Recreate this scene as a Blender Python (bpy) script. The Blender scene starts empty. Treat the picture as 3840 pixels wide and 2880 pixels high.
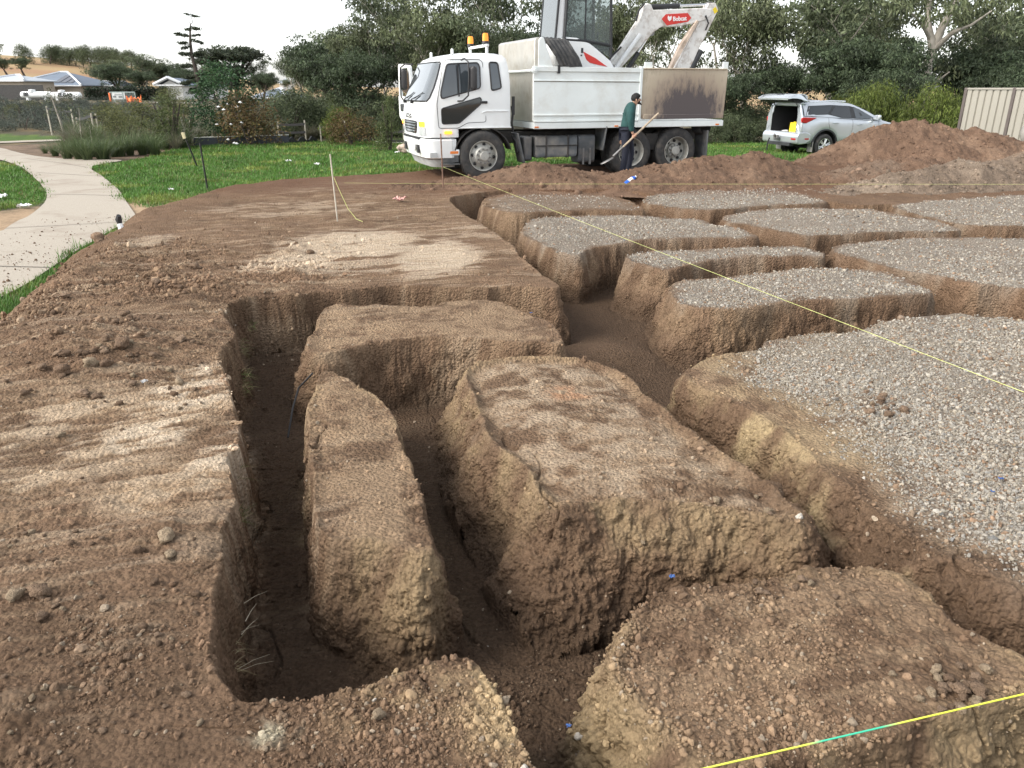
import bpy, bmesh, math, random
import numpy as np
from mathutils import Vector, Matrix, Euler
R = math.radians
C = bpy.context.scene.collection
scene = bpy.context.scene

# ------------------------------------------------------------------ camera
F = 2886.0; PITCH = R(21.0); H = 1.75
CP, SP = math.cos(PITCH), math.sin(PITCH)
def ray(u, v):
    a = (u-1920.0)/F; b = (1440.0-v)/F
    return (a, CP+b*SP, -SP+b*CP)
def gp(u, v, z=0.0):
    d = ray(u, v); t = (z-H)/d[2]
    return (t*d[0], t*d[1])
def at(u, v, Y):
    d = ray(u, v); t = Y/d[1]
    return (t*d[0], Y, H+t*d[2])
cam = bpy.data.cameras.new('camera'); cam.sensor_width = 36.0; cam.lens = 36.0*F/3840.0
cam.clip_start = 0.05; cam.clip_end = 3000
camo = bpy.data.objects.new('camera', cam); C.objects.link(camo)
camo.location = (0, 0, H); camo.rotation_euler = (R(90)-PITCH, 0, 0)
scene.camera = camo
scene.view_settings.view_transform = 'Standard'; scene.view_settings.look = 'None'
scene.view_settings.gamma = 1.0; scene.view_settings.exposure = EXPOSURE = 1.3
scene.render.engine = 'CYCLES'
scene.cycles.max_bounces = 6; scene.cycles.transparent_max_bounces = 8
# ------------------------------------------------------------------ daylight
SUN_EL, SUN_AZ = R(38), R(-112)        # azimuth measured from +Y towards +X
w = bpy.data.worlds.new('World'); scene.world = w; w.use_nodes = True
nt = w.node_tree; nt.nodes.clear()
sky = nt.nodes.new('ShaderNodeTexSky'); sky.sky_type = 'NISHITA'; sky.sun_disc = False
sky.sun_elevation = SUN_EL; sky.sun_rotation = SUN_AZ
sky.air_density = 1.0; sky.dust_density = 1.5; sky.ozone_density = 1.0
hs = nt.nodes.new('ShaderNodeHueSaturation'); hs.inputs['Saturation'].default_value = 0.22
bg = nt.nodes.new('ShaderNodeBackground'); bg.inputs['Strength'].default_value = 0.15
wo = nt.nodes.new('ShaderNodeOutputWorld')
nt.links.new(sky.outputs[0], hs.inputs['Color']); nt.links.new(hs.outputs[0], bg.inputs['Color'])
nt.links.new(bg.outputs[0], wo.inputs['Surface'])
sl = bpy.data.lights.new('sun', 'SUN'); sl.energy = 1.4; sl.angle = R(30); sl.color = (1.0, 0.915, 0.80)
so = bpy.data.objects.new('sun', sl); C.objects.link(so)
sd = Vector((math.sin(SUN_AZ)*math.cos(SUN_EL), math.cos(SUN_AZ)*math.cos(SUN_EL), math.sin(SUN_EL)))
so.rotation_euler = sd.to_track_quat('Z', 'Y').to_euler()

# ------------------------------------------------------------------ materials
def s2l(c):
    return tuple(((x/12.92) if x <= 0.04045 else ((x+0.055)/1.055)**2.4) for x in c)
def newmat(name):
    m = bpy.data.materials.new(name); m.use_nodes = True
    t = m.node_tree; b = t.nodes['Principled BSDF']
    return m, t, b
def mat(name, col, rough=0.6, metal=0.0, var=0.12, scale=6.0, bump=0.0, bscale=40.0, emit=None, estr=0.0, spec=0.5, dirt=None, dirt_amt=0.0, dirt_scale=3.0, coat=0.0):
    """plain surface with noise mottling, optional dirt blotches and bump"""
    m, t, b = newmat(name); N = t.nodes; L = t.links
    tc = N.new('ShaderNodeTexCoord')
    nz = N.new('ShaderNodeTexNoise'); nz.inputs['Scale'].default_value = scale; nz.inputs['Detail'].default_value = 5
    L.new(tc.outputs['Object'], nz.inputs['Vector'])
    mr = N.new('ShaderNodeMapRange'); mr.inputs['To Min'].default_value = 1-var; mr.inputs['To Max'].default_value = 1+var
    mr.inputs['From Min'].default_value = .3; mr.inputs['From Max'].default_value = .7
    L.new(nz.outputs['Fac'], mr.inputs['Value'])
    mx = N.new('ShaderNodeMix'); mx.data_type = 'RGBA'; mx.blend_type = 'MULTIPLY'; mx.inputs['Factor'].default_value = 1
    mx.inputs['A'].default_value = (*col, 1); L.new(mr.outputs[0], mx.inputs['B'])
    out = mx.outputs['Result']
    if dirt:
        n2 = N.new('ShaderNodeTexNoise'); n2.inputs['Scale'].default_value = dirt_scale; n2.inputs['Detail'].default_value = 8; n2.inputs['Roughness'].default_value = .65
        L.new(tc.outputs['Object'], n2.inputs['Vector'])
        m2 = N.new('ShaderNodeMapRange'); m2.inputs['From Min'].default_value = .48; m2.inputs['From Max'].default_value = .72; m2.inputs['To Max'].default_value = dirt_amt
        L.new(n2.outputs['Fac'], m2.inputs['Value'])
        m3 = N.new('ShaderNodeMix'); m3.data_type = 'RGBA'; L.new(m2.outputs[0], m3.inputs['Factor']); L.new(out, m3.inputs['A']); m3.inputs['B'].default_value = (*dirt, 1)
        out = m3.outputs['Result']
    L.new(out, b.inputs['Base Color'])
    b.inputs['Roughness'].default_value = rough; b.inputs['Metallic'].default_value = metal
    b.inputs['Specular IOR Level'].default_value = spec; b.inputs['Coat Weight'].default_value = coat
    if bump:
        n3 = N.new('ShaderNodeTexNoise'); n3.inputs['Scale'].default_value = bscale; n3.inputs['Detail'].default_value = 6
        L.new(tc.outputs['Object'], n3.inputs['Vector'])
        bp = N.new('ShaderNodeBump'); bp.inputs['Strength'].default_value = bump; bp.inputs['Distance'].default_value = .01
        L.new(n3.outputs['Fac'], bp.inputs['Height']); L.new(bp.outputs[0], b.inputs['Normal'])
    if emit:
        b.inputs['Emission Color'].default_value = (*emit, 1); b.inputs['Emission Strength'].default_value = estr
    return m
def attrmat(name, rough=0.95, bump=0.5, bscale=120, translucent=0.0, var=.25, vscale=60, spec=.2, vor=0, bdist=.02):
    """colour comes from the mesh attribute Col (soil kinds, leaf tints), broken up by fine noise"""
    m, t, b = newmat(name); N = t.nodes; L = t.links
    at_ = N.new('ShaderNodeAttribute'); at_.attribute_name = 'Col'
    tc = N.new('ShaderNodeTexCoord')
    nz = N.new('ShaderNodeTexNoise'); nz.inputs['Scale'].default_value = vscale; nz.inputs['Detail'].default_value = 6; nz.inputs['Roughness'].default_value = .7
    L.new(tc.outputs['Object'], nz.inputs['Vector'])
    mr = N.new('ShaderNodeMapRange'); mr.inputs['To Min'].default_value = 1-var; mr.inputs['To Max'].default_value = 1+var
    mr.inputs['From Min'].default_value = .3; mr.inputs['From Max'].default_value = .7
    L.new(nz.outputs['Fac'], mr.inputs['Value'])
    mx = N.new('ShaderNodeMix'); mx.data_type = 'RGBA'; mx.blend_type = 'MULTIPLY'; mx.inputs['Factor'].default_value = 1
    L.new(at_.outputs['Color'], mx.inputs['A']); L.new(mr.outputs[0], mx.inputs['B'])
    L.new(mx.outputs['Result'], b.inputs['Base Color'])
    b.inputs['Roughness'].default_value = rough; b.inputs['Specular IOR Level'].default_value = spec
    if bump:
        n3 = N.new('ShaderNodeTexNoise'); n3.inputs['Scale'].default_value = bscale; n3.inputs['Detail'].default_value = 8; n3.inputs['Roughness'].default_value = .75
        L.new(tc.outputs['Object'], n3.inputs['Vector'])
        bp = N.new('ShaderNodeBump'); bp.inputs['Strength'].default_value = bump; bp.inputs['Distance'].default_value = bdist
        hsrc = n3.outputs['Fac']
        if vor:
            vo = N.new('ShaderNodeTexVoronoi'); vo.inputs['Scale'].default_value = vor; vo.inputs['Randomness'].default_value = 1
            L.new(tc.outputs['Object'], vo.inputs['Vector'])
            ad = N.new('ShaderNodeMath'); ad.operation = 'SUBTRACT'; L.new(n3.outputs['Fac'], ad.inputs[0]); L.new(vo.outputs['Distance'], ad.inputs[1]); hsrc = ad.outputs[0]
        L.new(hsrc, bp.inputs['Height']); L.new(bp.outputs[0], b.inputs['Normal'])
    if translucent:
        tr = N.new('ShaderNodeBsdfTranslucent'); L.new(mx.outputs['Result'], tr.inputs['Color'])
        ms = N.new('ShaderNodeMixShader'); ms.inputs[0].default_value = translucent
        L.new(b.outputs[0], ms.inputs[1]); L.new(tr.outputs[0], ms.inputs[2]); L.new(ms.outputs[0], t.nodes['Material Output'].inputs['Surface'])
    return m

# ------------------------------------------------------------------ object helpers
def tag(o, label=None, cat=None, group=None, kind=None):
    if label: o['label'] = label
    if cat: o['category'] = cat
    if group: o['group'] = group
    if kind: o['kind'] = kind
    return o
def empty(name, loc=(0,0,0), rz=0.0, label=None, cat=None, group=None):
    o = bpy.data.objects.new(name, None); C.objects.link(o); o.location = loc; o.rotation_euler = (0,0,rz)
    o.empty_display_size = .1
    return tag(o, label, cat, group)
def link(name, me, m=None, parent=None, loc=(0,0,0), rot=(0,0,0)):
    o = bpy.data.objects.new(name, me); C.objects.link(o)
    if m is not None:
        for mm in (m if isinstance(m, (list, tuple)) else [m]): me.materials.append(mm)
    if parent: o.parent = parent
    o.location = loc; o.rotation_euler = rot
    return o
def npmesh(name, V, faces, smooth=True, col=None):
    """V (n,3); faces (m,k) int array of one face size, or list of such arrays"""
    me = bpy.data.meshes.new(name)
    fl = faces if isinstance(faces, list) else [faces]
    V = np.ascontiguousarray(V, dtype=np.float32)
    idx = np.concatenate([f.ravel() for f in fl]).astype(np.int32)
    tot = np.concatenate([np.full(len(f), f.shape[1], np.int32) for f in fl])
    st = np.zeros(len(tot), np.int32); st[1:] = np.cumsum(tot)[:-1]
    me.vertices.add(len(V)); me.vertices.foreach_set('co', V.ravel())
    me.loops.add(len(idx)); me.loops.foreach_set('vertex_index', idx)
    me.polygons.add(len(tot)); me.polygons.foreach_set('loop_start', st); me.polygons.foreach_set('loop_total', tot)
    me.update(calc_edges=True)
    me.polygons.foreach_set('use_smooth', np.full(len(tot), smooth, bool))
    if col is not None:
        ca = me.color_attributes.new('Col', 'FLOAT_COLOR', 'POINT')
        c4 = np.ones((len(V), 4), np.float32); c4[:, :3] = col
        ca.data.foreach_set('color', c4.ravel())
    return me
def copy_tree(o, parent=None):
    c = o.copy(); C.objects.link(c)
    if parent is not None: c.parent = parent
    for ch in [x for x in o.children]: copy_tree(ch, c)
    return c

# ------------------------------------------------------------------ numpy noise
def _h(ix, iy, iz, seed):
    h = (ix.astype(np.int64)*374761393 + iy.astype(np.int64)*668265263 + iz.astype(np.int64)*2147483647 + seed*974634777) & 0xFFFFFFFF
    h = ((h ^ (h >> 13)) * 1274126177) & 0xFFFFFFFF
    h = ((h ^ (h >> 16)) * 2246822519) & 0xFFFFFFFF
    return ((h ^ (h >> 13)) & 0xFFFF).astype(np.float32)/65535.0
def vn(x, y, z, f, seed=0):
    """value noise in -1..1"""
    x = x*f; y = y*f; z = z*f
    ix = np.floor(x); iy = np.floor(y); iz = np.floor(z)
    fx = (x-ix).astype(np.float32); fy = (y-iy).astype(np.float32); fz = (z-iz).astype(np.float32)
    fx = fx*fx*(3-2*fx); fy = fy*fy*(3-2*fy); fz = fz*fz*(3-2*fz)
    ix = ix.astype(np.int64); iy = iy.astype(np.int64); iz = iz.astype(np.int64)
    def pl(k):
        a = _h(ix, iy, iz+k, seed); b = _h(ix+1, iy, iz+k, seed); c = _h(ix, iy+1, iz+k, seed); d = _h(ix+1, iy+1, iz+k, seed)
        e = a+(b-a)*fx; g = c+(d-c)*fx
        return e+(g-e)*fy
    p = pl(0); q = pl(1)
    return (p+(q-p)*fz)*2-1
def vn2(x, y, f, seed=0):
    x = x*f; y = y*f
    ix = np.floor(x); iy = np.floor(y)
    fx = (x-ix).astype(np.float32); fy = (y-iy).astype(np.float32)
    fx = fx*fx*(3-2*fx); fy = fy*fy*(3-2*fy)
    ix = ix.astype(np.int64); iy = iy.astype(np.int64); iz = np.zeros_like(ix)
    a = _h(ix, iy, iz, seed); b = _h(ix+1, iy, iz, seed); c = _h(ix, iy+1, iz, seed); d = _h(ix+1, iy+1, iz, seed)
    e = a+(b-a)*fx; g = c+(d-c)*fx
    return (e+(g-e)*fy)*2-1
def fbm2(x, y, f, seed=0, octv=4, gain=.5):
    s = 0; a = 1; n = 0
    for k in range(octv):
        s = s + a*vn2(x+k*13.7, y-k*7.3, f*(2.03**k), seed+k*17); n += a; a *= gain
    return s/n
def sstep(a, b, x):
    t = np.clip((x-a)/(b-a), 0, 1); return t*t*(3-2*t)
def chaikin(P, n=1):
    P = np.asarray(P, float)
    for _ in range(n):
        Q = np.roll(P, -1, 0); A = .75*P+.25*Q; B = .25*P+.75*Q
        P = np.empty((2*len(A), 2)); P[0::2] = A; P[1::2] = B
    return P
def sdf_poly(X, Y, P):
    """signed distance, positive inside"""
    d2 = np.full(X.shape, 1e9, np.float32); ins = np.zeros(X.shape, bool)
    n = len(P)
    for i in range(n):
        ax, ay = P[i]; bx, by = P[(i+1) % n]
        ex, ey = bx-ax, by-ay; L2 = ex*ex+ey*ey
        if L2 < 1e-12: continue
        t = np.clip(((X-ax)*ex+(Y-ay)*ey)/L2, 0, 1)
        dx = X-ax-t*ex; dy = Y-ay-t*ey
        np.minimum(d2, dx*dx+dy*dy, out=d2)
        if ay != by:
            cr = ((ay > Y) != (by > Y)) & (X < (bx-ax)*(Y-ay)/(by-ay)+ax)
            ins ^= cr
    d = np.sqrt(d2)
    return np.where(ins, d, -d)
# ------------------------------------------------------------------ the excavated building pad
Z0 = 0.0
BLK = {
 'A': [(1235,1142),(1350,1139),(1452,1139),(1530,1142),(1633,1139),(1681,1127),(1802,1121),(1880,1127),(1928,1151),(2025,1187),(2085,1217),(2127,1280),(2100,1295),(2025,1282),(1946,1288),(1844,1272),(1723,1262),(1603,1262),(1542,1270),(1422,1281),(1337,1298),(1223,1325),(1150,1320),(1150,1270),(1181,1223),(1199,1163)],
 'B': [(1196,1388),(1280,1398),(1337,1432),(1386,1466),(1422,1475),(1464,1523),(1500,1595),(1530,1692),(1567,1782),(1591,1873),(1615,1975),(1650,2040),(1610,2090),(1542,2075),(1422,2035),(1301,2030),(1190,2030),(1163,1903),(1157,1782),(1151,1662),(1139,1589),(1133,1529),(1175,1475)],
 'C': [(1717,1390),(1784,1354),(1874,1336),(2025,1333),(2115,1336),(2220,1345),(2310,1375),(2370,1420),(2440,1490),(2560,1590),(2700,1680),(2830,1760),(2930,1830),(3000,1900),(3030,1960),(2960,1945),(2900,1915),(2750,1890),(2600,1880),(2450,1875),(2300,1870),(2200,1885),(2100,1890),(2010,1850),(1990,1790),(1935,1720),(1830,1640),(1800,1560),(1770,1480)],
 'D': [(2462,2207),(2409,2237),(2368,2278),(2356,2314),(2326,2349),(2309,2402),(2282,2467),(2276,2526),(2290,2560),(2330,2620),(2400,2680),(2470,2760),(2530,2900),(2900,2890),(3318,2790),(3745,2646),(4300,2420),(4150,2600),(3840,2461),(3709,2383),(3602,2333),(3517,2269),(3489,2219),(3396,2162),(3318,2120),(3240,2105),(3168,2102),(3060,2115),(2950,2140),(2800,2165),(2640,2195),(2560,2190)],
 'E': [(2585,1368),(2680,1330),(2760,1318),(2830,1305),(2875,1272),(2960,1258),(3090,1246),(3223,1246),(3290,1212),(3380,1190),(3460,1183),(3594,1175),(3840,1205),(4400,1270),(5200,1800),(4800,2300),(4100,2330),(3840,2212),(3709,2155),(3610,2098),(3510,2077),(3425,2013),(3339,1963),(3254,1899),(3183,1835),(3119,1785),(3069,1743),(3015,1672),(2941,1620),(2867,1583),(2793,1531),(2719,1501),(2615,1457),(2556,1398)],
 'F': [(2504,1072),(2540,1052),(2586,1042),(2734,1034),(2830,1024),(2927,1016),(3016,1005),(3164,1005),(3275,1012),(3386,1034),(3460,1072),(3501,1090),(3510,1108),(3460,1112),(3312,1114),(3164,1122),(2941,1133),(2793,1155),(2660,1156),(2571,1142),(2519,1118)],
 'G': [(2333,949),(2422,938),(2600,934),(2867,923),(3016,923),(3090,946),(3105,958),(3075,966),(2941,966),(2793,966),(2645,977),(2511,1008),(2452,1000),(2385,985),(2341,966)],
 'H': [(3112,938),(3119,916),(3297,901),(3386,890),(3609,886),(3840,890),(4500,905),(4700,1130),(3900,1100),(3794,1074),(3646,1066),(3535,1036),(3386,1014),(3238,977),(3127,955)],
 'I': [(1989,819),(2055,813),(2200,803),(2300,801),(2385,805),(2534,816),(2630,819),(2675,842),(2778,853),(2838,879),(2850,890),(2830,897),(2645,892),(2459,899),(2333,912),(2200,926),(2187,960),(2115,950),(1995,905),(1946,873),(1964,843)],
 'J': [(2697,834),(2712,805),(2867,782),(3016,776),(3201,776),(3312,786),(3386,805),(3497,819),(3594,849),(3610,862),(3572,870),(3386,866),(3164,877),(3016,888),(2941,873),(2830,851)],
 'K': [(1820,738),(1904,729),(2025,723),(2200,725),(2274,727),(2348,745),(2408,775),(2430,790),(2348,788),(2200,787),(2055,795),(1930,803),(1870,790),(1796,771),(1808,747)],
 'L': [(2400,753),(2422,731),(2571,712),(2793,700),(2904,700),(3001,723),(3075,745),(3112,758),(3016,766),(2867,769),(2704,790),(2571,782),(2497,773),(2437,766)],
 'M': [(3342,775),(3357,764),(3497,753),(3683,738),(3840,730),(4500,720),(4600,860),(3840,852),(3683,848),(3586,836),(3497,818),(3401,792)],
 'N': [(2250,3400),(2060,2960),(2025,2869),(1978,2774),(1901,2639),(1842,2520),(1790,2452),(1771,2444),(1632,2456),(1510,2491),(1389,2543),(1300,2560),(1252,2582),(1166,2603),(1024,2617),(946,2614),(875,2603),(861,2546),(818,2482),(804,2411),(811,2340),(804,2269),(818,2198),(853,2127),(846,2027),(839,1977),(896,1906),(903,1842),(896,1778),(868,1721),(922,1664),(892,1544),(868,1441),(844,1381),(838,1345),(904,1279),(880,1236),(845,1180),(870,1140),(940,1122),(1030,1116),(1115,1110),(1181,1098),(1259,1096),(1362,1084),(1482,1072),(1603,1078),(1784,1084),(1892,1072),(2010,1078),(2100,1085),(2108,1072),(2049,1036),(1989,982),(1922,910),(1844,855),(1778,819),(1729,789),(1700,760),(1690,742),(1720,735),(1850,716),(2030,709),(2330,711),(2400,722),(2440,728),(2600,722),(3000,736),(3060,744),(3200,768),(3340,768),(3400,765),(3600,752),(3840,742),(4600,730),(4600,540),(2700,540),(-1500,560),(-2500,900),(-6000,3400)],
}
BP = {k: chaikin([gp(*p) for p in v], 2 if k in 'ABC' else 1) for k, v in BLK.items()}
CREST = [(-2600,3400),(-300,1420),(0,1290),(100,1210),(200,1130),(300,1050),(380,985),(434,923),(480,863),(524,832),(560,808),(603,778),(681,760),(753,736),(830,712),(930,694),(1050,678),(1200,666),(1400,655),(1560,643),(1700,630),(2000,618),(2700,600),(3300,600),(3900,590),(4600,600),(6500,1000),(9000,2600),(6000,6000),(-2600,6000)]
CP_ = chaikin([gp(*p) for p in CREST], 2)

gx = np.arange(-9, 17, .03, dtype=np.float32); gy = np.arange(.4, 24, .03, dtype=np.float32)
GX, GY = np.meshgrid(gx, gy)
S = np.full(GX.shape, -1.0, np.float32)
SB = {}
for k, P in BP.items():
    x0, y0 = P.min(0)-1.0; x1, y1 = P.max(0)+1.0
    i0, i1 = np.searchsorted(gx, [x0, x1]); j0, j1 = np.searchsorted(gy, [y0, y1])
    sub = sdf_poly(GX[j0:j1, i0:i1], GY[j0:j1, i0:i1], P)
    S[j0:j1, i0:i1] = np.maximum(S[j0:j1, i0:i1], sub); 
    full = np.full(GX.shape, -1.0, np.float32); full[j0:j1, i0:i1] = np.maximum(sub, -1); SB[k] = full
SC = sdf_poly(GX, GY, CP_)
def blur(A, n):
    for _ in range(n):
        A = (A+np.roll(A,1,0)+np.roll(A,-1,0))/3; A = (A+np.roll(A,1,1)+np.roll(A,-1,1))/3
    return A
S = blur(S, 1)
def samp(A, x, y):
    fx = np.clip((x-gx[0])/.03, 0, len(gx)-1.001); fy = np.clip((y-gy[0])/.03, 0, len(gy)-1.001)
    ix = fx.astype(int); iy = fy.astype(int); fx = fx-ix; fy = fy-iy
    return (A[iy,ix]*(1-fx)+A[iy,ix+1]*fx)*(1-fy)+(A[iy+1,ix]*(1-fx)+A[iy+1,ix+1]*fx)*fy

# soil colours (linear albedo)
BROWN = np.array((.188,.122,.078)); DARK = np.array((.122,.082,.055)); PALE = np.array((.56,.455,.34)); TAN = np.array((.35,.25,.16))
GRAV = np.array((.285,.258,.218)); OCH = np.array((.41,.31,.18)); RUST = np.array((.30,.13,.055)); RED = np.array((.135,.076,.048)); CREAM = np.array((.50,.45,.33))

def lawn_z(x, y):
    """natural ground level round the pad"""
    x = np.asarray(x, float); y = np.asarray(y, float)
    kf = sstep(-6.5, -2.0, x)*sstep(30, 20, y)*sstep(9.5, 6.5, x-0.15*(y-14))
    kn = sstep(-.2, .5, samp(SC, np.clip(x, -8.9, 16.9), np.clip(y, .5, 23.9)))
    f = sstep(11, 15, y); k = kf*f+np.where(x > 0, kf, kn*kf**.3)*(1-f)
    z = -.42+.40*k
    z = z + .05*fbm2(x, y, .25, 5, 3)*sstep(4, 12, y)
    return z

def soil_cols(x, y, z, s, sc):
    """returns colour array and masks for points on the pad"""
    n1 = fbm2(x, y, 1.1, 31, 4); n2 = fbm2(x, y, 5.0, 37, 4); n3 = fbm2(x, y, 14.0, 41, 3)
    col = BROWN[None]*(1+.22*n1+.22*n2+.15*n3)[:, None]
    def mixc(col, c, m): m = np.clip(m, 0, 1)[:, None]; return col*(1-m)+c[None]*m
    def ell(u, v, ru, rv, zz=0):
        cx, cy = gp(u, v, zz); ex = gp(u+ru, v, zz)[0]-cx; ey = abs(gp(u, v-rv, zz)[1]-gp(u, v+rv, zz)[1])/2
        return 1-np.sqrt(((x-cx)/ex)**2+((y-cy)/ey)**2)
    # rotated coordinates along the trench grid
    ca, sa = math.cos(R(17.5)), math.sin(R(17.5))
    xr = x*ca+y*sa; yr = -x*sa+y*ca
    # scraped pale clay, streaked by the bucket
    st = fbm2(xr*.9, yr*5.0, 1.3, 51, 4, .6); st2 = fbm2(xr*1.2, yr*9, 2.6, 57, 3, .6)
    back = sstep(.0, .25, ell(1250, 900, 900, 330))
    pale = np.zeros_like(x)
    for (u, v, ru, rv, g) in [(1340,915,330,70,1.0),(1090,985,260,60,.9),(1640,960,210,95,1.0),(1300,1010,420,45,.55),(560,905,130,38,.5),(1050,780,420,45,.35),(1750,870,180,60,.35),(1350,700,500,40,.35)]:
        pale = np.maximum(pale, g*sstep(-.15, .6, ell(u, v, ru, rv)))
    pm = back*sstep(.0, .34, st*.75+st2*.55+pale*.75-.13)
    col = mixc(col, PALE*.95, pm*(.35+.65*pale))
    col = mixc(col, TAN, back*.45*sstep(-.15, .35, st2+.2*st))
    # left foreground strip scraped to tan / pale
    lft = np.zeros_like(x)
    for (u, v, ru, rv, g) in [(250,1650,520,230,1.0),(700,1500,240,160,1.0),(640,1830,300,140,.9),(60,1800,350,130,.7)]:
        lft = np.maximum(lft, g*sstep(-.1, .5, ell(u, v, ru, rv)))
    sl1 = fbm2(x*2.0+y*1.4, (y-.45*x)*6.5, 1.6, 61, 4, .6)
    col = mixc(col, TAN*1.15, lft*sstep(-.45, .25, sl1+n1*.4))
    lp = sstep(-.1, .5, ell(760, 1450, 180, 90))+sstep(-.1,.5, ell(560,1640,170,70))*.8+sstep(-.1,.6, ell(840,1700,120,110))*.8
    col = mixc(col, PALE*1.05, np.clip(lp+.45*lft, 0, 1)*sstep(-.15, .35, sl1+.4*n3+.05))
    col = mixc(col, RUST, .7*sstep(-.2, .5, ell(800, 1440, 90, 45))*sstep(-.1, .4, n2))
    # pale crumbly patches by the near corner
    col = mixc(col, CREAM, sstep(-.2, .7, ell(1010, 2740, 130, 75))*sstep(-.3, .4, n3+n2)*.8)
    # D1 yellow edge
    d1 = sstep(.28, .02, s)*sstep(-.3, .2, ell(1800, 2700, 500, 330))
    col = mixc(col, OCH*1.15, d1*sstep(-.45, .3, n2+.5*n3)*.75)
    # block tops: dry tan crust
    tb = np.zeros_like(x)
    for k in 'BCA': tb = np.maximum(tb, sstep(-.05, .1, samp(SB[k], x, y)))
    tb = np.maximum(tb, .6*sstep(-.05, .1, samp(SB['D'], x, y)))
    col = mixc(col, TAN*.98, tb*.72*sstep(-.5, .3, n2+.6*n3))
    c_in = sstep(.0, .15, samp(SB['C'], x, y))
    col = mixc(col, PALE*.85, c_in*.5*sstep(-.2, .5, st2*.35+n2*.55+n3*.5+.08))
    col = mixc(col, RUST*1.3, .5*sstep(-.2,.6, ell(2130,1475,110,38))*sstep(-.3,.3,n3))
    d_in = sstep(.05, .2, samp(SB['D'], x, y))
    col = mixc(col, TAN*1.0, d_in*.5*sstep(0, .4, st2+n3*.4))
    # ochre clay along the broken edges
    band = sstep(-.24, -.06, s)*sstep(.10, -.03, s)
    rim = np.zeros_like(x)
    for k, g in (('B',.7),('C',.65),('D',.8),('E',1.25),('F',.35),('I',.35)): rim = np.maximum(rim, g*sstep(-.3, -.15, samp(SB[k], x, y)))
    near = sstep(9, 4, y)
    col = mixc(col, OCH, band*rim*near*sstep(-.12, .38, n1*.5+n2*.7+.08)*.85)
    col = mixc(col, TAN*.9, band*sstep(-.1, .5, n2)*.6*sstep(4, 9, y))
    e_in = sstep(-.02, .12, samp(SB['E'], x, y)); col = mixc(col, TAN*.95, e_in*.75*sstep(-.5, .2, n2+.4*n3)); col = mixc(col, OCH, e_in*.5*sstep(.0, .5, n1+.3*n2))
    # gravel
    g = np.zeros_like(x)
    for k in 'FGHIJLM': g = np.maximum(g, sstep(-.04, .16, samp(SB[k], x, y)+.10*n2))
    g = np.maximum(g, .45*sstep(.02, .3, samp(SB['K'], x, y)+.1*n2))
    eg = sdf_poly(x, y, np.array([gp(*p) for p in [(2830,1290),(2900,1346),(2860,1413),(3010,1470),(3238,1487),(3200,1560),(3330,1640),(3420,1730),(3430,1920),(3638,2041),(3745,2098),(3860,2169),(5000,2500),(5400,1700),(4400,1250),(3840,1195),(3594,1168),(3460,1175),(3223,1240)]]))
    g = np.maximum(g, sstep(-.30, .22, eg+.18*n1+.16*n2))
    col = mixc(col, GRAV*1.0, g*(.74+.2*n3+.2*n2))
    # red topsoil further back and beyond the blocks
    col = mixc(col, RED*1.15, sstep(13.2, 15, y+.6*n1)*.8)
    # trench bottoms: moist earth, coloured darker still to paint in deep shade
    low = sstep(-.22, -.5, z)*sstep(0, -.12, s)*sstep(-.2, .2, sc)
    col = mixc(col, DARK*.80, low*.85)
    return np.clip(col, .01, .9), g, np.clip(pm+lft, 0, 1)

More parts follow.
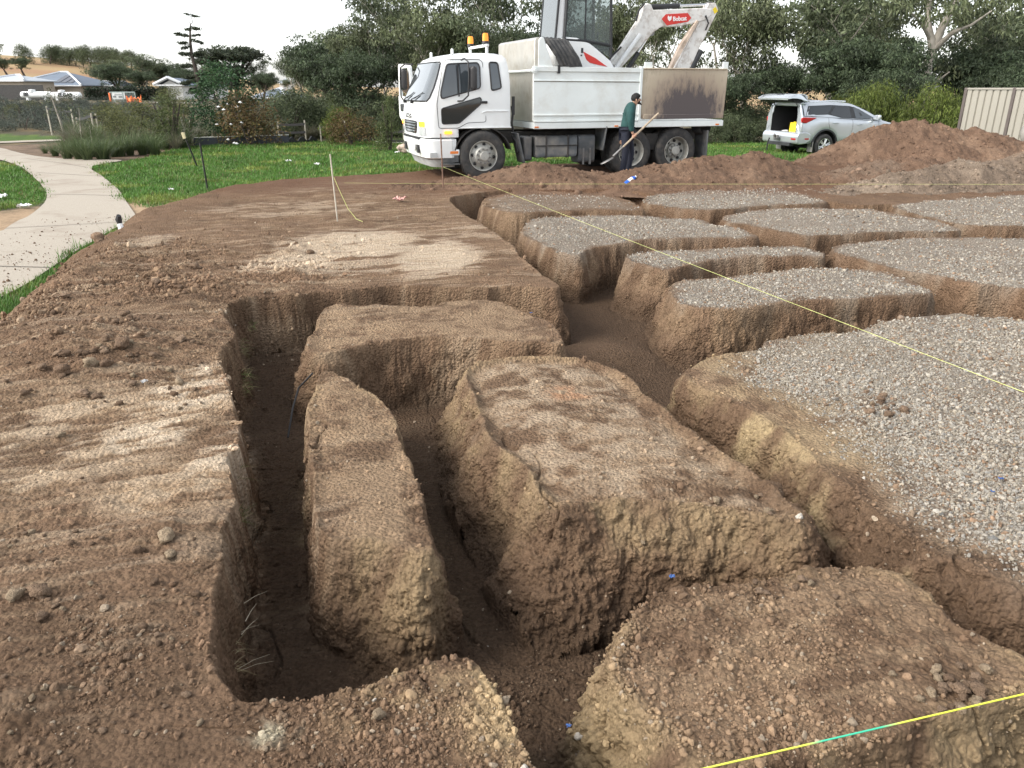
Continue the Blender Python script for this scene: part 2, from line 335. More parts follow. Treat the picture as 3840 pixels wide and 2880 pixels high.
def build_pad():
    az = np.concatenate([np.linspace(-75, -44, 70, endpoint=False), np.linspace(-44, 44, 1350), np.linspace(44, 75, 71)[1:]])
    rr = np.concatenate([np.linspace(.45, 1.35, 60, endpoint=False), np.exp(np.linspace(math.log(1.35), math.log(9.0), 1250, endpoint=False)), np.exp(np.linspace(math.log(9.0), math.log(23.0), 300))])
    A, RR = np.meshgrid(np.radians(az), rr)
    sh = A.shape
    x = (RR*np.sin(A)).ravel().astype(np.float32); y = (RR*np.cos(A)).ravel().astype(np.float32); r = RR.ravel()
    s = samp(S, x, y); sc = samp(SC, x, y)
    e1 = fbm2(x, y, 3.0, 3, 3); e2 = fbm2(x, y, 11.0, 9, 3)
    nr_ = sstep(3.5, 7, y); se = s+(.022+.012*nr_)*e1+(.007+.003*nr_)*e2
    D = .53-.06*sstep(8, 12, y)+.02*fbm2(x, y, .8, 12, 2)
    sw = {k: samp(SB[k], x, y) for k in BP}; kk = np.stack([sw[k] for k in BP]); best = np.argmax(kk, 0); base_w = np.array([dict(N=.062, A=.13, B=.075, C=.25, D=.15, E=.19, F=.16, I=.16, H=.15).get(k, .14) for k in BP])
    wdt = base_w[best]*(1+.18*e1)
    # a slumped front on the big block's near corner
    def near_px(u, v, rad): cx, cy = gp(u, v); return np.exp(-((x-cx)**2+(y-cy)**2)/rad**2)
    wdt = wdt+.22*near_px(2100,1990,.28)+.12*near_px(2500,1960,.3)+.18*near_px(1500,2120,.25)+.2*near_px(2400,1010,.5)+.16*near_px(2560,1170,.35)+.14*near_px(2120,1110,.4)+.10*near_px(1150,1290,.25)
    wdt = wdt+.10*near_px(3100,1830,.35)+.08*near_px(2800,1600,.4)+.1*near_px(3500,2110,.3)
    u = np.clip((.025-se)/wdt, 0, 1)
    prof = np.where(u < .16, u*u*2.6, .06656+(u-.16)*(1-.06656)/.84)
    prof = prof-.06*np.sin(np.clip((prof-.75)/.25,0,1)*np.pi)*0
    foot = sstep(.8, 1.0, u)
    h = -D*prof
    # shoulders rounded off, gentle sag of the tops
    onblk = sstep(0, .1, se)
    edge = np.exp(-np.clip(se, 0, 2)/.09)
    h = h-(.016+.02*(best == 1))*edge*onblk-.075*(best == 2)*np.exp(-np.clip(se, 0, 2)/.14)*onblk
    h = h+(.030*fbm2(x, y, .7, 21, 3)+.018*fbm2(x, y, 2.2, 23, 3))*(.35+.65*onblk)
    # loose spill in the junction by the middle
    h = h+.16*near_px(2300,1150,.5)*sstep(-.05,-.25,se)
    # outer slope of the pad: down below the lawn
    n_o = fbm2(x, y, 1.3, 71, 3); n_o2 = fbm2(x, y, 6, 73, 3)
    so_ = np.clip(-(sc+.16*n_o+.05*n_o2), 0, 4)
    lw = lawn_z(x, y)
    slope = np.where(so_ < .5, .8*so_**2, .2+.8*(so_-.5))
    h = h-np.minimum(slope*1.0, 1.5)
    left = sstep(-1.3,-2.6,x)*sstep(10.5,8.5,y)*sstep(4.4,5.2,y)+.45*sstep(-.9,-1.5,x)*sstep(3.4,2.8,y)
    # rubble mantle on the left shoulder
    h = h+left*(.05*fbm2(x, y, 1.2, 81, 3)+.03*np.clip(fbm2(x, y, 4, 83, 3),0,1)*2)+.13*near_px(420,1290,.75)+.08*near_px(700,1120,.6)+.07*near_px(200,1450,.5)
    # windrow of dirt on the far-left edge
    h = h+.025*np.exp(-((sc-.25)/.45)**2)*sstep(-1,-3,x)*(.7+.6*n_o)
    # tyre/track corrugations on the back pad
    ca, sa = math.cos(R(17.5)), math.sin(R(17.5)); xr = x*ca+y*sa; yr = -x*sa+y*ca
    bk = sstep(6.3, 7.2, y)*sstep(.05,.3,se)*sstep(2.2,.5,x)*sstep(16,14,y)
    h = h+bk*(.022*fbm2(xr*.8, yr*4, 1.2, 91, 3)+.010*fbm2(xr, yr*7, 2.4, 93, 2))
    # scraped left strip: stepped flakes
    fl = sstep(5.3,4.6,y)*sstep(2.6,3.2,y)*sstep(-.6,-1.2,x)
    fk = fbm2(x*2+y*1.4, (y-.45*x)*6.5, 1.6, 61, 4, .6); fk2 = fbm2(x*3+y*1.9, (y-.42*x)*9, 2.6, 63, 3, .6)
    h = h+fl*(.016*fk+.012*(np.abs(fk2)*-2+.6))+bk*.010*(np.abs(fbm2(xr*1.4, yr*9, 1.9, 95, 3))*-2+.6)
    z = h
    P = np.stack([x, y, z], 1).reshape(sh+(3,))
    du = np.gradient(P, axis=1); dv = np.gradient(P, axis=0)
    n = np.cross(du, dv); n /= (np.linalg.norm(n, axis=2, keepdims=True)+1e-9)
    n[n[..., 2] < 0] *= -1
    n = n.reshape(-1, 3)
    wall = sstep(.02, -.06, se)*sstep(1.02, .9, u)*sstep(-.3,.1,sc)
    steep = np.clip(1-n[:, 2], 0, 1)
    z = P.reshape(-1, 3)[:, 2]
    # clods: creased billows at several sizes
    def bil(f, seed): return np.abs(vn(x, y, z*1.0, f, seed))*2-.7
    fade = lambda f: np.clip(1.6-r*f/240.0, 0, 1)
    rough = .55+1.1*left+.35*sstep(3.0,2.2,y)+.45*wall+.25*sstep(.12,0,np.abs(se))
    rough = rough*(1-.35*fl)*(1-.5*np.clip(foot,0,1)*0)
    smth = .35+.65*sstep(-.25, .3, fbm2(x, y, 1.7, 131, 3)); rough = rough*np.where(wall > .5, 1, smth)
    d = rough*(.016*vn(x, y, z, 6, 101)+.008*bil(13, 103)+.0055*bil(27, 105)*fade(27)+.004*bil(55, 107)*fade(55)+.0035*vn(x, y, z, 110, 109)*fade(110))
    ck = np.abs(vn(x+.1*vn(x, y, z, 5, 141), y, z, 2.6, 143)); d = d-.022*sstep(.035, .0, ck)*sstep(7, 4, y)*sstep(.35, -.05, se)*sstep(-.1, .3, vn(x, y, z, 1.5, 145))*sstep(-.1, .1, sc)
    d = d+wall*(.034*vn(x, y, z*1.1, 5, 111)+.022*bil(9, 113)*(.6+.6*e1)+.014*bil(19, 121)+.010*vn(x, y, z*1.0, 24, 115)+.009*bil(38, 123)*fade(38))
    # broken, undercut lumps along near block edges
    lump = sstep(.15,.5,fbm2(x,y,2.6,117,2))*sstep(.12,.0,np.abs(se+.04))*sstep(7,4,y)
    d = d+lump*.035*bil(8,119)
    P = P.reshape(-1, 3)+n*d[:, None]
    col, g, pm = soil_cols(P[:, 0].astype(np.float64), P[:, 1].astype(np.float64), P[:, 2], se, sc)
    nr, nc = sh
    I = np.arange(nr*nc).reshape(nr, nc)
    Q = np.stack([I[:-1, :-1], I[:-1, 1:], I[1:, 1:], I[1:, :-1]], -1).reshape(-1, 4)
    # drop what lies well under the lawn
    keep = ~((P[Q, 2] < -1.1).all(1))
    Q = Q[keep]
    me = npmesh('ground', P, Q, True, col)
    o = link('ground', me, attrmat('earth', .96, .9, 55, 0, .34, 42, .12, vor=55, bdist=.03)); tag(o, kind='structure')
    return dict(P=P, n=n, x=x, y=y, r=r, se=se, sc=sc, g=g, wall=wall, left=left, foot=foot, sh=sh, pm=pm, col=col, az=np.abs(A.ravel()))
G = build_pad()
def pad_z(x, y):
    """height of the built pad near a point"""
    i = np.argmin((G['P'][:, 0]-x)**2+(G['P'][:, 1]-y)**2); return float(G['P'][i, 2])
# ------------------------------------------------------------------ lawn, paths, bed, far hill
ZL = -.42
def pxpoly(pts, z=ZL, n=1): return chaikin([gp(u, v, z) for u, v in pts], n)
PATH = pxpoly([(-900,552),(-60,554),(0,557),(100,584),(229,599),(323,604),(423,603),(470,606),(400,616),(328,629),(398,671),(447,716),(470,756),(500,800),(520,828),(440,858),(360,908),(280,952),(190,1018),(90,1083),(0,1128),(-300,1285),(-700,1440),(-2200,1500),(-1500,1180),(-400,960),(0,887),(60,838),(115,816),(164,776),(179,746),(174,721),(144,681),(99,641),(50,617),(0,602),(-60,592),(-900,580)])
PATH2 = pxpoly([(-900,552),(-200,545),(0,541),(120,536),(245,531),(345,527),(345,523),(245,526),(120,530),(0,535),(-200,538),(-900,541)])
GREEN_R = pxpoly([(328,629),(470,604),(560,590),(640,563),(735,545),(900,534),(1100,529),(1600,524),(2600,534),(3840,530),(5200,540),(5600,760),(2000,700),(900,760),(470,800),(398,671)])
GREEN_L = pxpoly([(-900,585),(0,602),(50,617),(99,641),(144,681),(174,721),(178,750),(150,772),(60,780),(0,790),(-900,860)])
GREEN_F = pxpoly([(-1500,500),(0,501),(330,517),(332,527),(245,526),(120,530),(0,535),(-1500,545)])
GREEN_S = pxpoly([(500,810),(440,860),(360,910),(280,955),(190,1020),(90,1085),(0,1130),(-300,1290),(-300,1420),(0,1260),(170,1150),(300,1060),(420,960),(520,880)])
MULCH = pxpoly([(-60,548),(0,547),(150,541),(245,535),(400,530),(640,540),(640,563),(560,590),(470,604),(323,603),(229,598),(100,583),(0,556)])
DIRT_L = pxpoly([(-900,800),(0,800),(60,785),(150,778),(180,800),(120,830),(0,900),(-900,1200)])
SPILL = pxpoly([(330,800),(480,760),(760,700),(760,760),(560,870),(430,900),(300,860)])
GRASS = np.array((.075,.140,.030)); GRASS2 = np.array((.125,.185,.042)); STRAW = np.array((.34,.25,.135)); MUL = np.array((.16,.115,.082)); SCRUB = np.array((.085,.078,.050))
def far_z(x, y):
    r = np.hypot(x, y)
    # rounded pasture hill far to the left
    a = np.degrees(np.arctan2(x, y))
    z = 14.2*sstep(170, 440, r)*sstep(-8, -34, a)+2.2*sstep(200, 600, r)
    z = z-2.2*sstep(6, 20, x)*sstep(34, 60, r)+.75*sstep(40, 62, y)*sstep(3, -6, x)
    return z
def lawn_h(x, y):
    z = lawn_z(x, y)+far_z(x, y)
    inside = sdf_poly(x, y, CP_)
    # the far edge of the pad is level with the grass, so tuck the lawn beneath the earth there
    return z-1.25*sstep(.35, 1.1, inside)
def build_lawn():
    az = np.concatenate([np.linspace(-180, -60, 60, endpoint=False), np.linspace(-60, 60, 420), np.linspace(60, 180, 61)[1:]])
    rr = np.concatenate([np.linspace(.3, 4, 12, endpoint=False), np.exp(np.linspace(math.log(4), math.log(45), 330, endpoint=False)), np.exp(np.linspace(math.log(45), math.log(1500), 110))])
    A, RR = np.meshgrid(np.radians(az), rr)
    x = (RR*np.sin(A)).ravel(); y = (RR*np.cos(A)).ravel(); r = RR.ravel()
    z = lawn_h(x, y)
    g1 = fbm2(x, y, .5, 201, 4); g2 = fbm2(x, y, 3, 205, 3); g3 = fbm2(x, y, .12, 207, 3)
    gm = np.maximum.reduce([sstep(-.1, .15, sdf_poly(x, y, P)+.12*g2) for P in (GREEN_R, GREEN_L, GREEN_F, GREEN_S)])
    base = SCRUB[None]*(1+.35*g1)[:, None]
    base = base*(1-sstep(0,.5,g1))[:, None]+(STRAW*.55)[None]*sstep(0,.5,g1)[:, None]
    col = base
    hill = sstep(130, 200, r)[:, None]
    hc = STRAW[None]*(1+.25*g3)[:, None]; hr = np.array((.30,.165,.10))[None]
    band = sstep(-.1, .3, fbm2(x*.3, y, .02, 211, 4))[:, None]
    col = col*(1-hill)+(hc*(1-.7*band)+hr*.7*band)*hill
    mm = sstep(-.05, .1, sdf_poly(x, y, MULCH)); col = col*(1-mm)[:, None]+(MUL[None]*(1+.5*g2)[:, None])*mm[:, None]
    gc = GRASS[None]*(1+.3*g1)[:, None]*(1-sstep(-.2,.6,g2))[:, None]+GRASS2[None]*sstep(-.2,.6,g2)[:, None]
    gc = gc*(.75)
    col = col*(1-gm)[:, None]+gc*gm[:, None]
    for P, c, k in ((DIRT_L, TAN, .9), (SPILL, TAN*1.05, .85)):
        m = sstep(-.2, .2, sdf_poly(x, y, P)+.2*g2)*k; col = col*(1-m)[:, None]+(c[None]*(1+.3*g2)[:, None])*m[:, None]
    nr, nc = A.shape; I = np.arange(nr*nc).reshape(nr, nc)
    Q = np.stack([I[:-1, :-1], I[:-1, 1:], I[1:, 1:], I[1:, :-1]], -1).reshape(-1, 4)
    me = npmesh('lawn', np.stack([x, y, z], 1), Q, True, np.clip(col, .01, .9))
    o = link('lawn', me, attrmat('lawn_soil', .95, .6, 30, 0, .3, 12, .15)); tag(o, kind='structure')
build_lawn()

def path_mat():
    m, t, b = newmat('path_concrete'); N = t.nodes; L = t.links
    tc = N.new('ShaderNodeTexCoord')
    n1 = N.new('ShaderNodeTexNoise'); n1.inputs['Scale'].default_value = 55; n1.inputs['Detail'].default_value = 6; n1.inputs['Roughness'].default_value = .8
    n2 = N.new('ShaderNodeTexNoise'); n2.inputs['Scale'].default_value = .9; n2.inputs['Detail'].default_value = 7; n2.inputs['Roughness'].default_value = .65
    for n in (n1, n2): L.new(tc.outputs['Object'], n.inputs['Vector'])
    cr = N.new('ShaderNodeValToRGB'); cr.color_ramp.elements[0].position = .3; cr.color_ramp.elements[0].color = (.25,.215,.17,1); cr.color_ramp.elements[1].position = .7; cr.color_ramp.elements[1].color = (.46,.415,.345,1)
    L.new(n1.outputs['Fac'], cr.inputs[0])
    m2 = N.new('ShaderNodeMapRange'); m2.inputs['From Min'].default_value = .52; m2.inputs['From Max'].default_value = .75; m2.inputs['To Max'].default_value = .75
    L.new(n2.outputs['Fac'], m2.inputs['Value'])
    mx = N.new('ShaderNodeMix'); mx.data_type = 'RGBA'; L.new(m2.outputs[0], mx.inputs['Factor']); L.new(cr.outputs[0], mx.inputs['A']); mx.inputs['B'].default_value = (.19,.14,.10,1)
    L.new(mx.outputs['Result'], b.inputs['Base Color']); b.inputs['Roughness'].default_value = .9
    bp = N.new('ShaderNodeBump'); bp.inputs['Strength'].default_value = .3; bp.inputs['Distance'].default_value = .006; L.new(n1.outputs['Fac'], bp.inputs['Height']); L.new(bp.outputs[0], b.inputs['Normal'])
    return m
M_path = path_mat()
def sheet(name, P, m, lift, step=.35):
    """a sheet over the lawn with the outline P: a grid clipped to the polygon"""
    bm = bmesh.new(); vs = [bm.verts.new((p[0], p[1], 0)) for p in P]
    bm.faces.new(vs); bmesh.ops.triangulate(bm, faces=bm.faces[:])
    bmesh.ops.subdivide_edges(bm, edges=[e for e in bm.edges if e.calc_length() > .8], cuts=3, use_grid_fill=True)
    co = np.array([v.co[:] for v in bm.verts]); z = lawn_z(co[:, 0], co[:, 1])+far_z(co[:, 0], co[:, 1])
    for v, zz in zip(bm.verts, z): v.co.z = zz+lift
    for f in bm.faces:
        if f.normal.z < 0: f.normal_flip()
    me = bpy.data.meshes.new(name); bm.to_mesh(me); bm.free()
    return tag(link(name, me, m), kind='structure')
path_o = sheet('path', PATH, M_path, .035); sheet('path', PATH2, M_path, .03)
M_joint = mat('joint_dark', (.10,.085,.07), .95)  # thin dark strips marking the path's expansion joints
for (u0, v0), (u1, v1) in (((137,650),(388,664)),((178,735),(462,741)),((20,868),(500,838)),((100,600),(330,632)),((-250,1010),(190,1015))):
    a_ = Vector((*gp(u0, v0, ZL), 0)); b_ = Vector((*gp(u1, v1, ZL), 0)); n_ = 12; V = []
    for i in range(n_+1):
        p = a_.lerp(b_, i/n_); zz = float(lawn_z(np.array([p.x]), np.array([p.y]))[0])+.041; V += [(p.x, p.y-.012, zz), (p.x, p.y+.012, zz)]
    me_ = bpy.data.meshes.new('expansion_joint'); me_.from_pydata(V, [], [(2*i, 2*i+2, 2*i+3, 2*i+1) for i in range(n_)]); link('expansion_joint', me_, M_joint, path_o)

# ------------------------------------------------------------------ small meshes merged into one object
def ico(sub):
    bm = bmesh.new(); bmesh.ops.create_icosphere(bm, subdivisions=sub, radius=1)
    V = np.array([v.co[:] for v in bm.verts]); Fc = np.array([[v.index for v in f.verts] for f in bm.faces]); bm.free(); return V, Fc
ICO1, ICO2, ICO3 = ico(1), ico(2), ico(3)
rng = np.random.default_rng(7)
def stone_shapes(base, k, rough, flat):
    out = []
    for i in range(k):
        V = base[0].copy(); s = np.array([1, rng.uniform(.65, 1), rng.uniform(*flat)])
        n = vn(V[:, 0]+i*9.1, V[:, 1]+3.3, V[:, 2], 1.3, 300+i)*rough+vn(V[:, 0]+i*5.1, V[:, 1], V[:, 2], 3.1, 350+i)*rough*.5
        out.append(V*(1+n[:, None])*s)
    return out
def scatter(name, pos, size, cols, base, shapes, m, smooth, label=None, tilt=1.0, kind='stuff'):
    n = len(pos); nv = len(base[0]); nf = len(base[1])
    q = rng.normal(size=(n, 4)); q[:, 1:3] *= tilt; q /= np.linalg.norm(q, axis=1, keepdims=True)
    w_, x_, y_, z_ = q.T
    Rm = np.stack([np.stack([1-2*(y_*y_+z_*z_), 2*(x_*y_-w_*z_), 2*(x_*z_+w_*y_)], 1), np.stack([2*(x_*y_+w_*z_), 1-2*(x_*x_+z_*z_), 2*(y_*z_-w_*x_)], 1), np.stack([2*(x_*z_-w_*y_), 2*(y_*z_+w_*x_), 1-2*(x_*x_+y_*y_)], 1)], 1)
    sh = np.stack(shapes)[rng.integers(0, len(shapes), n)]
    V = np.einsum('nij,nvj->nvi', Rm, sh)*size[:, None, None]+pos[:, None, :]
    Fc = (base[1][None]+(np.arange(n)*nv)[:, None, None]).reshape(-1, 3)
    me = npmesh(name, V.reshape(-1, 3), Fc, smooth, np.repeat(cols, nv, 0))
    return tag(link(name, me, m), label, kind=kind)
M_stone = attrmat('stone', .95, .5, 160, 0, .25, 90, .2)
M_leafstuff = attrmat('blade', .7, 0, 1, .35, .2, 3, .3)
P_, se_, sc_ = G['P'], G['se'], G['sc']
inframe = (G['az'] < R(46)) & (G['r'] > 1.2) & (sc_ > -1.2)
def pick(n, w):
    w = w*inframe; return rng.choice(len(w), n, p=w/w.sum())
def jitter(idx, k=1.0):
    p = P_[idx].copy(); r = G['r'][idx]
    p[:, 0] += rng.normal(size=len(idx))*.002*r*k; p[:, 1] += rng.normal(size=len(idx))*.004*r*k
    return p
# crushed rock
g = G['g']; idx = pick(78000, (g**1.3)*(.10+.9*(G['se'] > .03))*np.clip(1.0+.9*fbm2(G['x'], G['y'], 1.3, 411, 3), .3, 2))
r = G['r'][idx]
sz = rng.lognormal(math.log(.0055), .42, len(idx))*(1+.075*np.clip(r-4, 0, 9)); sz = np.clip(sz, .003, .022)
tone = rng.normal(1, .20, len(idx))[:, None]; warm = rng.normal(.008, .014, len(idx))[:, None]
cols = np.clip(np.array((.305,.282,.245))[None]*tone+np.concatenate([warm, warm*.4, -warm*.4], 1), .04, .7)
br = rng.random(len(idx)) < .14; cols[br] = np.array((.22,.15,.10))*rng.uniform(.6, 1.5, (br.sum(), 1))
scatter('gravel', jitter(idx)+np.array([0, 0, .15])*sz[:, None], sz, cols, ICO1, stone_shapes(ICO1, 8, .28, (.3, .75)), M_stone, False, tilt=.6)
# loose crumbs of soil
wgt = (1-g)*(.30+1.1*G['left']*(1-.6*np.clip(G['pm'],0,1))+.9*sstep(3.4,2.4,G['y'])+.25*G['foot']*(se_<0)+.35*sstep(.2,.0,np.abs(se_))-.25*G['wall'])
wgt = np.clip(wgt, .02, 3)*np.clip(.25+.9*fbm2(G['x'], G['y'], 1.4, 401, 3)+.5, .05, 2)
wgt = wgt*np.clip(.12+2.2*np.clip(fbm2(G['x'], G['y'], 2.3, 405, 3)+.08, 0, 1), .05, 2)
idx = pick(60000, wgt); r = G['r'][idx]
sz = rng.lognormal(math.log(.0030), .58, len(idx))*(1+.10*np.clip(r-3, 0, 9)); sz = np.clip(sz, .0018, .018)
cols = G['col'][idx]*rng.uniform(.78, 1.25, (len(idx), 1)); pl = rng.random(len(idx)); cols[pl < .06] = np.array((.33,.265,.195))*rng.uniform(.7, 1.2, ((pl < .06).sum(), 1)); cols[pl > .9988] = np.array((.50,.46,.40))
pos = jitter(idx)+G['n'][idx]*(sz*.2)[:, None]; sm = sz/(1+.10*np.clip(r-3, 0, 9)) < .0062
scatter('soil_crumbs', pos[sm], sz[sm], cols[sm], ICO1, stone_shapes(ICO1, 10, .35, (.5, .95)), M_stone, False)
scatter('soil_crumbs', pos[~sm], sz[~sm], cols[~sm], ICO2, stone_shapes(ICO2, 10, .42, (.45, .9)), M_stone, False)
w2 = (1-g)*(G['left']*(.25+.75*sstep(3.6, 4.6, G['y']))+.06*sstep(.12, .0, se_)*sstep(-.02, .03, se_)+.02*sstep(3.0, 2.2, G['y']))*np.clip(3*fbm2(G['x'], G['y'], 1.6, 431, 3)+.25, .02, 2)
i2 = pick(5500, w2); s2_ = np.clip(rng.lognormal(math.log(.0085), .5, len(i2)), .004, .006+.0035*G['r'][i2])*(1+.04*np.clip(G['r'][i2]-3, 0, 9))
scatter('rubble', jitter(i2)+G['n'][i2]*(s2_*.25)[:, None], s2_, G['col'][i2]*rng.uniform(.8, 1.3, (len(i2), 1)), ICO2, stone_shapes(ICO2, 12, .5, (.5, .9)), M_stone, False)
# earth trodden onto the path
aa = rng.uniform(-38, -20, 9000); rr_ = np.exp(rng.uniform(math.log(7), math.log(16), 9000)); px_ = rr_*np.sin(np.radians(aa)); py_ = rr_*np.cos(np.radians(aa))
kp = (sdf_poly(px_, py_, PATH) > .02) & (rng.random(9000) < np.clip(.02+.25*np.exp(-np.abs(samp(SC, np.clip(px_, -8.9, 16), py_)+1.2)/.6)+.35*sstep(.2, .6, fbm2(px_, py_, .9, 421, 3)), 0, 1))
px_, py_ = px_[kp], py_[kp]; s3 = np.clip(rng.lognormal(math.log(.007), .5, len(px_)), .003, .028)
scatter('path_dirt', np.stack([px_, py_, lawn_z(px_, py_)+.037+s3*.2], 1), s3, np.array((.16,.11,.075))[None]*rng.uniform(.7, 1.4, (len(px_), 1)), ICO1, stone_shapes(ICO1, 6, .3, (.5, .9)), M_stone, False)
# clods one could pick up: single objects
def clod_mesh(i):
    sh = stone_shapes(ICO3, 1, .50, (.45, .8))[0]
    V = sh*(1+.10*vn(sh[:, 0], sh[:, 1], sh[:, 2], 7, 500+i)[:, None]+.05*vn(sh[:, 0], sh[:, 1], sh[:, 2], 15, 540+i)[:, None])
    c = np.array([(.195,.135,.092),(.24,.17,.118),(.165,.112,.076),(.31,.24,.165)][i % 4])[None]*(1+.25*vn(V[:, 0], V[:, 1], V[:, 2], 4, 560+i)[:, None])
    return npmesh('clod', V, ICO3[1], True, np.clip(c, .02, .6))
CLODS = [clod_mesh(i) for i in range(8)]
M_clod = attrmat('clod_earth', .96, .8, 5, 0, .3, 4, .12, vor=6, bdist=.010)
for me in CLODS: me.materials.append(M_clod)
def clod(u, v, px, z=None, k=None, label=None, name='dirt_clod', cat='clod', group='loose clods on the dirt', me=None):
    """a clod whose centre shows at photo pixel u,v; px is its width there"""
    zz = -.05
    for _ in range(3):
        x, y = gp(u, v, zz); zz = pad_z(x, y)
    t = math.hypot(y, H)/F*px*.5
    o = bpy.data.objects.new(name, me or CLODS[(k if k is not None else random.randrange(8))]); C.objects.link(o)
    o.location = (x, y, zz+t*.35); s = t; o.scale = (s, s, s*.9); o.rotation_euler = (random.uniform(-.3, .3), random.uniform(-.3, .3), random.uniform(0, 6.28))
    return tag(o, label, cat, group)
random.seed(5)
for u, v, px, lab in [(370,905,55,'dark brown clod lying at the crest beside the concrete path'),(1165,950,34,'dark clod alone on the pale scraped clay'),(150,2235,90,'rounded boulder-like clod at the left edge of the foreground dirt'),(60,2245,62,'darker clod touching the rounded boulder-like clod'),(625,2020,78,'big angular clod on the scraped strip left of the long trench'),(520,2070,44,'oval pale clod beside the big angular clod'),(640,2090,50,'yellowish flat clod in front of the big angular clod'),(1420,2690,52,'reddish clod on the near earth bank'),(235,1410,62,'large brown clod in the rubble on the left shoulder'),(350,1403,56,'pyramid-shaped clod between two clods on the left shoulder'),(405,1398,46,'round brown clod right of the pyramid-shaped clod'),(460,1285,66,'pale broken rock in the rubble on the left shoulder'),(735,1018,40,'upright brown clod on the rubble north of the long trench'),(585,1068,40,'smooth round clod up on the rubble by the scraped clay'),(2650,2205,40,'blocky clod on the near right block'),(3590,2610,72,'largest clod of the heap beside the yellow string'),(3560,2555,48,'lighter clod on top of the heap beside the yellow string')]:
    clod(u, v, px, label=lab, group=None if False else 'single clods on the dirt')
LAB_C = 'brown earth clod lying loose on the left shoulder of dirt'
for _ in range(105):
    u = random.gauss(420, 260); v = random.gauss(1330, 140)
    if u < 5 or u > 860 or v < 1000+.0*u: continue
    clod(u, v, random.lognormvariate(math.log(22), .35), label=LAB_C, group='clods on the left shoulder')
for _ in range(75):
    u = random.uniform(10, 780); v = random.uniform(1950, 2860)
    clod(u, v, random.lognormvariate(math.log(19), .38), label='small clod scattered over the dark foreground dirt', group='clods in the foreground dirt')
for _ in range(34):
    u = random.gauss(3600, 90); v = random.gauss(2580, 55)
    clod(u, v, random.lognormvariate(math.log(32), .25), label='rounded clod in the heap beside the yellow string', group='clods heaped by the string')
for _ in range(26):
    u = random.gauss(2900, 260); v = 2150+abs(random.gauss(0, 40))
    clod(u, v, random.lognormvariate(math.log(27), .3), label='clod along the back rim of the near right block', group='clods on the near right block')
for _ in range(22):
    u = random.gauss(3240, 60); v = random.gauss(1520, 30)
    clod(u, v, random.lognormvariate(math.log(24), .3), label='brown clod lying on the crushed rock', group='clods on the crushed rock')

# ------------------------------------------------------------------ heaps of spoil behind the blocks
M_heap = attrmat('heap_earth', .97, .6, 60, 0, .3, 30, .12, vor=40)
def heap(name, ridge, base, label, seed, cols, amp=1.0, res=.035):
    """ridge: (x, y, height, spread) lumps; base z"""
    Rg = np.array(ridge); m = (Rg[:, 3].max())*2.6
    xs = np.arange(Rg[:, 0].min()-m, Rg[:, 0].max()+m, res); ys = np.arange(Rg[:, 1].min()-m, Rg[:, 1].max()+m, res)
    X, Y = np.meshgrid(xs, ys); wx = X+.22*fbm2(X, Y, 1.1, seed, 3); wy = Y+.22*fbm2(X+9, Y, 1.1, seed+1, 3)
    hh = np.zeros_like(X)
    for x, y, h, s in ridge:
        d = np.hypot(wx-x, (wy-y)*1.15)/s; hh = np.maximum(hh, h*1.12*np.clip(1.06-.62*d-.10*np.exp(-6*d*d), -1, 2)*np.where(d<2.2,1,0)) if True else hh
    hs_ = np.sqrt(hh*hh)  # peaks stay; smooth the joins
    for _ in range(3): hs_ = (hs_+np.roll(hs_, 2, 0)+np.roll(hs_, -2, 0)+np.roll(hs_, 2, 1)+np.roll(hs_, -2, 1))/5
    k = sstep(.0, .12, hs_)
    z = base-.06+hs_+k*amp*(.07*fbm2(X, Y, 1.8, seed+3, 3)+.035*(np.abs(fbm2(X, Y, 4.5, seed+4, 3))*2-.5)+.022*(np.abs(vn2(X, Y, 11, seed+5))*2-.8)+.010*vn2(X, Y, 22, seed+6))
    n1 = fbm2(X, Y, 1.5, seed+8, 4); n2 = fbm2(X, Y, 8, seed+9, 3)
    c = cols[0][None, None]*(1+.2*n1+.25*n2)[..., None]; mm = sstep(0, .5, n1+.3*n2)[..., None]*.6; c = c*(1-mm)+cols[1][None, None]*mm
    nr, nc = X.shape; I = np.arange(nr*nc).reshape(nr, nc)
    Q = np.stack([I[:-1, :-1], I[:-1, 1:], I[1:, 1:], I[1:, :-1]], -1).reshape(-1, 4)
    Q = Q[(hs_.ravel()[Q] > .004).any(1)]
    used, inv = np.unique(Q, return_inverse=True)
    V = np.stack([X.ravel(), Y.ravel(), z.ravel()], 1)[used]
    o = link(name, npmesh(name, V, inv.reshape(-1, 4), True, np.clip(c.reshape(-1, 3)[used], .01, .6)), M_heap)
    hz = z.ravel()[used]
    tag(o, label, 'dirt heap', 'heaps of dug earth')
    # its loose lumps are part of it
    sel = rng.choice(len(V), int(1600*amp), p=None); s2 = rng.lognormal(math.log(.016), .55, len(sel)); s2 = np.clip(s2, .006, .10)
    cc = c.reshape(-1, 3)[used][sel]*rng.uniform(.65, 1.5, (len(sel), 1))
    l = scatter('lumps', V[sel], s2, np.clip(cc, .01, .6), ICO1, stone_shapes(ICO1, 6, .25, (.55, .9)), M_stone, True, kind='stuff'); l.parent = o
    return o
RB = np.array((.138,.088,.060)); RB2 = np.array((.195,.132,.090)); GB = np.array((.168,.128,.096)); GB2 = np.array((.235,.188,.142))
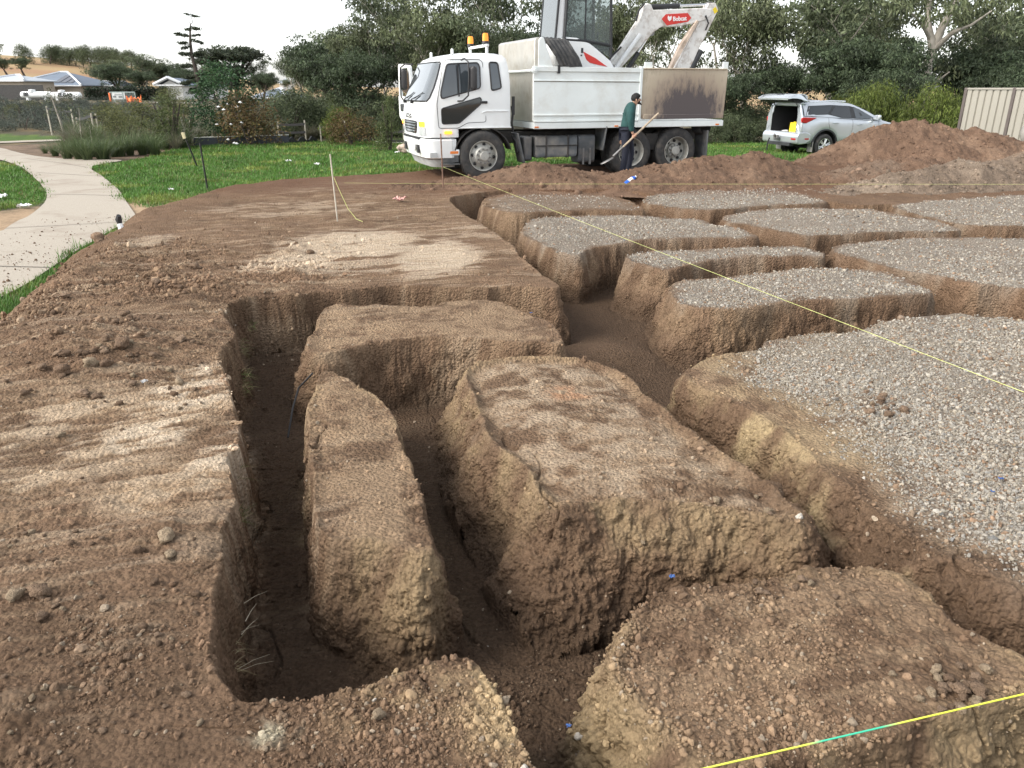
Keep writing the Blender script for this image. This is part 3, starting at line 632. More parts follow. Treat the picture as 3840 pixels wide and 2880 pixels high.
heap('dirt_heap', [(-1.75,15.1,.12,.7),(-.9,15.2,.22,.7),(-.1,15.55,.36,.75),(.45,15.75,.47,.8),(1.0,15.8,.40,.8),(1.7,15.9,.28,.75),(2.4,15.8,.30,.8),(3.05,16.0,.44,.8),(3.6,16.1,.50,.85),(4.3,16.4,.56,.9),(5.0,16.5,.60,.9),(5.7,16.5,.40,.85),(2.6,15.2,.28,.7),(3.7,15.4,.36,.8),(4.6,15.6,.38,.8)], -.02, 'long low ridge of red brown earth in front of the tipper truck', 600, (RB, RB2))
heap('dirt_heap', [(8.2,20.4,.35,.8),(8.9,20.6,.70,.95),(9.6,20.7,1.02,1.1),(10.2,20.7,1.12,1.2),(11.0,20.8,1.02,1.2),(11.9,20.6,.92,1.2),(12.7,20.4,.65,1.1),(13.4,20.2,.42,1.0),(10.6,19.6,.62,1.1),(11.6,19.4,.5,1.0)], -.05, 'tallest dirt heap, hiding the front of the silver car', 630, (RB*1.05, RB2*1.1), 1.2)
heap('dirt_heap', [(6.6,15.9,.22,.7),(7.2,16.0,.42,.85),(7.9,16.1,.56,.9),(8.5,16.3,.5,.9)], -.02, 'brown dirt heap just in front of the tallest heap', 650, (RB, GB))
heap('dirt_heap', [(8.0,15.1,.38,.8),(8.7,15.3,.56,.85),(9.3,15.2,.46,.8)], -.02, 'steep greyish dirt heap beside the far gravel blocks', 670, (GB, GB2))
heap('dirt_heap', [(6.9,14.7,.26,.7),(7.4,14.8,.36,.75),(6.2,14.5,.14,.6)], -.02, 'smallest grey heap nearest the gravel blocks', 690, (GB, GB2), .8)
heap('dirt_heap', [(9.9,16.0,.5,.85),(10.6,16.1,.66,.95),(11.4,16.0,.7,1.0),(12.2,16.0,.55,.9)], -.02, 'pale brown dirt heap at the right end of the row', 710, (GB, RB2))
# ------------------------------------------------------------------ mesh builder for made things
class MB:
    def __init__(s): s.v = []; s.f = []; s.mi = []
    def _add(s, V, Fc, mi=0):
        n = len(s.v); s.v += [tuple(p) for p in V]; s.f += [tuple(i+n for i in f) for f in Fc]; s.mi += [mi]*len(Fc); return s
    def box(s, cx, cy, cz, sx, sy, sz, rot=None, mi=0):
        V = [Vector((x*sx/2, y*sy/2, z*sz/2)) for z in (-1, 1) for y in (-1, 1) for x in (-1, 1)]
        if rot is not None: V = [(Euler(rot).to_matrix() if not isinstance(rot, Matrix) else rot) @ p for p in V]
        return s._add([(p[0]+cx, p[1]+cy, p[2]+cz) for p in V], [(0,2,3,1),(4,5,7,6),(0,1,5,4),(2,6,7,3),(0,4,6,2),(1,3,7,5)], mi)
    def prism(s, poly, a, b, axis='y', mi=0):
        n = len(poly)
        def pt(p, t): return (p[0], t, p[1]) if axis == 'y' else ((t, p[0], p[1]) if axis == 'x' else (p[0], p[1], t))
        return s._add([pt(p, a) for p in poly]+[pt(p, b) for p in poly], [tuple(range(n))[::-1], tuple(range(n, 2*n))]+[(i, (i+1) % n, n+(i+1) % n, n+i) for i in range(n)], mi)
    def tube(s, pts, r, n=8, cap=True, mi=0, up=None):
        pts = [Vector(p) for p in pts]; rs = r if isinstance(r, (list, tuple)) else [r]*len(pts); V = []; Fc = []
        prev = None
        for i, p in enumerate(pts):
            d = (pts[min(i+1, len(pts)-1)]-pts[max(i-1, 0)]).normalized()
            if prev is None:
                u = d.orthogonal().normalized() if up is None else (Vector(up)-d*d.dot(Vector(up))).normalized()
            else: u = (prev-d*prev.dot(d)).normalized()
            prev = u; w_ = d.cross(u)
            for k in range(n):
                a = 2*math.pi*(k+.5)/n; V.append(p+(u*math.cos(a)+w_*math.sin(a))*rs[i])
        for i in range(len(pts)-1):
            for k in range(n): Fc.append((i*n+k, i*n+(k+1) % n, (i+1)*n+(k+1) % n, (i+1)*n+k))
        if cap: Fc += [tuple(range(n))[::-1], tuple(range((len(pts)-1)*n, len(pts)*n))]
        return s._add(V, Fc, mi)
    def lathe(s, prof, c, axis='y', n=32, mi=0, a0=0, a1=2*math.pi):
        """prof: (radius, offset along axis)"""
        full = abs(a1-a0-2*math.pi) < 1e-6; V = []; Fc = []; m = n if full else n+1
        for r, h in prof:
            for k in range(m):
                a = a0+(a1-a0)*k/n; ca, sa = r*math.cos(a), r*math.sin(a)
                V.append((c[0]+ca, c[1]+h, c[2]+sa) if axis == 'y' else ((c[0]+h, c[1]+ca, c[2]+sa) if axis == 'x' else (c[0]+ca, c[1]+sa, c[2]+h)))
        for i in range(len(prof)-1):
            for k in range(n): Fc.append((i*m+k, i*m+(k+1) % m, (i+1)*m+(k+1) % m, (i+1)*m+k))
        return s._add(V, Fc, mi)
    def loft(s, rings, closed=True, cap=True, mi=0):
        n = len(rings[0]); V = [p for r in rings for p in r]; Fc = []
        for i in range(len(rings)-1):
            for k in range(n if closed else n-1): Fc.append((i*n+k, i*n+(k+1) % n, (i+1)*n+(k+1) % n, (i+1)*n+k))
        if cap and closed: Fc += [tuple(range(n))[::-1], tuple(range((len(rings)-1)*n, len(rings)*n))]
        return s._add(V, Fc, mi)
    def panel(s, P3, th, nrm, mi=0):
        """flat polygon of 3-D points given thickness along nrm"""
        n = len(P3); nv = Vector(nrm)*th
        return s._add([Vector(p) for p in P3]+[Vector(p)+nv for p in P3], [tuple(range(n))[::-1], tuple(range(n, 2*n))]+[(i, (i+1) % n, n+(i+1) % n, n+i) for i in range(n)], mi)
    def build(s, name, m, parent=None, bevel=0, seg=2, ang=32, loc=(0,0,0), rot=(0,0,0), sub=0, smooth=True):
        me = bpy.data.meshes.new(name); me.from_pydata(s.v, [], s.f)
        bm = bmesh.new(); bm.from_mesh(me); bmesh.ops.recalc_face_normals(bm, faces=bm.faces[:]); bm.to_mesh(me); bm.free()
        if any(s.mi): me.polygons.foreach_set('material_index', s.mi)
        if smooth:
            me.polygons.foreach_set('use_smooth', [True]*len(me.polygons)); me.set_sharp_from_angle(angle=R(ang))
        o = link(name, me, m, parent, loc, rot)
        if bevel:
            md = o.modifiers.new('bevel', 'BEVEL'); md.width = bevel; md.segments = seg; md.limit_method = 'ANGLE'; md.angle_limit = R(ang); md.harden_normals = False
        if sub:
            md = o.modifiers.new('sub', 'SUBSURF'); md.levels = sub; md.render_levels = sub
        return o
def rrect(x0, x1, y0, y1, r, n=4):
    """rounded rectangle outline; r may be (x0y0, x1y0, x1y1, x0y1)"""
    rs = r if isinstance(r, (list, tuple)) else [r]*4; out = []
    for (cx, cy, sx, sy, a), q in zip(((x0, y0, 1, 1, 180), (x1, y0, -1, 1, 270), (x1, y1, -1, -1, 0), (x0, y1, 1, -1, 90)), rs):
        for k in range(n+1):
            t = R(a+90*k/n); out.append((cx+sx*q+q*math.cos(t), cy+sy*q+q*math.sin(t)))
    return out
def rpoly(P, r, n=3):
    """round the corners of a polygon"""
    out = []; m = len(P)
    for i in range(m):
        p = Vector(P[i]); a = Vector(P[i-1]); b = Vector(P[(i+1) % m]); q = min(r, (a-p).length*.45, (b-p).length*.45)
        s0 = p+(a-p).normalized()*q; s1 = p+(b-p).normalized()*q
        for k in range(n+1):
            t = k/n; out.append(tuple((1-t)**2*s0+2*t*(1-t)*p+t*t*s1))
    return out
M = dict(
 white=mat('white_paint', (.80,.83,.83), .32, var=.04, scale=2, dirt=(.55,.50,.42), dirt_amt=.28, dirt_scale=2.2, coat=.25),
 bodywhite=mat('tipper_white', (.74,.79,.78), .42, var=.06, scale=1.5, dirt=(.50,.47,.40), dirt_amt=.5, dirt_scale=1.8),
 alu=mat('stained_aluminium', (.62,.60,.55), .34, .75, var=.1, scale=3, dirt=(.42,.36,.27), dirt_amt=.7, dirt_scale=3.2),
 black=mat('black_plastic', (.022,.022,.024), .55, var=.2),
 glass=mat('dark_glass', (.016,.020,.024), .06, var=.05, spec=.9),
 screen=mat('windscreen_glass', (.05,.062,.066), .05, var=.05, spec=1.0, coat=.6),
 rubber=mat('tyre_rubber', (.038,.038,.038), .85, var=.25, scale=9, dirt=(.16,.135,.11), dirt_amt=.45, dirt_scale=6, bump=.3, bscale=60),
 steelrim=mat('painted_rim', (.40,.40,.37), .5, .35, var=.15, dirt=(.16,.13,.10), dirt_amt=.6, dirt_scale=7),
 chassis=mat('chassis', (.030,.029,.028), .8, var=.3, dirt=(.10,.085,.07), dirt_amt=.6, dirt_scale=4),
 tank=mat('dusty_tank', (.085,.092,.098), .55, .2, var=.25, dirt=(.20,.175,.145), dirt_amt=.75, dirt_scale=3),
 amber=mat('amber_lens', (.85,.25,.02), .2, var=.05, emit=(1.0,.32,.02), estr=.25),
 indicator=mat('lit_indicator', (.9,.32,.03), .2, var=.05, emit=(1.0,.36,.03), estr=1.0),
 lens=mat('clear_lens', (.62,.66,.68), .08, .4, var=.1, scale=12),
 redlens=mat('red_lens', (.42,.012,.012), .15, var=.1),
 orangelens=mat('orange_reflector', (.70,.20,.04), .3, var=.1),
 chrome=mat('chrome', (.75,.76,.77), .12, 1.0, var=.05),
 digwhite=mat('digger_white', (.80,.82,.82), .30, var=.05, dirt=(.52,.47,.40), dirt_amt=.3, dirt_scale=3, coat=.3),
 dirtywhite=mat('scuffed_white', (.74,.73,.70), .45, var=.08, dirt=(.24,.16,.10), dirt_amt=.8, dirt_scale=5),
 red=mat('signal_red', (.62,.035,.025), .4, var=.06),
 letter=mat('white_letter', (.85,.85,.85), .5, var=.03),
 silver=mat('silver_paint', (.56,.60,.64), .26, .55, var=.03, coat=.6, dirt=(.42,.40,.36), dirt_amt=.12),
 alloy=mat('machined_alloy', (.66,.67,.68), .25, .8, var=.05),
 trim=mat('dark_trim', (.030,.032,.035), .6, var=.2),
 interior=mat('dark_interior', (.018,.018,.020), .8, var=.2),
 yellow=mat('yellow_plastic', (.80,.62,.02), .45, var=.08),
 wood=mat('weathered_wood', (.42,.34,.25), .85, var=.25, scale=14, dirt=(.25,.2,.15), dirt_amt=.5, dirt_scale=9),
 stake=mat('grey_hardwood', (.46,.42,.35), .9, var=.25, scale=10),
 blackstake=mat('tarred_stake', (.020,.019,.018), .8, var=.3),
 steel=mat('dull_steel', (.22,.22,.22), .5, .7, var=.2, dirt=(.14,.1,.07), dirt_amt=.6, dirt_scale=10),
 rust=mat('rusty_rod', (.17,.10,.07), .85, var=.3, scale=20),
 cloth=mat('white_litter', (.80,.80,.80), .7, var=.08),
 blue=mat('blue_plastic', (.02,.12,.55), .4, var=.1),
)
# ------------------------------------------------------------------ tipper truck (x forward, y towards its left side, z up; origin on the ground under the front axle)
TA = R(199); hx, hy = math.cos(TA), math.sin(TA)
TN = (-hy, hx)                                    # its left, facing the camera
TP = (-.593-TN[0]*1.15, 16.64-TN[1]*1.15)
truck = empty('tipper_truck', (TP[0], TP[1], -.04), TA, 'white tipper truck with open far door and a digger loaded in its tray', 'truck')
def tw(x, y, z):                                  # truck to world
    return (TP[0]+hx*x+TN[0]*y, TP[1]+hy*x+TN[1]*y, z-.04)
# cab shell: rings of a rounded plan at each height
def cab_front(z):                                  # x of the front surface on the centre line
    pts = [(.52,1.20),(.85,1.235),(1.2,1.24),(1.55,1.19),(2.28,.86),(2.40,.72),(2.47,.50)]
    for (a, b), (c, d) in zip(pts, pts[1:]):
        if z <= c: return b+(d-b)*(z-a)/(c-a)
    return pts[-1][1]
def cab_half(z): return 1.13 if z < 1.5 else 1.13-.12*((z-1.5)/.97)**1.6
def cab_back(z): return -.62 if z < 1.9 else -.62+.10*((z-1.9)/.57)**2
def cab_ring(z, inset=0.0, xb=None):
    h = cab_half(z)-inset; xf = cab_front(z)-inset; b = (cab_back(z)+inset) if xb is None else xb
    rf = .26; ring = []
    ring += [(b, -h+.06), (b+.02, -h+.015), (b+.06, -h)]
    for x in (0.12, .3, .5, .66): ring.append((b+(xf-rf-b)*x, -h))
    for k in range(7):
        t = R(-90+90*k/6); ring.append((xf-rf+rf*math.cos(t)-.05*(1-math.cos(t))*0, -h+rf+rf*math.sin(t)))
    for q in (-.5, 0, .5): ring.append((xf+.035*(1-q*q*2), q*(h-rf)))
    R2 = [(x, -y) for x, y in ring[:14]][::-1]
    return [(x, y, z) for x, y in ring+R2]
zs = [1.03, 1.2, 1.4, 1.55, 1.7, 1.9, 2.1, 2.28, 2.36]
m = MB(); rings = [cab_ring(z) for z in zs]
rings += [cab_ring(2.42, .05), cab_ring(2.455, .16), cab_ring(2.47, .40)]
m.loft(rings)
cab = m.build('cab', M['white'], truck, ang=40)
# front apron below the doors (stops at the wheel arch)
m = MB(); m.loft([cab_ring(z, 0, .50) for z in (.86, .95, 1.029)]); m.build('front_apron', M['white'], truck)
m = MB(); m.loft([[(x+.02, y*1.005, z) for x, y, z in cab_ring(.85, 0, .60)][i] and [(x+.02 if x > .7 else x, y*1.005, z) for x, y, z in cab_ring(z, q, .60)] for i, (z, q) in enumerate(((.42, .10), (.46, .02), (.62, 0), (.80, 0), (.835, .03)))])
bump = m.build('bumper', M['white'], truck, ang=40)
m = MB(); m.loft([[(x-.03, y*.985, z) for x, y, z in cab_ring(z, q, .60)] for z, q in ((.27, .10), (.418, .05))]); m.build('air_dam', mat('grey_apron', (.42,.44,.44), .6, var=.1, dirt=(.2,.16,.12), dirt_amt=.6, dirt_scale=5), bump)
m = MB(); m.box(1.262, -.62, .62, .03, .17, .16).box(1.262, .62, .62, .03, .17, .16).box(1.255, 0, .835, .05, 1.5, .03); m.build('air_intake', M['black'], bump)
m = MB(); m.prism(rrect(.98, 1.13, .47, .57, .02), 1.118, 1.142); m.build('fog_lamp', M['lens'], bump)
m = MB(); m.box(1.298, .32, .66, .012, .37, .13); pl = m.build('number_plate', M['letter'], bump, bevel=.01)
def text(body, size, m_, parent, M4, name='lettering', extrude=.004, bold=False, shear=0):
    cu = bpy.data.curves.new(name, 'FONT'); cu.body = body; cu.size = size; cu.align_x = 'CENTER'; cu.align_y = 'CENTER'; cu.extrude = extrude; cu.shear = shear
    if bold: cu.offset = size*.03
    tmp = bpy.data.objects.new(name, cu); C.objects.link(tmp)
    bpy.context.view_layer.update()
    me = bpy.data.meshes.new_from_object(tmp.evaluated_get(bpy.context.evaluated_depsgraph_get())); bpy.data.objects.remove(tmp); bpy.data.curves.remove(cu)
    me.name = name; me.materials.clear(); me.materials.append(m_)
    o = bpy.data.objects.new(name, me); C.objects.link(o); o.parent = parent; o.matrix_local = M4
    return o
def frame(origin, xdir, ydir):
    x = Vector(xdir).normalized(); y = Vector(ydir); y = (y-x*x.dot(y)).normalized(); z = x.cross(y)
    M4 = Matrix((x, y, z)).transposed().to_4x4(); M4.translation = Vector(origin); return M4
# front: windscreen, grille, lamps
def front_pt(y, z, out=.006):
    h = cab_half(z); rf = .26; xf = cab_front(z)
    if abs(y) <= h-rf: x = xf+.035*(1-(y/(h-rf)/1)**2*.5)*1.0; n = (1, 0)
    else:
        q = min(1, (abs(y)-(h-rf))/rf); c = math.sqrt(max(0, 1-q*q)); x = xf-rf+rf*c; n = (c, math.copysign(q, y))
    return (x+n[0]*out, y+n[1]*out, z)
m = MB(); ny = 25
def wrow(z, w): return [front_pt((-1+2*k/(ny-1))*w, z, .010) for k in range(ny)]
m.loft([wrow(z, w) for z, w in ((1.56, 1.02), (1.62, 1.045), (1.8, 1.04), (2.0, 1.01), (2.18, .97), (2.25, .95), (2.275, .90))], closed=False)
m.build('windscreen', M['screen'], truck, ang=60)
m = MB(); ed = [front_pt((-1+2*k/24)*1.03, 1.555, .012) for k in range(25)]+[front_pt(1.055, 1.62, .012), front_pt(1.05, 1.8, .012), front_pt(1.02, 2.0, .012), front_pt(.98, 2.18, .012), front_pt(.955, 2.26, .012)]+[front_pt((1-2*k/24)*.93, 2.285, .012) for k in range(25)]+[front_pt(-.955, 2.26, .012), front_pt(-.98, 2.18, .012), front_pt(-1.02, 2.0, .012), front_pt(-1.05, 1.8, .012), front_pt(-1.055, 1.62, .012)]
m.tube(ed+[ed[0]], .014, 6, cap=False); m.build('windscreen_seal', M['black'], truck)
for y0, y1 in ((.15, .62), (-.62, -.15)):
    m = MB()
    m.tube([front_pt(y0, 1.53, .03), front_pt(y0+.02, 1.58, .05), front_pt(y1, 1.66, .03)], .011, 6)
    m.tube([front_pt(y1-.28, 1.60, .03), front_pt(y1+.2, 1.72, .025)], .008, 5)
    m.box(*front_pt(y0, 1.525, .02), .06, .07, .05); m.build('wiper', M['black'], truck)
m = MB(); W = .50
m.loft([[front_pt(q*w, z, .008) for q in (-1, -.6, -.2, .2, .6, 1)] for z, w in ((.925, .46), (.96, .53), (1.14, .60), (1.17, .58))], closed=False)
gr = m.build('grille', M['black'], truck)
m = MB()
for r_ in range(4):
    z = .965+.055*r_; n_ = 22
    m.tube([front_pt((-.5-.02*r_)+(1.0+.04*r_)*k/n_, z+.018*math.sin(k*math.pi/1.0*.95), .02) for k in range(n_+1)], .007, 5)
m.build('grille_bars', M['chrome'], gr)
text('F  U  S  O', .125, M['chrome'], truck, frame(front_pt(0, 1.255, .03), (0, 1, 0), (-.02, 0, 1)), 'lettering', .008)
for sgn in (1, -1):
    m = MB(); m.loft([[front_pt(sgn*(.80+.24*q/5), z, .012) for q in range(6)] for z in (.895, .92, 1.03, 1.055)], closed=False); hl = m.build('headlight', M['lens'], truck, ang=50)
    m = MB(); m.loft([[front_pt(sgn*(.82+.20*q/5), z, .014) for q in range(6)] for z in (1.065, 1.08, 1.15, 1.165)], closed=False); m.build('turn_signal', M['indicator'], truck, ang=50)
# side: doors, glass, dark lower pane, lamps
def side(P, y_out, s=1):
    return [(x, s*(cab_half(z)+y_out), z) for x, z in P]
for s in (1,):
    seam = [(.93,1.04),(.955,1.5),(.78,2.27),(.70,2.33),(.02,2.335),(-.035,2.28),(-.07,1.15),(.32,1.14),(.52,1.04)]
    m = MB(); loop = side(rpoly(seam, .05), .001); m.tube(loop+[loop[0]], .006, 5, cap=False); m.build('door_seam', M['black'], truck)
def subdiv(P, k=6):
    out = []
    for i in range(len(P)):
        a, b = P[i], P[(i+1) % len(P)]
        for j in range(k): out.append((a[0]+(b[0]-a[0])*j/k, a[1]+(b[1]-a[1])*j/k))
    return out
def pane(name, P, s, out, m_, parent, r=.05, rim=None):
    Q = rpoly(P, r, 4); c = (sum(p[0] for p in Q)/len(Q), sum(p[1] for p in Q)/len(Q))
    mm = MB(); rings = []
    for t in (1, .9, .7, .4, .1): rings.append(side([(c[0]+(p[0]-c[0])*t, c[1]+(p[1]-c[1])*t) for p in Q], out, s))
    mm.loft(rings, cap=True); o = mm.build(name, m_, parent, ang=60)
    if rim:
        mm = MB(); lp = side(Q, out, s); mm.tube(lp+[lp[0]], rim, 6, cap=False); mm.build('seal', M['black'], o)
    return o
M_sideglass = mat('side_glass', (.055,.068,.078), .05, var=.25, scale=1.5, spec=1.0)
WIN = [(.86,1.60),(.865,1.72),(.71,2.245),(.07,2.275),(.03,2.2),(.035,1.80)]
w1 = pane('window', WIN, 1, .004, M_sideglass, truck, .06, .014)
mm = MB(); mm.box(.50, 1.135, 1.94, .022, .02, .60, rot=(R(5), 0, 0)); mm.build('sash_bar', M['black'], w1)
pane('window', [(-.20,1.75),(-.17,2.285),(-.35,2.28),(-.41,1.80)], 1, .004, M_sideglass, truck, .05, .016)
pane('lower_window', [(.86,1.12),(.865,1.415),(.05,1.625),(.02,1.58),(.03,1.50),(.50,1.13)], 1, .004, M['glass'], truck, .05, .01)
m = MB(); m.prism(rrect(.50, .74, .865, 1.0, .02), 1.129, 1.131); m = MB(); m.prism(rpoly([(.66,.985),(.82,.985),(.82,.925),(.66,.925)], .025), 1.125, 1.16); m.build('side_indicator', M['indicator'], truck, bevel=.008)
m = MB(); m.prism([(-.62,1.055),(.40,1.05),(.55,1.028),(-.62,1.028)], 1.10, 1.14); m.build('sill_flare', M['white'], truck, bevel=.006)
m = MB(); m.tube([tuple(side([(.02,1.33)], .012)[0]), tuple(side([(-.07,1.36)], .012)[0]), tuple(side([(-.55,1.36)], .012)[0])], .012, 5); m.build('body_crease', M['white'], truck)
m = MB(); m.box(-.03, 1.145, 1.53, .14, .03, .05); m.build('door_handle', M['black'], truck, bevel=.01)
# wheel arch lip and steps
m = MB(); pts = []
for k in range(13):
    a = R(15+150*k/12); pts.append((.64*math.cos(a)-.01, .44+.62*math.sin(a)))
m.prism([(x*1.0, z) for x, z in pts]+[(x*.965, .44+(z-.44)*.965) for x, z in pts[::-1]], .80, 1.12); m.build('wheel_arch', M['chassis'], truck)
m = MB(); m.box(.72, 1.0, .56, .44, .24, .12); m.box(.76, .98, .72, .40, .26, .22); m.build('step_housing', M['white'], truck, bevel=.02)
m = MB(); m.box(.70, 1.0, .33, .40, .28, .03); m.box(.70, 1.0, .445, .36, .20, .16); m.build('step', M['tank'], truck, bevel=.006)
m = MB(); m.box(.62, 1.125, .565, .17, .014, .05); m.build('reflector', M['orangelens'], truck)
# mirrors on hoops
for s in (1, -1):
    fx = .60
    m = MB()
    hoop = [(.42, s*1.10, 2.32), (.40, s*1.26, 2.34), (.36, s*1.38, 2.28), (.35, s*1.40, 2.0), (.37, s*1.38, 1.66), (.44, s*1.22, 1.56), (.52, s*1.13, 1.555)] if s == 1 else [(.95, s*1.02, 2.28), (1.08, s*1.2, 2.30), (1.16, s*1.34, 2.22), (1.17, s*1.36, 2.0), (1.17, s*1.36, 1.62), (1.13, s*1.22, 1.52), (1.15, s*1.06, 1.50)]
    m.tube(hoop, .016, 8); mr = m.build('mirror_arm', M['black'], truck)
    m = MB(); cx = hoop[3][0]; m.loft([[(cx+dx*.5-.09, s*1.38+y, 1.98+z) for y, z in rrect(-q, q, -.22*qq, .22*qq, .04)] for dx, q, qq in ((-.1, .10, .9), (-.03, .125, 1), (.06, .12, 1), (.14, .09, .85))]); m.build('mirror', M['black'], mr)
# open far door
m = MB(); DO = [(0,0),(0,.48),(.12,1.16),(.20,1.22),(.86,1.24),(.90,1.16),(.92,.1),(.80,.02),(.5,-.12),(.15,-.16)]
WO = rpoly([(.10,.56),(.20,1.10),(.80,1.12),(.82,.66)], .06)
door = MB()
door.prism([(p[0], p[1]) for p in [(0,0),(0,.5),(.92,.55),(.92,.1),(.80,.02),(.5,-.12),(.15,-.16)]], -.05, .05)
for seg_ in ([(0,.5),(.12,1.16),(.20,1.22),(.24,1.14),(.10,.54)], [(.20,1.22),(.86,1.24),(.84,1.13),(.24,1.14)], [(.86,1.24),(.90,1.16),(.92,.55),(.82,.55),(.80,1.13),(.84,1.13)]): door.prism(seg_, -.035, .035)
od = door.build('open_door', M['white'], truck, bevel=.01, loc=(.93, -1.15, 1.08), rot=(0, 0, R(-62)))
od.rotation_euler = (0, 0, R(277))
m = MB(); m.prism(WO, -.006, .006); m.build('door_glass', M['glass'], od)
m = MB(); m.box(.45, .06, .30, .6, .04, .16); m.build('door_trim', M['trim'], od, bevel=.02)
# roof beacons on a bar
m = MB(); m.box(-.16, .35, 2.60, .06, 1.3, .05); m.box(-.16, .95, 2.52, .05, .05, .14); m.box(-.16, -.25, 2.52, .05, .05, .14); bar = m.build('beacon_bar', M['white'], truck, bevel=.006)
for y in (.86, -.22):
    m = MB(); m.lathe([(.070, 0), (.068, .045), (.060, .06)], (-.16, y, 2.625), 'z', 20); m.build('beacon_base', M['black'], bar)
    m = MB(); m.lathe([(.062, 0), (.060, .08), (.055, .13), (.04, .145), (0, .147)], (-.16, y, 2.685), 'z', 20); m.build('beacon_lamp', M['amber'], bar)
for y in (.9, -.9): MB().lathe([(.03, 0), (.03, .10), (0, .12)], (.55, y, 2.42), 'z', 12).build('marker_lamp', M['white'], truck)
# wheels
def wheel(x, s, dual):
    y = s*1.14; d = -s
    t = MB(); rt = .50
    prof = [(.30, 0), (.335, d*-.012), (.42, d*-.018), (.472, d*.006), (.492, d*.03), (.498, d*.055), (.498, d*.21), (.485, d*.25), (.40, d*.28), (.30, d*.27)]
    t.lathe(prof, (x, y, .50-.02), 'y', 56); wh = t.build('wheel', M['rubber'], truck, ang=50)
    if dual:
        t = MB(); t.lathe([(r_, h+d*.31) for r_, h in prof], (x, y, .48), 'y', 48); t.build('inner_tyre', M['rubber'], wh, ang=50)
    # tread blocks
    for off in ((0,) if not dual else (0, d*.31)):
        t = MB()
        for k in range(54):
            a = 2*math.pi*k/54
            for j, (o1, wd) in enumerate(((.085, .05), (.175, .05))):
                a2 = a+(.05 if j else 0)
                t.box(x+.498*math.cos(a2), y+d*o1+off, .48+.498*math.sin(a2), .016, wd, .034, rot=(0, -a2, 0))
        t.build('tread', M['rubber'], wh)
    r = MB()
    if not dual:
        r.lathe([(.305, d*.0), (.300, d*-.02), (.285, d*-.01), (.275, d*.03), (.262, d*.045), (.20, d*.02), (.17, d*-.02), (.16, d*-.03), (.10, d*-.035), (.098, d*-.09), (.085, d*-.10), (0, d*-.102)], (x, y, .48), 'y', 40)
    else:
        r.lathe([(.305, d*.0), (.300, d*-.02), (.288, d*-.01), (.275, d*.05), (.268, d*.16), (.25, d*.175), (.155, d*.17), (.15, d*.10), (.14, d*.09), (.10, d*.085), (.098, d*.03), (.085, d*.02), (0, d*.018)], (x, y, .48), 'y', 40)
    for k in range(10):
        a = 2*math.pi*k/10+.2; rr_ = .142 if not dual else .125; yy = y+(d*-.03 if not dual else d*.095)
        r.lathe([(.018, 0), (.018, d*-.035), (0, d*-.036)], (x+rr_*math.cos(a), yy, .48+rr_*math.sin(a)), 'y', 6, mi=1)
    for k in range(8):
        a = 2*math.pi*k/8+.1; rr_ = .232 if not dual else .21; yy = y+(d*.026 if not dual else d*.164)
        r.lathe([(.034, d*-.012), (.034, d*.004), (0, d*-.012)], (x+rr_*math.cos(a), yy, .48+rr_*math.sin(a)), 'y', 14, mi=2)
    r.build('rim', [M['steelrim'], M['steel'], M['black']], wh, ang=35)
    return wh
for s in (1, -1):
    wheel(0, s, False); wheel(-3.42, s, True); wheel(-4.56, s, True)
m = MB(); m.box(-2.2, .42, .80, 6.6, .09, .24).box(-2.2, -.42, .80, 6.6, .09, .24)
for x in (0, -3.42, -4.56): m.tube([(x, -.95, .48), (x, .95, .48)], .075, 10)
m.box(.3, 0, .75, 1.0, .8, .5); m.box(-4.0, 0, .70, 1.9, 1.0, .25); m.box(-3.99, .98, .68, .30, .06, .35)
m.build('chassis', M['chassis'], truck, bevel=.01)
# mudguards / flaps between the axles
MB().box(-2.72, .98, .78, .03, .55, .50, rot=(0, R(-8), 0)).build('mud_flap', M['tank'], truck, bevel=.01); MB().box(-5.28, .98, .60, .03, .55, .62).build('mud_flap', M['tank'], truck, bevel=.01); MB().box(-.82, .98, .62, .03, .45, .62, rot=(0, R(14), 0)).build('mud_flap', M['tank'], truck, bevel=.01)
# tanks under the tray
m = MB(); m.loft([[(x, .98+y, .635+z) for y, z in rrect(-.22, .22, -.22, .22, .08)] for x in (-1.14, -1.16, -2.08, -2.10)]); tk = m.build('fuel_tank', M['tank'], truck, bevel=.02)
for x in (-1.38, -1.88): MB().box(x, .98, .635, .045, .455, .455).build('tank_strap', M['chassis'], tk, bevel=.01)
m = MB(); m.box(-1.62, 1.205, .66, .98, .016, .022); m.build('tank_strap', M['chassis'], tk, bevel=.01)
m = MB(); m.loft([[(x, .95+y, .57+z) for y, z in rrect(-.20, .20, -.29, .29, .07)] for x in (-2.14, -2.18, -2.50, -2.54)]); tk2 = m.build('battery_box', M['tank'], truck, bevel=.02)
for x in (-2.26, -2.42): MB().box(x, 1.155, .42, .04, .02, .34).build('latch', M['steel'], tk2)
m = MB(); m.box(-1.0, .95, .60, .20, .34, .50); m.build('air_tank', M['tank'], truck, bevel=.04)
m = MB(); m.tube([(-.72, .9, .85), (-.78, 1.0, .75), (-.80, 1.02, .55), (-.95, 1.0, .48)], .03, 8); m.tube([(-.66, 1.03, 1.45), (-.68, 1.05, 1.30), (-.66, 1.04, 1.12), (-.7, 1.0, .95)], .022, 8); m.build('air_hose', M['black'], truck)
m = MB(); m.box(-.70, 1.02, 1.46, .05, .05, .36); m.build('stay', M['black'], truck)
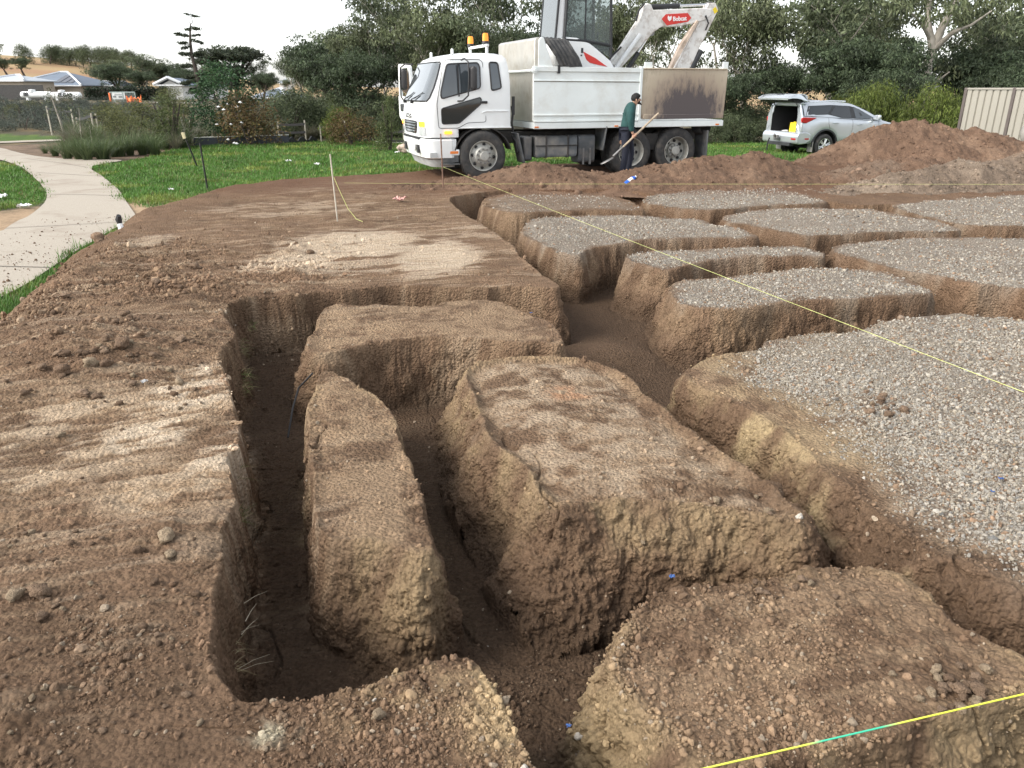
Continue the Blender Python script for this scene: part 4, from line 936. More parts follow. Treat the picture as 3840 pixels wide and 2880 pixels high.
# ------------------------------------------------------------------ the tray (tipper body)
BW = 1.20; X0, X1, ZB, ZT = -1.08, -5.66, 1.0, 2.19
m = MB(); m.box((X0+X1)/2, 0, ZB+.07, X1-X0, 2*BW-.06, .12); tray = m.build('tray_floor', M['bodywhite'], truck)
m = MB(); m.prism([(X0-.0,ZB+.16),(X0,ZT-.001),(-3.50,ZT-.012),(-3.50,ZB+.16)], BW-.06, BW); ws = m.build('side_wall', M['bodywhite'], tray)
m = MB(); m.prism([(X0,ZB+.16),(X0,ZT),(X1,ZT),(X1,ZB+.16)], -BW, -BW+.06); m.build('side_wall', M['bodywhite'], tray)
m = MB(); m.box((X0+X1)/2, BW+.012, ZB+.06, X0-X1, .05, .125, ); m.build('rub_rail', M['bodywhite'], tray, bevel=.01)
m = MB()
m.prism([(X0,ZB+.130),(X0,ZB+.158),(-3.50,ZB+.158),(-3.50,ZB+.130)], BW-.03, BW+.045); m.prism([(X0,ZB+.255),(X0,ZB+.285),(-3.50,ZB+.285),(-3.50,ZB+.255)], BW-.001, BW+.022)
m.prism([(X0,1.935),(X0,1.955),(-3.50,1.945),(-3.50,1.925)], BW-.001, BW+.018); m.prism([(X0,2.12),(X0,2.215),(-3.50,2.20),(-3.50,2.11)], BW-.07, BW+.028); m.build('side_rib', M['bodywhite'], ws, bevel=.005)
m = MB(); m.prism([(X0,1.922),(X0,1.934),(-3.50,1.924),(-3.50,1.912)], BW+.0005, BW+.006); m.build('rib_shadow_strip', mat('rib_shade', (.24,.22,.19), .9, var=.2), ws)  # dark strip standing in for the shadow line under the rib
# end gate, scuffed
def gate_mat():
    m, t, b = newmat('scuffed_gate'); N = t.nodes; L = t.links
    tc = N.new('ShaderNodeTexCoord'); sp = N.new('ShaderNodeSeparateXYZ'); L.new(tc.outputs['Object'], sp.inputs[0])
    n1 = N.new('ShaderNodeTexNoise'); n1.inputs['Scale'].default_value = 4; n1.inputs['Detail'].default_value = 9; n1.inputs['Roughness'].default_value = .7
    mp = N.new('ShaderNodeMapping'); mp.inputs['Scale'].default_value = (2.2, 1, .7); L.new(tc.outputs['Object'], mp.inputs[0]); L.new(mp.outputs[0], n1.inputs['Vector'])
    cr = N.new('ShaderNodeValToRGB'); e = cr.color_ramp.elements; e[0].position = .30; e[0].color = (.36,.30,.22,1); e[1].position = .72; e[1].color = (.66,.59,.46,1)
    L.new(n1.outputs['Fac'], cr.inputs[0])
    # the big dark dirt stain: an arch standing on the lower edge
    def mth(op, a, b=None, v=None):
        n = N.new('ShaderNodeMath'); n.operation = op
        L.new(a, n.inputs[0]) if not isinstance(a, float) else setattr(n.inputs[0], 'default_value', a)
        if b is not None: L.new(b, n.inputs[1])
        elif v is not None: n.inputs[1].default_value = v
        return n.outputs[0]
    dx = mth('MULTIPLY', mth('ADD', sp.outputs['X'], v=4.72), v=1/1.12); dz = mth('MULTIPLY', mth('ADD', sp.outputs['Z'], v=-1.22), v=1/.92)
    rr = mth('SQRT', mth('ADD', mth('MULTIPLY', dx, dx), mth('MULTIPLY', dz, dz)))
    nn = mth('MULTIPLY', mth('ADD', n1.outputs['Fac'], v=-.5), v=1.5)
    ds = mth('SUBTRACT', mth('ADD', nn, v=1.0), rr)
    mr = N.new('ShaderNodeMapRange'); mr.inputs['From Min'].default_value = -.18; mr.inputs['From Max'].default_value = .45; L.new(ds, mr.inputs['Value'])
    c2 = N.new('ShaderNodeValToRGB'); q = c2.color_ramp.elements; q[0].position = 0; q[0].color = (.27,.16,.11,1); q[1].position = 1; q[1].color = (.10,.085,.085,1); L.new(mr.outputs[0], c2.inputs[0])
    mx = N.new('ShaderNodeMix'); mx.data_type = 'RGBA'; L.new(mr.outputs[0], mx.inputs['Factor']); L.new(cr.outputs[0], mx.inputs['A']); L.new(c2.outputs[0], mx.inputs['B'])
    L.new(mx.outputs['Result'], b.inputs['Base Color']); b.inputs['Roughness'].default_value = .7; b.inputs['Metallic'].default_value = .1
    return m
M_gate = gate_mat()
m = MB(); m.prism(rpoly([(-3.58,ZB+.17),(-3.56,ZT+.01),(-5.68,ZT+.01),(-5.66,ZB+.17)], .05), BW-.05, BW+.012); gt = m.build('side_gate', M_gate, tray, bevel=.008)
m = MB(); m.prism([(-3.62,ZB+.165),(-3.62,ZB+.26),(-5.64,ZB+.26),(-5.64,ZB+.165)], BW+.0125, BW+.05); m.box(-4.62, BW+.02, ZT-.0, 2.06, .03, .028); m.build('gate_rail', M_gate, gt, bevel=.01)
MB().box(-3.53, BW-.01, (ZB+ZT)/2+.05, .06, .09, ZT-ZB-.02).build('gate_post', M['bodywhite'], tray, bevel=.006)
MB().box(-5.64, BW-.06, ZT+.07, .13, .05, .16).build('hinge_lug', M['bodywhite'], tray, bevel=.006); MB().box(-3.72, BW-.06, ZT+.06, .18, .04, .14).build('hinge_lug', M['bodywhite'], tray, bevel=.006)
# front bulkhead with its side wings
m = MB(); m.prism([(X0-.02,ZB+.14),(X0-.02,2.72),(X0-.08,2.76),(X0-.14,2.76),(X0-.14,ZB+.14)], -BW+.02, BW-.02); hb = m.build('headboard', M['alu'], tray, bevel=.012)
for ya in (BW-.05, -BW): MB().prism([(X0-.10,ZT),(X0-.10,2.70),(X0-.15,2.76),(X0-.21,2.755),(X0-.42,2.22),(X0-.42,ZT)], ya, ya+.05).build('headboard_wing', M['bodywhite'], tray, bevel=.01)
m = MB(); m.tube([(X0+.04, -BW+.1, 2.13), (X0+.04, BW-.02, 2.13)], .028, 10); m.lathe([(.065, 0), (.065, .05), (.03, .055), (0, .055)], (X0+.0, BW+.03, 2.14), 'y', 18); m.lathe([(.03, .055), (.028, .075), (0, .075)], (X0, BW+.03, 2.14), 'y', 14); m.build('tarp_roller', M['bodywhite'], tray)
for x in (-1.14, -2.98, -5.50): MB().box(x, BW+.042, ZB+.035, .085, .016, .03).build('marker_reflector', M['orangelens'], tray)
m = MB(); m.box(-1.62, BW+.03, 2.16, .05, .03, .16); m.build('hook', M['black'], tray)
m = MB(); m.lathe([(.13, -.2), (.16, 0), (.13, .2)], (-5.3, .9, .95), 'y', 12); m.build('tail_hanger', M['tank'], truck)
# ------------------------------------------------------------------ digger standing in the tray (same local frame as the truck, facing backwards)
dig = empty('mini_excavator', tw(-2.6, 0, 1.10), TA, 'white mini excavator with red flashes riding in the tray of the tipper truck', 'excavator')
dz0 = 1.10-.04+.04
def D(x, z): return (x+2.6, z-1.10)
YN = .62; YF = -.62
for y in (-.62, .62): MB().loft([[(D(x, z)[0], y+w_, D(x, z)[1]) for x, z in rrect(-3.6, -1.6, 1.12, 1.55, .2)] for w_ in (-.15, .15)]).build('rubber_track', M['rubber'], dig)
m = MB(); m.box(0, 0, .35, 1.0, .9, .4); m.build('undercarriage', M['rubber'], dig)
m = MB(); hood = [(-1.84,2.10),(-1.80,2.45),(-1.80,2.70),(-1.86,2.78),(-2.05,2.815),(-2.28,2.80),(-2.55,2.72),(-2.85,2.52),(-3.08,2.36),(-3.18,2.24),(-3.18,2.08),(-2.9,1.98),(-2.0,1.98)]
m.prism([D(*p) for p in hood], YF, YN); hd = m.build('engine_hood', M['digwhite'], dig, bevel=.07, seg=4, ang=30)
m = MB(); m.prism(rpoly([D(*p) for p in [(-1.86,2.62),(-2.16,2.63),(-2.38,2.28),(-2.34,2.20),(-1.86,2.20)]], .03), YN-.01, YN+.006); gl = m.build('vent_grille', M['black'], hd)
m = MB()
for k in range(7):
    z = 2.24+.056*k; xr_ = -2.36+max(0, (z-2.28))*.62; m.box((D(-1.88, z)[0]+D(xr_, z)[0])/2, YN+.012, D(0, z)[1], abs(xr_+1.90), .02, .02, rot=(R(25), 0, 0))
m.build('vent_slat', M['trim'], gl)
m = MB(); m.prism([D(*p) for p in [(-2.42,2.53),(-2.72,2.40),(-3.0,2.235),(-2.80,2.265),(-2.58,2.31),(-2.50,2.37)]], YN+.0, YN+.007); m.build('red_flash', M['red'], hd)
m = MB(); m.prism([D(*p) for p in [(-2.37,2.60),(-2.42,2.60),(-2.42,2.50),(-2.37,2.50)]], YN, YN+.006); m.prism([D(*p) for p in [(-2.36,2.47),(-2.40,2.47),(-2.40,2.44),(-2.36,2.44)]], YN, YN+.006); m.build('decal', M['trim'], hd)
m = MB(); m.prism([D(*p) for p in [(-1.86,2.16),(-3.2,2.16),(-3.2,1.95),(-1.86,1.95)]], YF-.01, YN+.02); m.build('counterweight', M['trim'], dig, bevel=.03)
# cab with glazed sides
ct = 3.98
m = MB()
cabL = [(-1.99,2.80),(-2.03,ct),(-3.0,ct),(-3.06,2.42)]
fr = [(-1.98,2.76),(-1.99,2.86),(-2.04,3.9),(-2.10,ct+.02),(-2.92,ct+.02),(-3.03,3.86),(-3.09,2.42)]
for y in (YN-.02, -.30):
    P = [(D(*p)[0], y, D(*p)[1]) for p in fr]; m.tube(P, .035, 6); m.tube([P[0], (D(-2.46,2.74)[0], y, D(-2.46,2.74)[1]), (D(-3.06,2.66)[0], y, D(-3.06,2.66)[1])], .03, 6)
for x, z in ((-1.99, 2.8), (-2.06, 3.95), (-3.0, 3.95), (-3.08, 2.6)): m.tube([(D(x, z)[0], YN-.02, D(x, z)[1]), (D(x, z)[0], -.30, D(x, z)[1])], .035, 6)
cabf = m.build('cab_frame', M['trim'], dig, ang=40)
m = MB(); m.prism([D(*p) for p in [(-2.0,ct),(-2.05,ct+.08),(-3.0,ct+.06),(-3.08,ct-.06)]], -.36, YN+.03); m.build('cab_roof', M['digwhite'], dig, bevel=.03)
M_clearglass, tt, bb = newmat('tinted_glass'); bb.inputs['Base Color'].default_value = (.42,.47,.46,1); bb.inputs['Roughness'].default_value = .02; bb.inputs['Transmission Weight'].default_value = .82; bb.inputs['IOR'].default_value = 1.05; bb.inputs['Specular IOR Level'].default_value = .8
m = MB()
m.prism([D(*p) for p in [(-2.03,2.84),(-2.08,3.92),(-2.99,3.92),(-3.05,2.68),(-2.5,2.76)]], YN-.03, YN-.022); wg = m.build('cab_window', M_clearglass, dig)
m = MB(); m.prism([D(*p) for p in [(-2.55,2.70),(-3.05,2.64),(-3.07,2.42)]], YN-.03, YN-.022); m.build('lower_glass', M_clearglass, dig)
m = MB(); m.prism([D(*p) for p in [(-2.03,2.84),(-2.08,3.92),(-2.99,3.92),(-3.05,2.48)]], -.306, -.298); m.build('cab_window', M_clearglass, dig)
m = MB(); m.box(D(-2.46, 0)[0], YN-.018, D(0, 3.35)[1], .025, .02, 1.16); m.build('sash_bar', M['trim'], wg)
m = MB(); m.box(D(-2.1,0)[0], .10, D(0,2.98)[1], .12, .42, .55, rot=(0, R(-8), 0)); m.box(D(-2.34,0)[0], .10, D(0,2.72)[1], .45, .42, .12); m.build('seat', M['interior'], dig, bevel=.04)
m = MB(); m.tube([(D(-2.9,2.5)[0], .25, D(0,2.5)[1]), (D(-2.92,2.95)[0], .25, D(0,2.95)[1])], .02, 6); m.tube([(D(-2.9,2.5)[0], -.05, D(0,2.5)[1]), (D(-2.92,2.95)[0], -.05, D(0,2.95)[1])], .02, 6); m.box(D(-2.86,0)[0], .1, D(0,2.5)[1], .25, .6, .12); m.build('control_lever', M['trim'], dig)
m = MB(); m.prism([D(*p) for p in [(-1.78,2.72),(-1.88,ct-.1),(-1.92,ct),(-2.04,ct),(-1.99,2.80)]], -.32, YN-.05); m.build('rear_quarter', mat('sky_reflection_white', (.86,.88,.88), .25, var=.02, coat=.4), dig, bevel=.03)  # white colour stands in for sky mirrored in the rear quarter glass
m = MB(); m.prism([D(*p) for p in [(-1.775,2.72),(-1.875,ct-.1),(-1.895,ct-.1),(-1.795,2.72)]], -.33, YN-.04); m.build('rear_window', M['screen'], dig)
for y_ in (-.33, YN-.06): MB().prism([D(*p) for p in [(-1.765,2.72),(-1.865,ct-.1),(-1.90,ct-.1),(-1.80,2.72)]], y_, y_+.05).build('rear_frame', M['black'], dig)
m = MB(); m.box(D(-1.9,0)[0], YN-.15, D(0,2.86)[1], .06, .06, .1); m.build('filler_cap', M['yellow'], dig)
# boom, stick and rams
def plate(mb, P, y0, y1): mb.prism([D(*p) for p in P], y0, y1)
BY = -.10
m = MB(); plate(m, [(-3.30,2.10),(-3.36,2.30),(-3.62,2.62),(-4.05,3.22),(-4.14,3.50),(-4.22,3.58),(-4.32,3.55),(-4.38,3.44),(-5.70,3.52),(-5.88,3.50),(-5.90,3.38),(-5.74,3.26),(-5.1,3.12),(-4.62,3.10),(-4.42,2.98),(-4.30,2.86),(-3.70,2.28),(-3.52,2.08)], BY-.11, BY+.11)
boom = m.build('boom', M['dirtywhite'], dig, bevel=.02)
m = MB(); plate(m, [(-4.60,3.26),(-4.70,3.36),(-5.26,3.40),(-5.36,3.30),(-5.28,3.22),(-4.74,3.13)], BY+.112, BY+.118); bd = m.build('brand_patch', M['red'], boom)
text('Bobcat', .125, M['letter'], bd, frame((D(-5.06,0)[0], BY+.121, D(0,3.275)[1]), (-1, 0, .07), (0, 0, 1)), 'lettering', .003, True)
m = MB(); plate(m, [(-4.745,3.30),(-4.765,3.335),(-4.785,3.31),(-4.815,3.31),(-4.835,3.335),(-4.85,3.30),(-4.84,3.25),(-4.80,3.22),(-4.76,3.25)], BY+.118, BY+.122); m.build('emblem', M['letter'], bd)
m = MB(); ST = [(-5.80,3.62),(-5.98,3.64),(-6.08,3.50),(-5.98,3.30),(-5.62,2.60),(-5.36,2.02),(-5.05,1.60),(-4.88,1.60),(-4.96,2.05),(-5.35,2.78),(-5.62,3.30)]
plate(m, ST, BY-.09, BY+.09); stick = m.build('stick', M['dirtywhite'], dig, bevel=.015)
m = MB(); plate(m, [(-4.86,2.05),(-4.80,2.05),(-5.10,2.70),(-5.50,3.26),(-5.56,3.24)], BY+.02, BY+.14); m.build('stick_side_plate', mat('rusty_white', (.62,.50,.40), .6, var=.2, dirt=(.24,.15,.09), dirt_amt=.8, dirt_scale=8), stick, bevel=.01)
m = MB(); plate(m, [(-5.92,3.50),(-5.99,3.55),(-6.06,3.46),(-5.98,3.40)], BY+.092, BY+.096); m.build('warning_sticker', M['yellow'], stick)
m = MB(); m.tube([(D(-3.45,2.2)[0], BY+.2, D(0,2.2)[1]), (D(-4.05,2.92)[0], BY+.16, D(0,2.92)[1])], .05, 12); m.build('boom_guard_tube', M['digwhite'], boom)
def ram(a, b, y, f=.55, r=.055):
    pa, pb = Vector((D(*a)[0], y, D(*a)[1])), Vector((D(*b)[0], y, D(*b)[1])); pm_ = pa.lerp(pb, f)
    mm = MB(); mm.tube([pa, pm_], r, 12); o = mm.build('hydraulic_ram', M['trim'], dig, ang=50)
    mm = MB(); mm.tube([pm_, pb], r*.5, 10); mm.build('ram_rod', M['chrome'], o, ang=50)
    mm = MB(); mm.lathe([(r*1.1, -.08), (r*1.1, .08)], pb, 'y', 14); mm.lathe([(0, -.08), (r*1.1, -.08)], pb, 'y', 14); mm.lathe([(r*1.1, .08), (0, .08)], pb, 'y', 14); mm.build('ram_pin', M['steel'], o, ang=50)
    return o
ram((-3.75,2.05), (-4.40,2.97), BY+.0, .55); ram((-4.24,3.50), (-5.86,3.60), BY, .52); ram((-5.72,2.62), (-5.30,1.9), BY+.05, .6, .07)
for k in range(3): MB().tube([(D(-3.22,2.2)[0], BY+.05+.05*k, D(0,2.2)[1]), (D(-3.35,2.45-.03*k)[0], BY+.16, D(0,2.45)[1]), (D(-3.6,2.62)[0], BY+.15, D(0,2.66)[1])], .022, 7).build('hydraulic_hose', M['black'], dig)
m = MB(); m.tube([(D(-3.95,3.2)[0], BY+.13, D(0,3.2)[1]), (D(-4.0,3.42)[0], BY+.14, D(0,3.42)[1]), (D(-4.15,3.56)[0], BY+.1, D(0,3.56)[1])], .022, 7); m.build('hydraulic_hose', M['black'], dig); m = MB(); m.tube([(D(-5.72,3.4)[0], BY+.13, D(0,3.36)[1]), (D(-5.8,3.25)[0], BY+.15, D(0,3.2)[1]), (D(-5.75,3.1)[0], BY+.13, D(0,3.05)[1])], .02, 7)
m.build('hydraulic_hose', M['black'], dig)
m = MB(); m.box(D(-3.3,0)[0], BY, D(0,2.15)[1], .3, .34, .3); m.build('boom_pivot', M['steel'], dig, bevel=.03)
m = MB(); m.loft([[(D(x,0)[0], BY+y, D(0,z)[1]) for x, z in rrect(-5.25, -4.75, 1.2, 1.65, .1)] for y in (-.25, .25)]); m.build('bucket', M['steel'], dig, bevel=.02)
# ribbed rubber mat draped over the tray side behind the bulkhead
def drape():
    mb = MB(); rings = []
    for i in range(29):
        t = i/28; off = .022*abs(math.sin(t*math.pi*5.5))
        x = -1.36-.50*t
        rings.append([(x+.02*math.sin(3*t), .55, 2.74-.12*t), (x+.0, .85, 2.77+off-.02*t*t), (x-.03, 1.06, 2.72+off-.03*t), (x-.10, 1.17+off, 2.58-.04*t), (x-.20, 1.205+off, 2.40), (x-.28, 1.225+off, 2.215+.012*math.sin(9*t)), (x-.285, 1.20, 2.205), (x-.2, 1.18, 2.40), (x-.03, 1.03, 2.68), (x, .55, 2.70)])
    mb.loft(rings, closed=True); return mb
dm = drape(); dm.v = [tw(*p) for p in dm.v]
tag(dm.build('rubber_mat', mat('ribbed_rubber', (.035,.036,.037), .7, var=.3, dirt=(.13,.12,.105), dirt_amt=.5, dirt_scale=6), None, ang=50), 'ribbed black rubber mat draped over the tray side behind the bulkhead', 'rubber mat')
# ------------------------------------------------------------------ silver car (x forward, y to its left/away... origin on the ground under the rear axle, near side at -y)
SA = R(20); sx, sy = math.cos(SA), math.sin(SA)
SP0 = (10.72, 27.62); SNx, SNy = -sy, sx         # its left, away from the camera
SO = (SP0[0]+SNx*.93, SP0[1]+SNy*.93)
suv = empty('parked_car', (SO[0], SO[1], -.47), SA, 'silver four wheel drive car with its tailgate raised', 'car')
# body stations: x, half width, z of sill, waist (belt), roof
top = [(-1.03,.80),(-1.02,.95),(-.98,1.32),(-.90,1.60)]
def belt(x):  # lower edge of glass
    return 1.40 if x < -.1 else (1.40-.13*(x+.1)/1.2 if x < 1.1 else 1.27-.10*(x-1.1)/1.2)
def roofz(x):
    P = [(-.95,1.70),(-.7,1.79),(.2,1.81),(.8,1.80),(1.25,1.74),(1.65,1.60),(2.10,1.37),(2.40,1.22),(2.9,1.10),(3.25,1.02),(3.50,.86),(3.62,.62)]
    for (a, b), (c, d) in zip(P, P[1:]):
        if x <= c: return b+(d-b)*max(0, (x-a))/(c-a)
    return P[-1][1]
def bodytop(x):   # shoulder of the lower body (waist), hood in front
    P = [(-1.08,1.0),(-1.0,1.36),(-.8,1.385),(2.2,1.20),(2.45,1.185),(2.9,1.09),(3.3,1.0),(3.55,.82),(3.64,.62)]
    for (a, b), (c, d) in zip(P, P[1:]):
        if x <= c: return b+(d-b)*(x-a)/(c-a)
    return P[-1][1]
def halfw(x):
    if x < -.6: return .93-.10*((-.6-x)/.48)**2
    if x > 2.9: return .93-.30*((x-2.9)/.74)**2
    return .93
xs = [-1.08,-1.04,-.95,-.8,-.6,-.4,-.2,0,.2,.4,.6,.8,1.0,1.3,1.6,1.9,2.2,2.45,2.7,2.9,3.1,3.3,3.5,3.6,3.64]
def arch(x):
    z = .44
    for cx in (0, 2.745):
        d = abs(x-cx)
        if d < .52: z = max(z, .385+math.sqrt(.52**2-d*d)*.98)
    if x < -.55: z = .46+.02*(-x-.55)
    return z
xs = sorted(set(xs+[-.5,-.46,-.35,-.1,.1,.3,.46,.5,.54,2.22,2.3,2.35,2.5,2.6,2.8,3.0,3.2,3.24]))
rings = []
for x in xs:
    h = halfw(x); zt = bodytop(x); zb = min(arch(x), zt-.1); H_ = zt-zb
    pr = [(0, -.05), (.04, -.015), (.20, .0), (.45, .004), (.62, -.006), (.80, -.02), (.94, -.055), (1.0, -.12)]
    ring = [(x, -(h+dy), zb+H_*t) for t, dy in pr]
    ring += [(x, -h*.5, zt+.012), (x, 0, zt+.02), (x, h*.5, zt+.012)]
    ring += [(x, (h+dy), zb+H_*t) for t, dy in pr[::-1]]
    rings.append(ring)
m = MB(); npr = len(pr)
m.loft([r[:npr] for r in rings], closed=False, cap=False); m.loft([r[npr+3:] for r in rings], closed=False, cap=False)
m.loft([r[npr-1:npr+4] for r, x in zip(rings, xs) if x >= 2.2], closed=False, cap=False)
m.f.append(tuple(range(len(m.v)-5, len(m.v)))); m.mi.append(0)
fr_ = rings[-1]; m._add(fr_, [tuple(range(len(fr_)))])
body = m.build('body', M['silver'], suv, ang=50)
# rear of the lower body: wall with the load opening, bumper
m = MB()
op = .60
for s in (-1, 1):
    m.prism([(s*.93, .70), (s*.93, 1.0), (s*.90, 1.36), (s*.74, 1.74), (s*.60, 1.70), (s*.66, 1.36), (s*.66, .74)], -1.06, -.98, 'x')
m.prism([(-.66,1.66),(.66,1.66),(.72,1.78),(-.72,1.78)], -.98, -.84, 'x'); m.build('rear_frame', M['silver'], suv, bevel=.03)
m = MB(); m.loft([[(x, y, z) for x, z in rpoly([(-1.16,.50),(-1.18,.72),(-1.10,.84),(-.80,.84),(-.62,.78),(-.58,.56),(-.8,.46),(-1.08,.44)], .05)] for y in (-.94, -.90, .90, .94)]); bp = m.build('rear_bumper', M['silver'], suv, bevel=.03)
m = MB(); m.prism(rrect(-.86, -.70, .60, .645, .02), -.955, -.925); m.box(-1.17, -.75, .62, .04, .22, .05); m.build('reflector', M['redlens'], bp)
m = MB(); m.box(-1.1, 0, .44, .18, 1.2, .10); m.build('under_bumper', M['trim'], bp)
# load space
m = MB(); m.box(-.30, 0, .78, 1.5, 1.3, .03); m.box(-.30, -.66, 1.2, 1.5, .02, .9); m.box(-.30, .66, 1.2, 1.5, .02, .9); m.box(.45, 0, 1.2, .1, 1.3, .9); m.box(-.2, 0, 1.67, 1.4, 1.3, .03); m.build('load_bay', M['interior'], suv)
m = MB(); m.box(.30, .28, 1.18, .16, .42, .75, rot=(0, R(10), 0)); m.box(.30, -.28, 1.18, .16, .42, .75, rot=(0, R(10), 0)); m.box(-.1, .15, 1.25, .07, .07, .6); m.build('rear_seat', M['trim'], suv, bevel=.05)
# greenhouse
ghx = [-.90,-.8,-.6,-.3,0,.3,.6,.9,1.2,1.5,1.8,2.1,2.4]
rings = []
for x in ghx:
    b = bodytop(x)-.02; t = max(roofz(x), b+.005); lean = .20*min(1, (t-b)/.42)
    hh = halfw(x)-.05
    rings.append([(x, -hh, b), (x, -hh+lean*.6, b+(t-b)*.62), (x, -hh+lean*.95, b+(t-b)*.9), (x, -hh+lean+.10, t-.012), (x, -.3, t), (x, .3, t), (x, hh-lean-.10, t-.012), (x, hh-lean*.95, b+(t-b)*.9), (x, hh-lean*.6, b+(t-b)*.62), (x, hh, b)])
m = MB(); m.loft(rings, closed=False, cap=False); rf = m.build('roof_shell', M['silver'], suv, ang=60)
def ghy(x, z, out):   # near side surface y at height z
    b = bodytop(x)-.02; t = max(roofz(x), b+.005); lean = .20*min(1, (t-b)/.42); hh = halfw(x)-.05; q = (z-b)/(t-b)
    P = [(0, -hh), (.62, -hh+lean*.6), (.9, -hh+lean*.95), (1, -hh+lean+.10)]
    for (a, ya), (c, yc) in zip(P, P[1:]):
        if q <= c: return ya+(yc-ya)*max(0, q-a)/(c-a)-out
    return P[-1][1]-out
def carpane(name, P, m_, parent, out=.008, r=.04):
    Q = subdiv(rpoly(P, r, 3), 2); c = (sum(p[0] for p in Q)/len(Q), sum(p[1] for p in Q)/len(Q)); mm = MB()
    for s in (1, -1):
        mm.loft([[(x, s*ghy(x, z, out), z) for x, z in [(c[0]+(p[0]-c[0])*t, c[1]+(p[1]-c[1])*t) for p in Q]] for t in (1, .75, .5, .25, .02)], cap=True)
    return mm.build(name, m_, parent, ang=60)
carpane('window_surround', [(-.86,1.38),(-.72,1.675),(.2,1.70),(1.05,1.66),(1.45,1.56),(2.05,1.27),(2.18,1.20),(1.2,1.255),(.62,1.285),(.25,1.36),(.05,1.395)], M['trim'], suv, .004, .03)
carpane('window', [(-.78,1.40),(-.66,1.66),(.32,1.69),(.04,1.41)], M['glass'], suv, .009)
carpane('window', [(.14,1.395),(.44,1.69),(1.0,1.655),(1.06,1.275),(.66,1.30),(.30,1.365)], M['glass'], suv, .009)
carpane('window', [(1.17,1.65),(1.46,1.545),(2.02,1.275),(2.05,1.225),(1.24,1.27)], M_sideglass, suv, .009)
m = MB()
ws = [(2.42,1.235),(2.1,1.40),(1.75,1.575),(1.42,1.70)]
m.loft([[(x+.01, y*w_, z+.012-.05*abs(y)) for y in (-1,-.5,0,.5,1)] for (x, z), w_ in zip(ws, (.80,.76,.70,.64))], closed=False); m.build('windscreen', M['screen'], suv)
for s in (1, -1): MB().tube([(-.6, s*.62, 1.80), (.2, s*.66, 1.835), (.9, s*.64, 1.815)], .018, 6).build('roof_rail', M['chrome'], suv)
# lamps, handles, seams, mirrors, arches, sill steps
for s in (1, -1):
    m = MB(); m.prism([(-1.07,1.30),(-.98,1.315),(-.44,1.30),(-.62,1.22),(-.86,1.13),(-1.06,1.15)], s*.875, s*.94); m.build('tail_light', M['redlens'], suv, bevel=.02)

for s in (-1, 1):
    for x, z in ((.36, 1.12), (1.42, 1.06)):
        m = MB(); m.tube([(x-.11, s*.945, z), (x, s*.962, z+.008), (x+.11, s*.945, z)], .017, 6); m.build('door_handle', M['silver'], suv)
m = MB()
def sm(P):
    for a, b in zip(P, P[1:]):
        n_ = 6
        m.tube([(a[0]+(b[0]-a[0])*k/n_, -(halfw(a[0])+yy(a[0]+(b[0]-a[0])*k/n_, a[1]+(b[1]-a[1])*k/n_)), a[1]+(b[1]-a[1])*k/n_) for k in range(n_+1)], .006, 4)
def yy(x, z):
    zb = arch(x); zt = bodytop(x); t = (z-zb)/(zt-zb); pr = [(0, -.05), (.04, -.015), (.20, .0), (.45, .004), (.62, -.006), (.80, -.02), (.94, -.055), (1.0, -.12)]
    for (a, ya), (c, yc) in zip(pr, pr[1:]):
        if t <= c: return ya+(yc-ya)*max(0, t-a)/(c-a)
    return pr[-1][1]
sm([(.06,1.37),(.08,1.1),(.16,.93)]); sm([(1.12,1.25),(1.13,1.0),(1.05,.52)]); sm([(2.28,1.17),(2.26,1.0),(2.2,.72)]); sm([(.55,.50),(2.12,.50)])
m.build('door_seam', M['black'], suv)
for s in (-1, 1):
    m = MB(); m.loft([[(2.08+x, s*(1.0+y), 1.285+z) for y, z in rrect(-q, q, -.08*k, .08*k, .04)] for x, q, k in ((-.05, .09, .9), (-.02, .12, 1), (.06, .10, 1), (.12, .05, .6))]); m.box(2.05, s*.90, 1.24, .06, .14, .05); m.build('side_mirror', M['silver'], suv, bevel=.01)
for cx in (0, 2.745):
    for s in (-1, 1):
        m = MB(); P = [(cx+.545*math.cos(R(a)), .40+.53*math.sin(R(a))) for a in range(-5, 186, 10)]; Q = [(cx+.49*math.cos(R(a)), .40+.48*math.sin(R(a))) for a in range(-5, 186, 10)]
        m.prism(P+Q[::-1], s*.90, s*.945); m.build('arch_flare', M['trim'], suv)
for s in (-1, 1): MB().box(1.37, s*.90, .40, 1.75, .16, .05).build('side_step', M['trim'], suv, bevel=.02)
m = MB()
for cx in (0, 2.745):
    m.lathe([(.50, -.86), (.50, .86)], (cx, 0, .40), 'y', 24, a0=0, a1=math.pi); m.tube([(cx, -.8, .385), (cx, .8, .385)], .05, 8)
m.box(1.35, 0, .38, 3.6, 1.3, .18); m.build('underbody', M['interior'], suv)
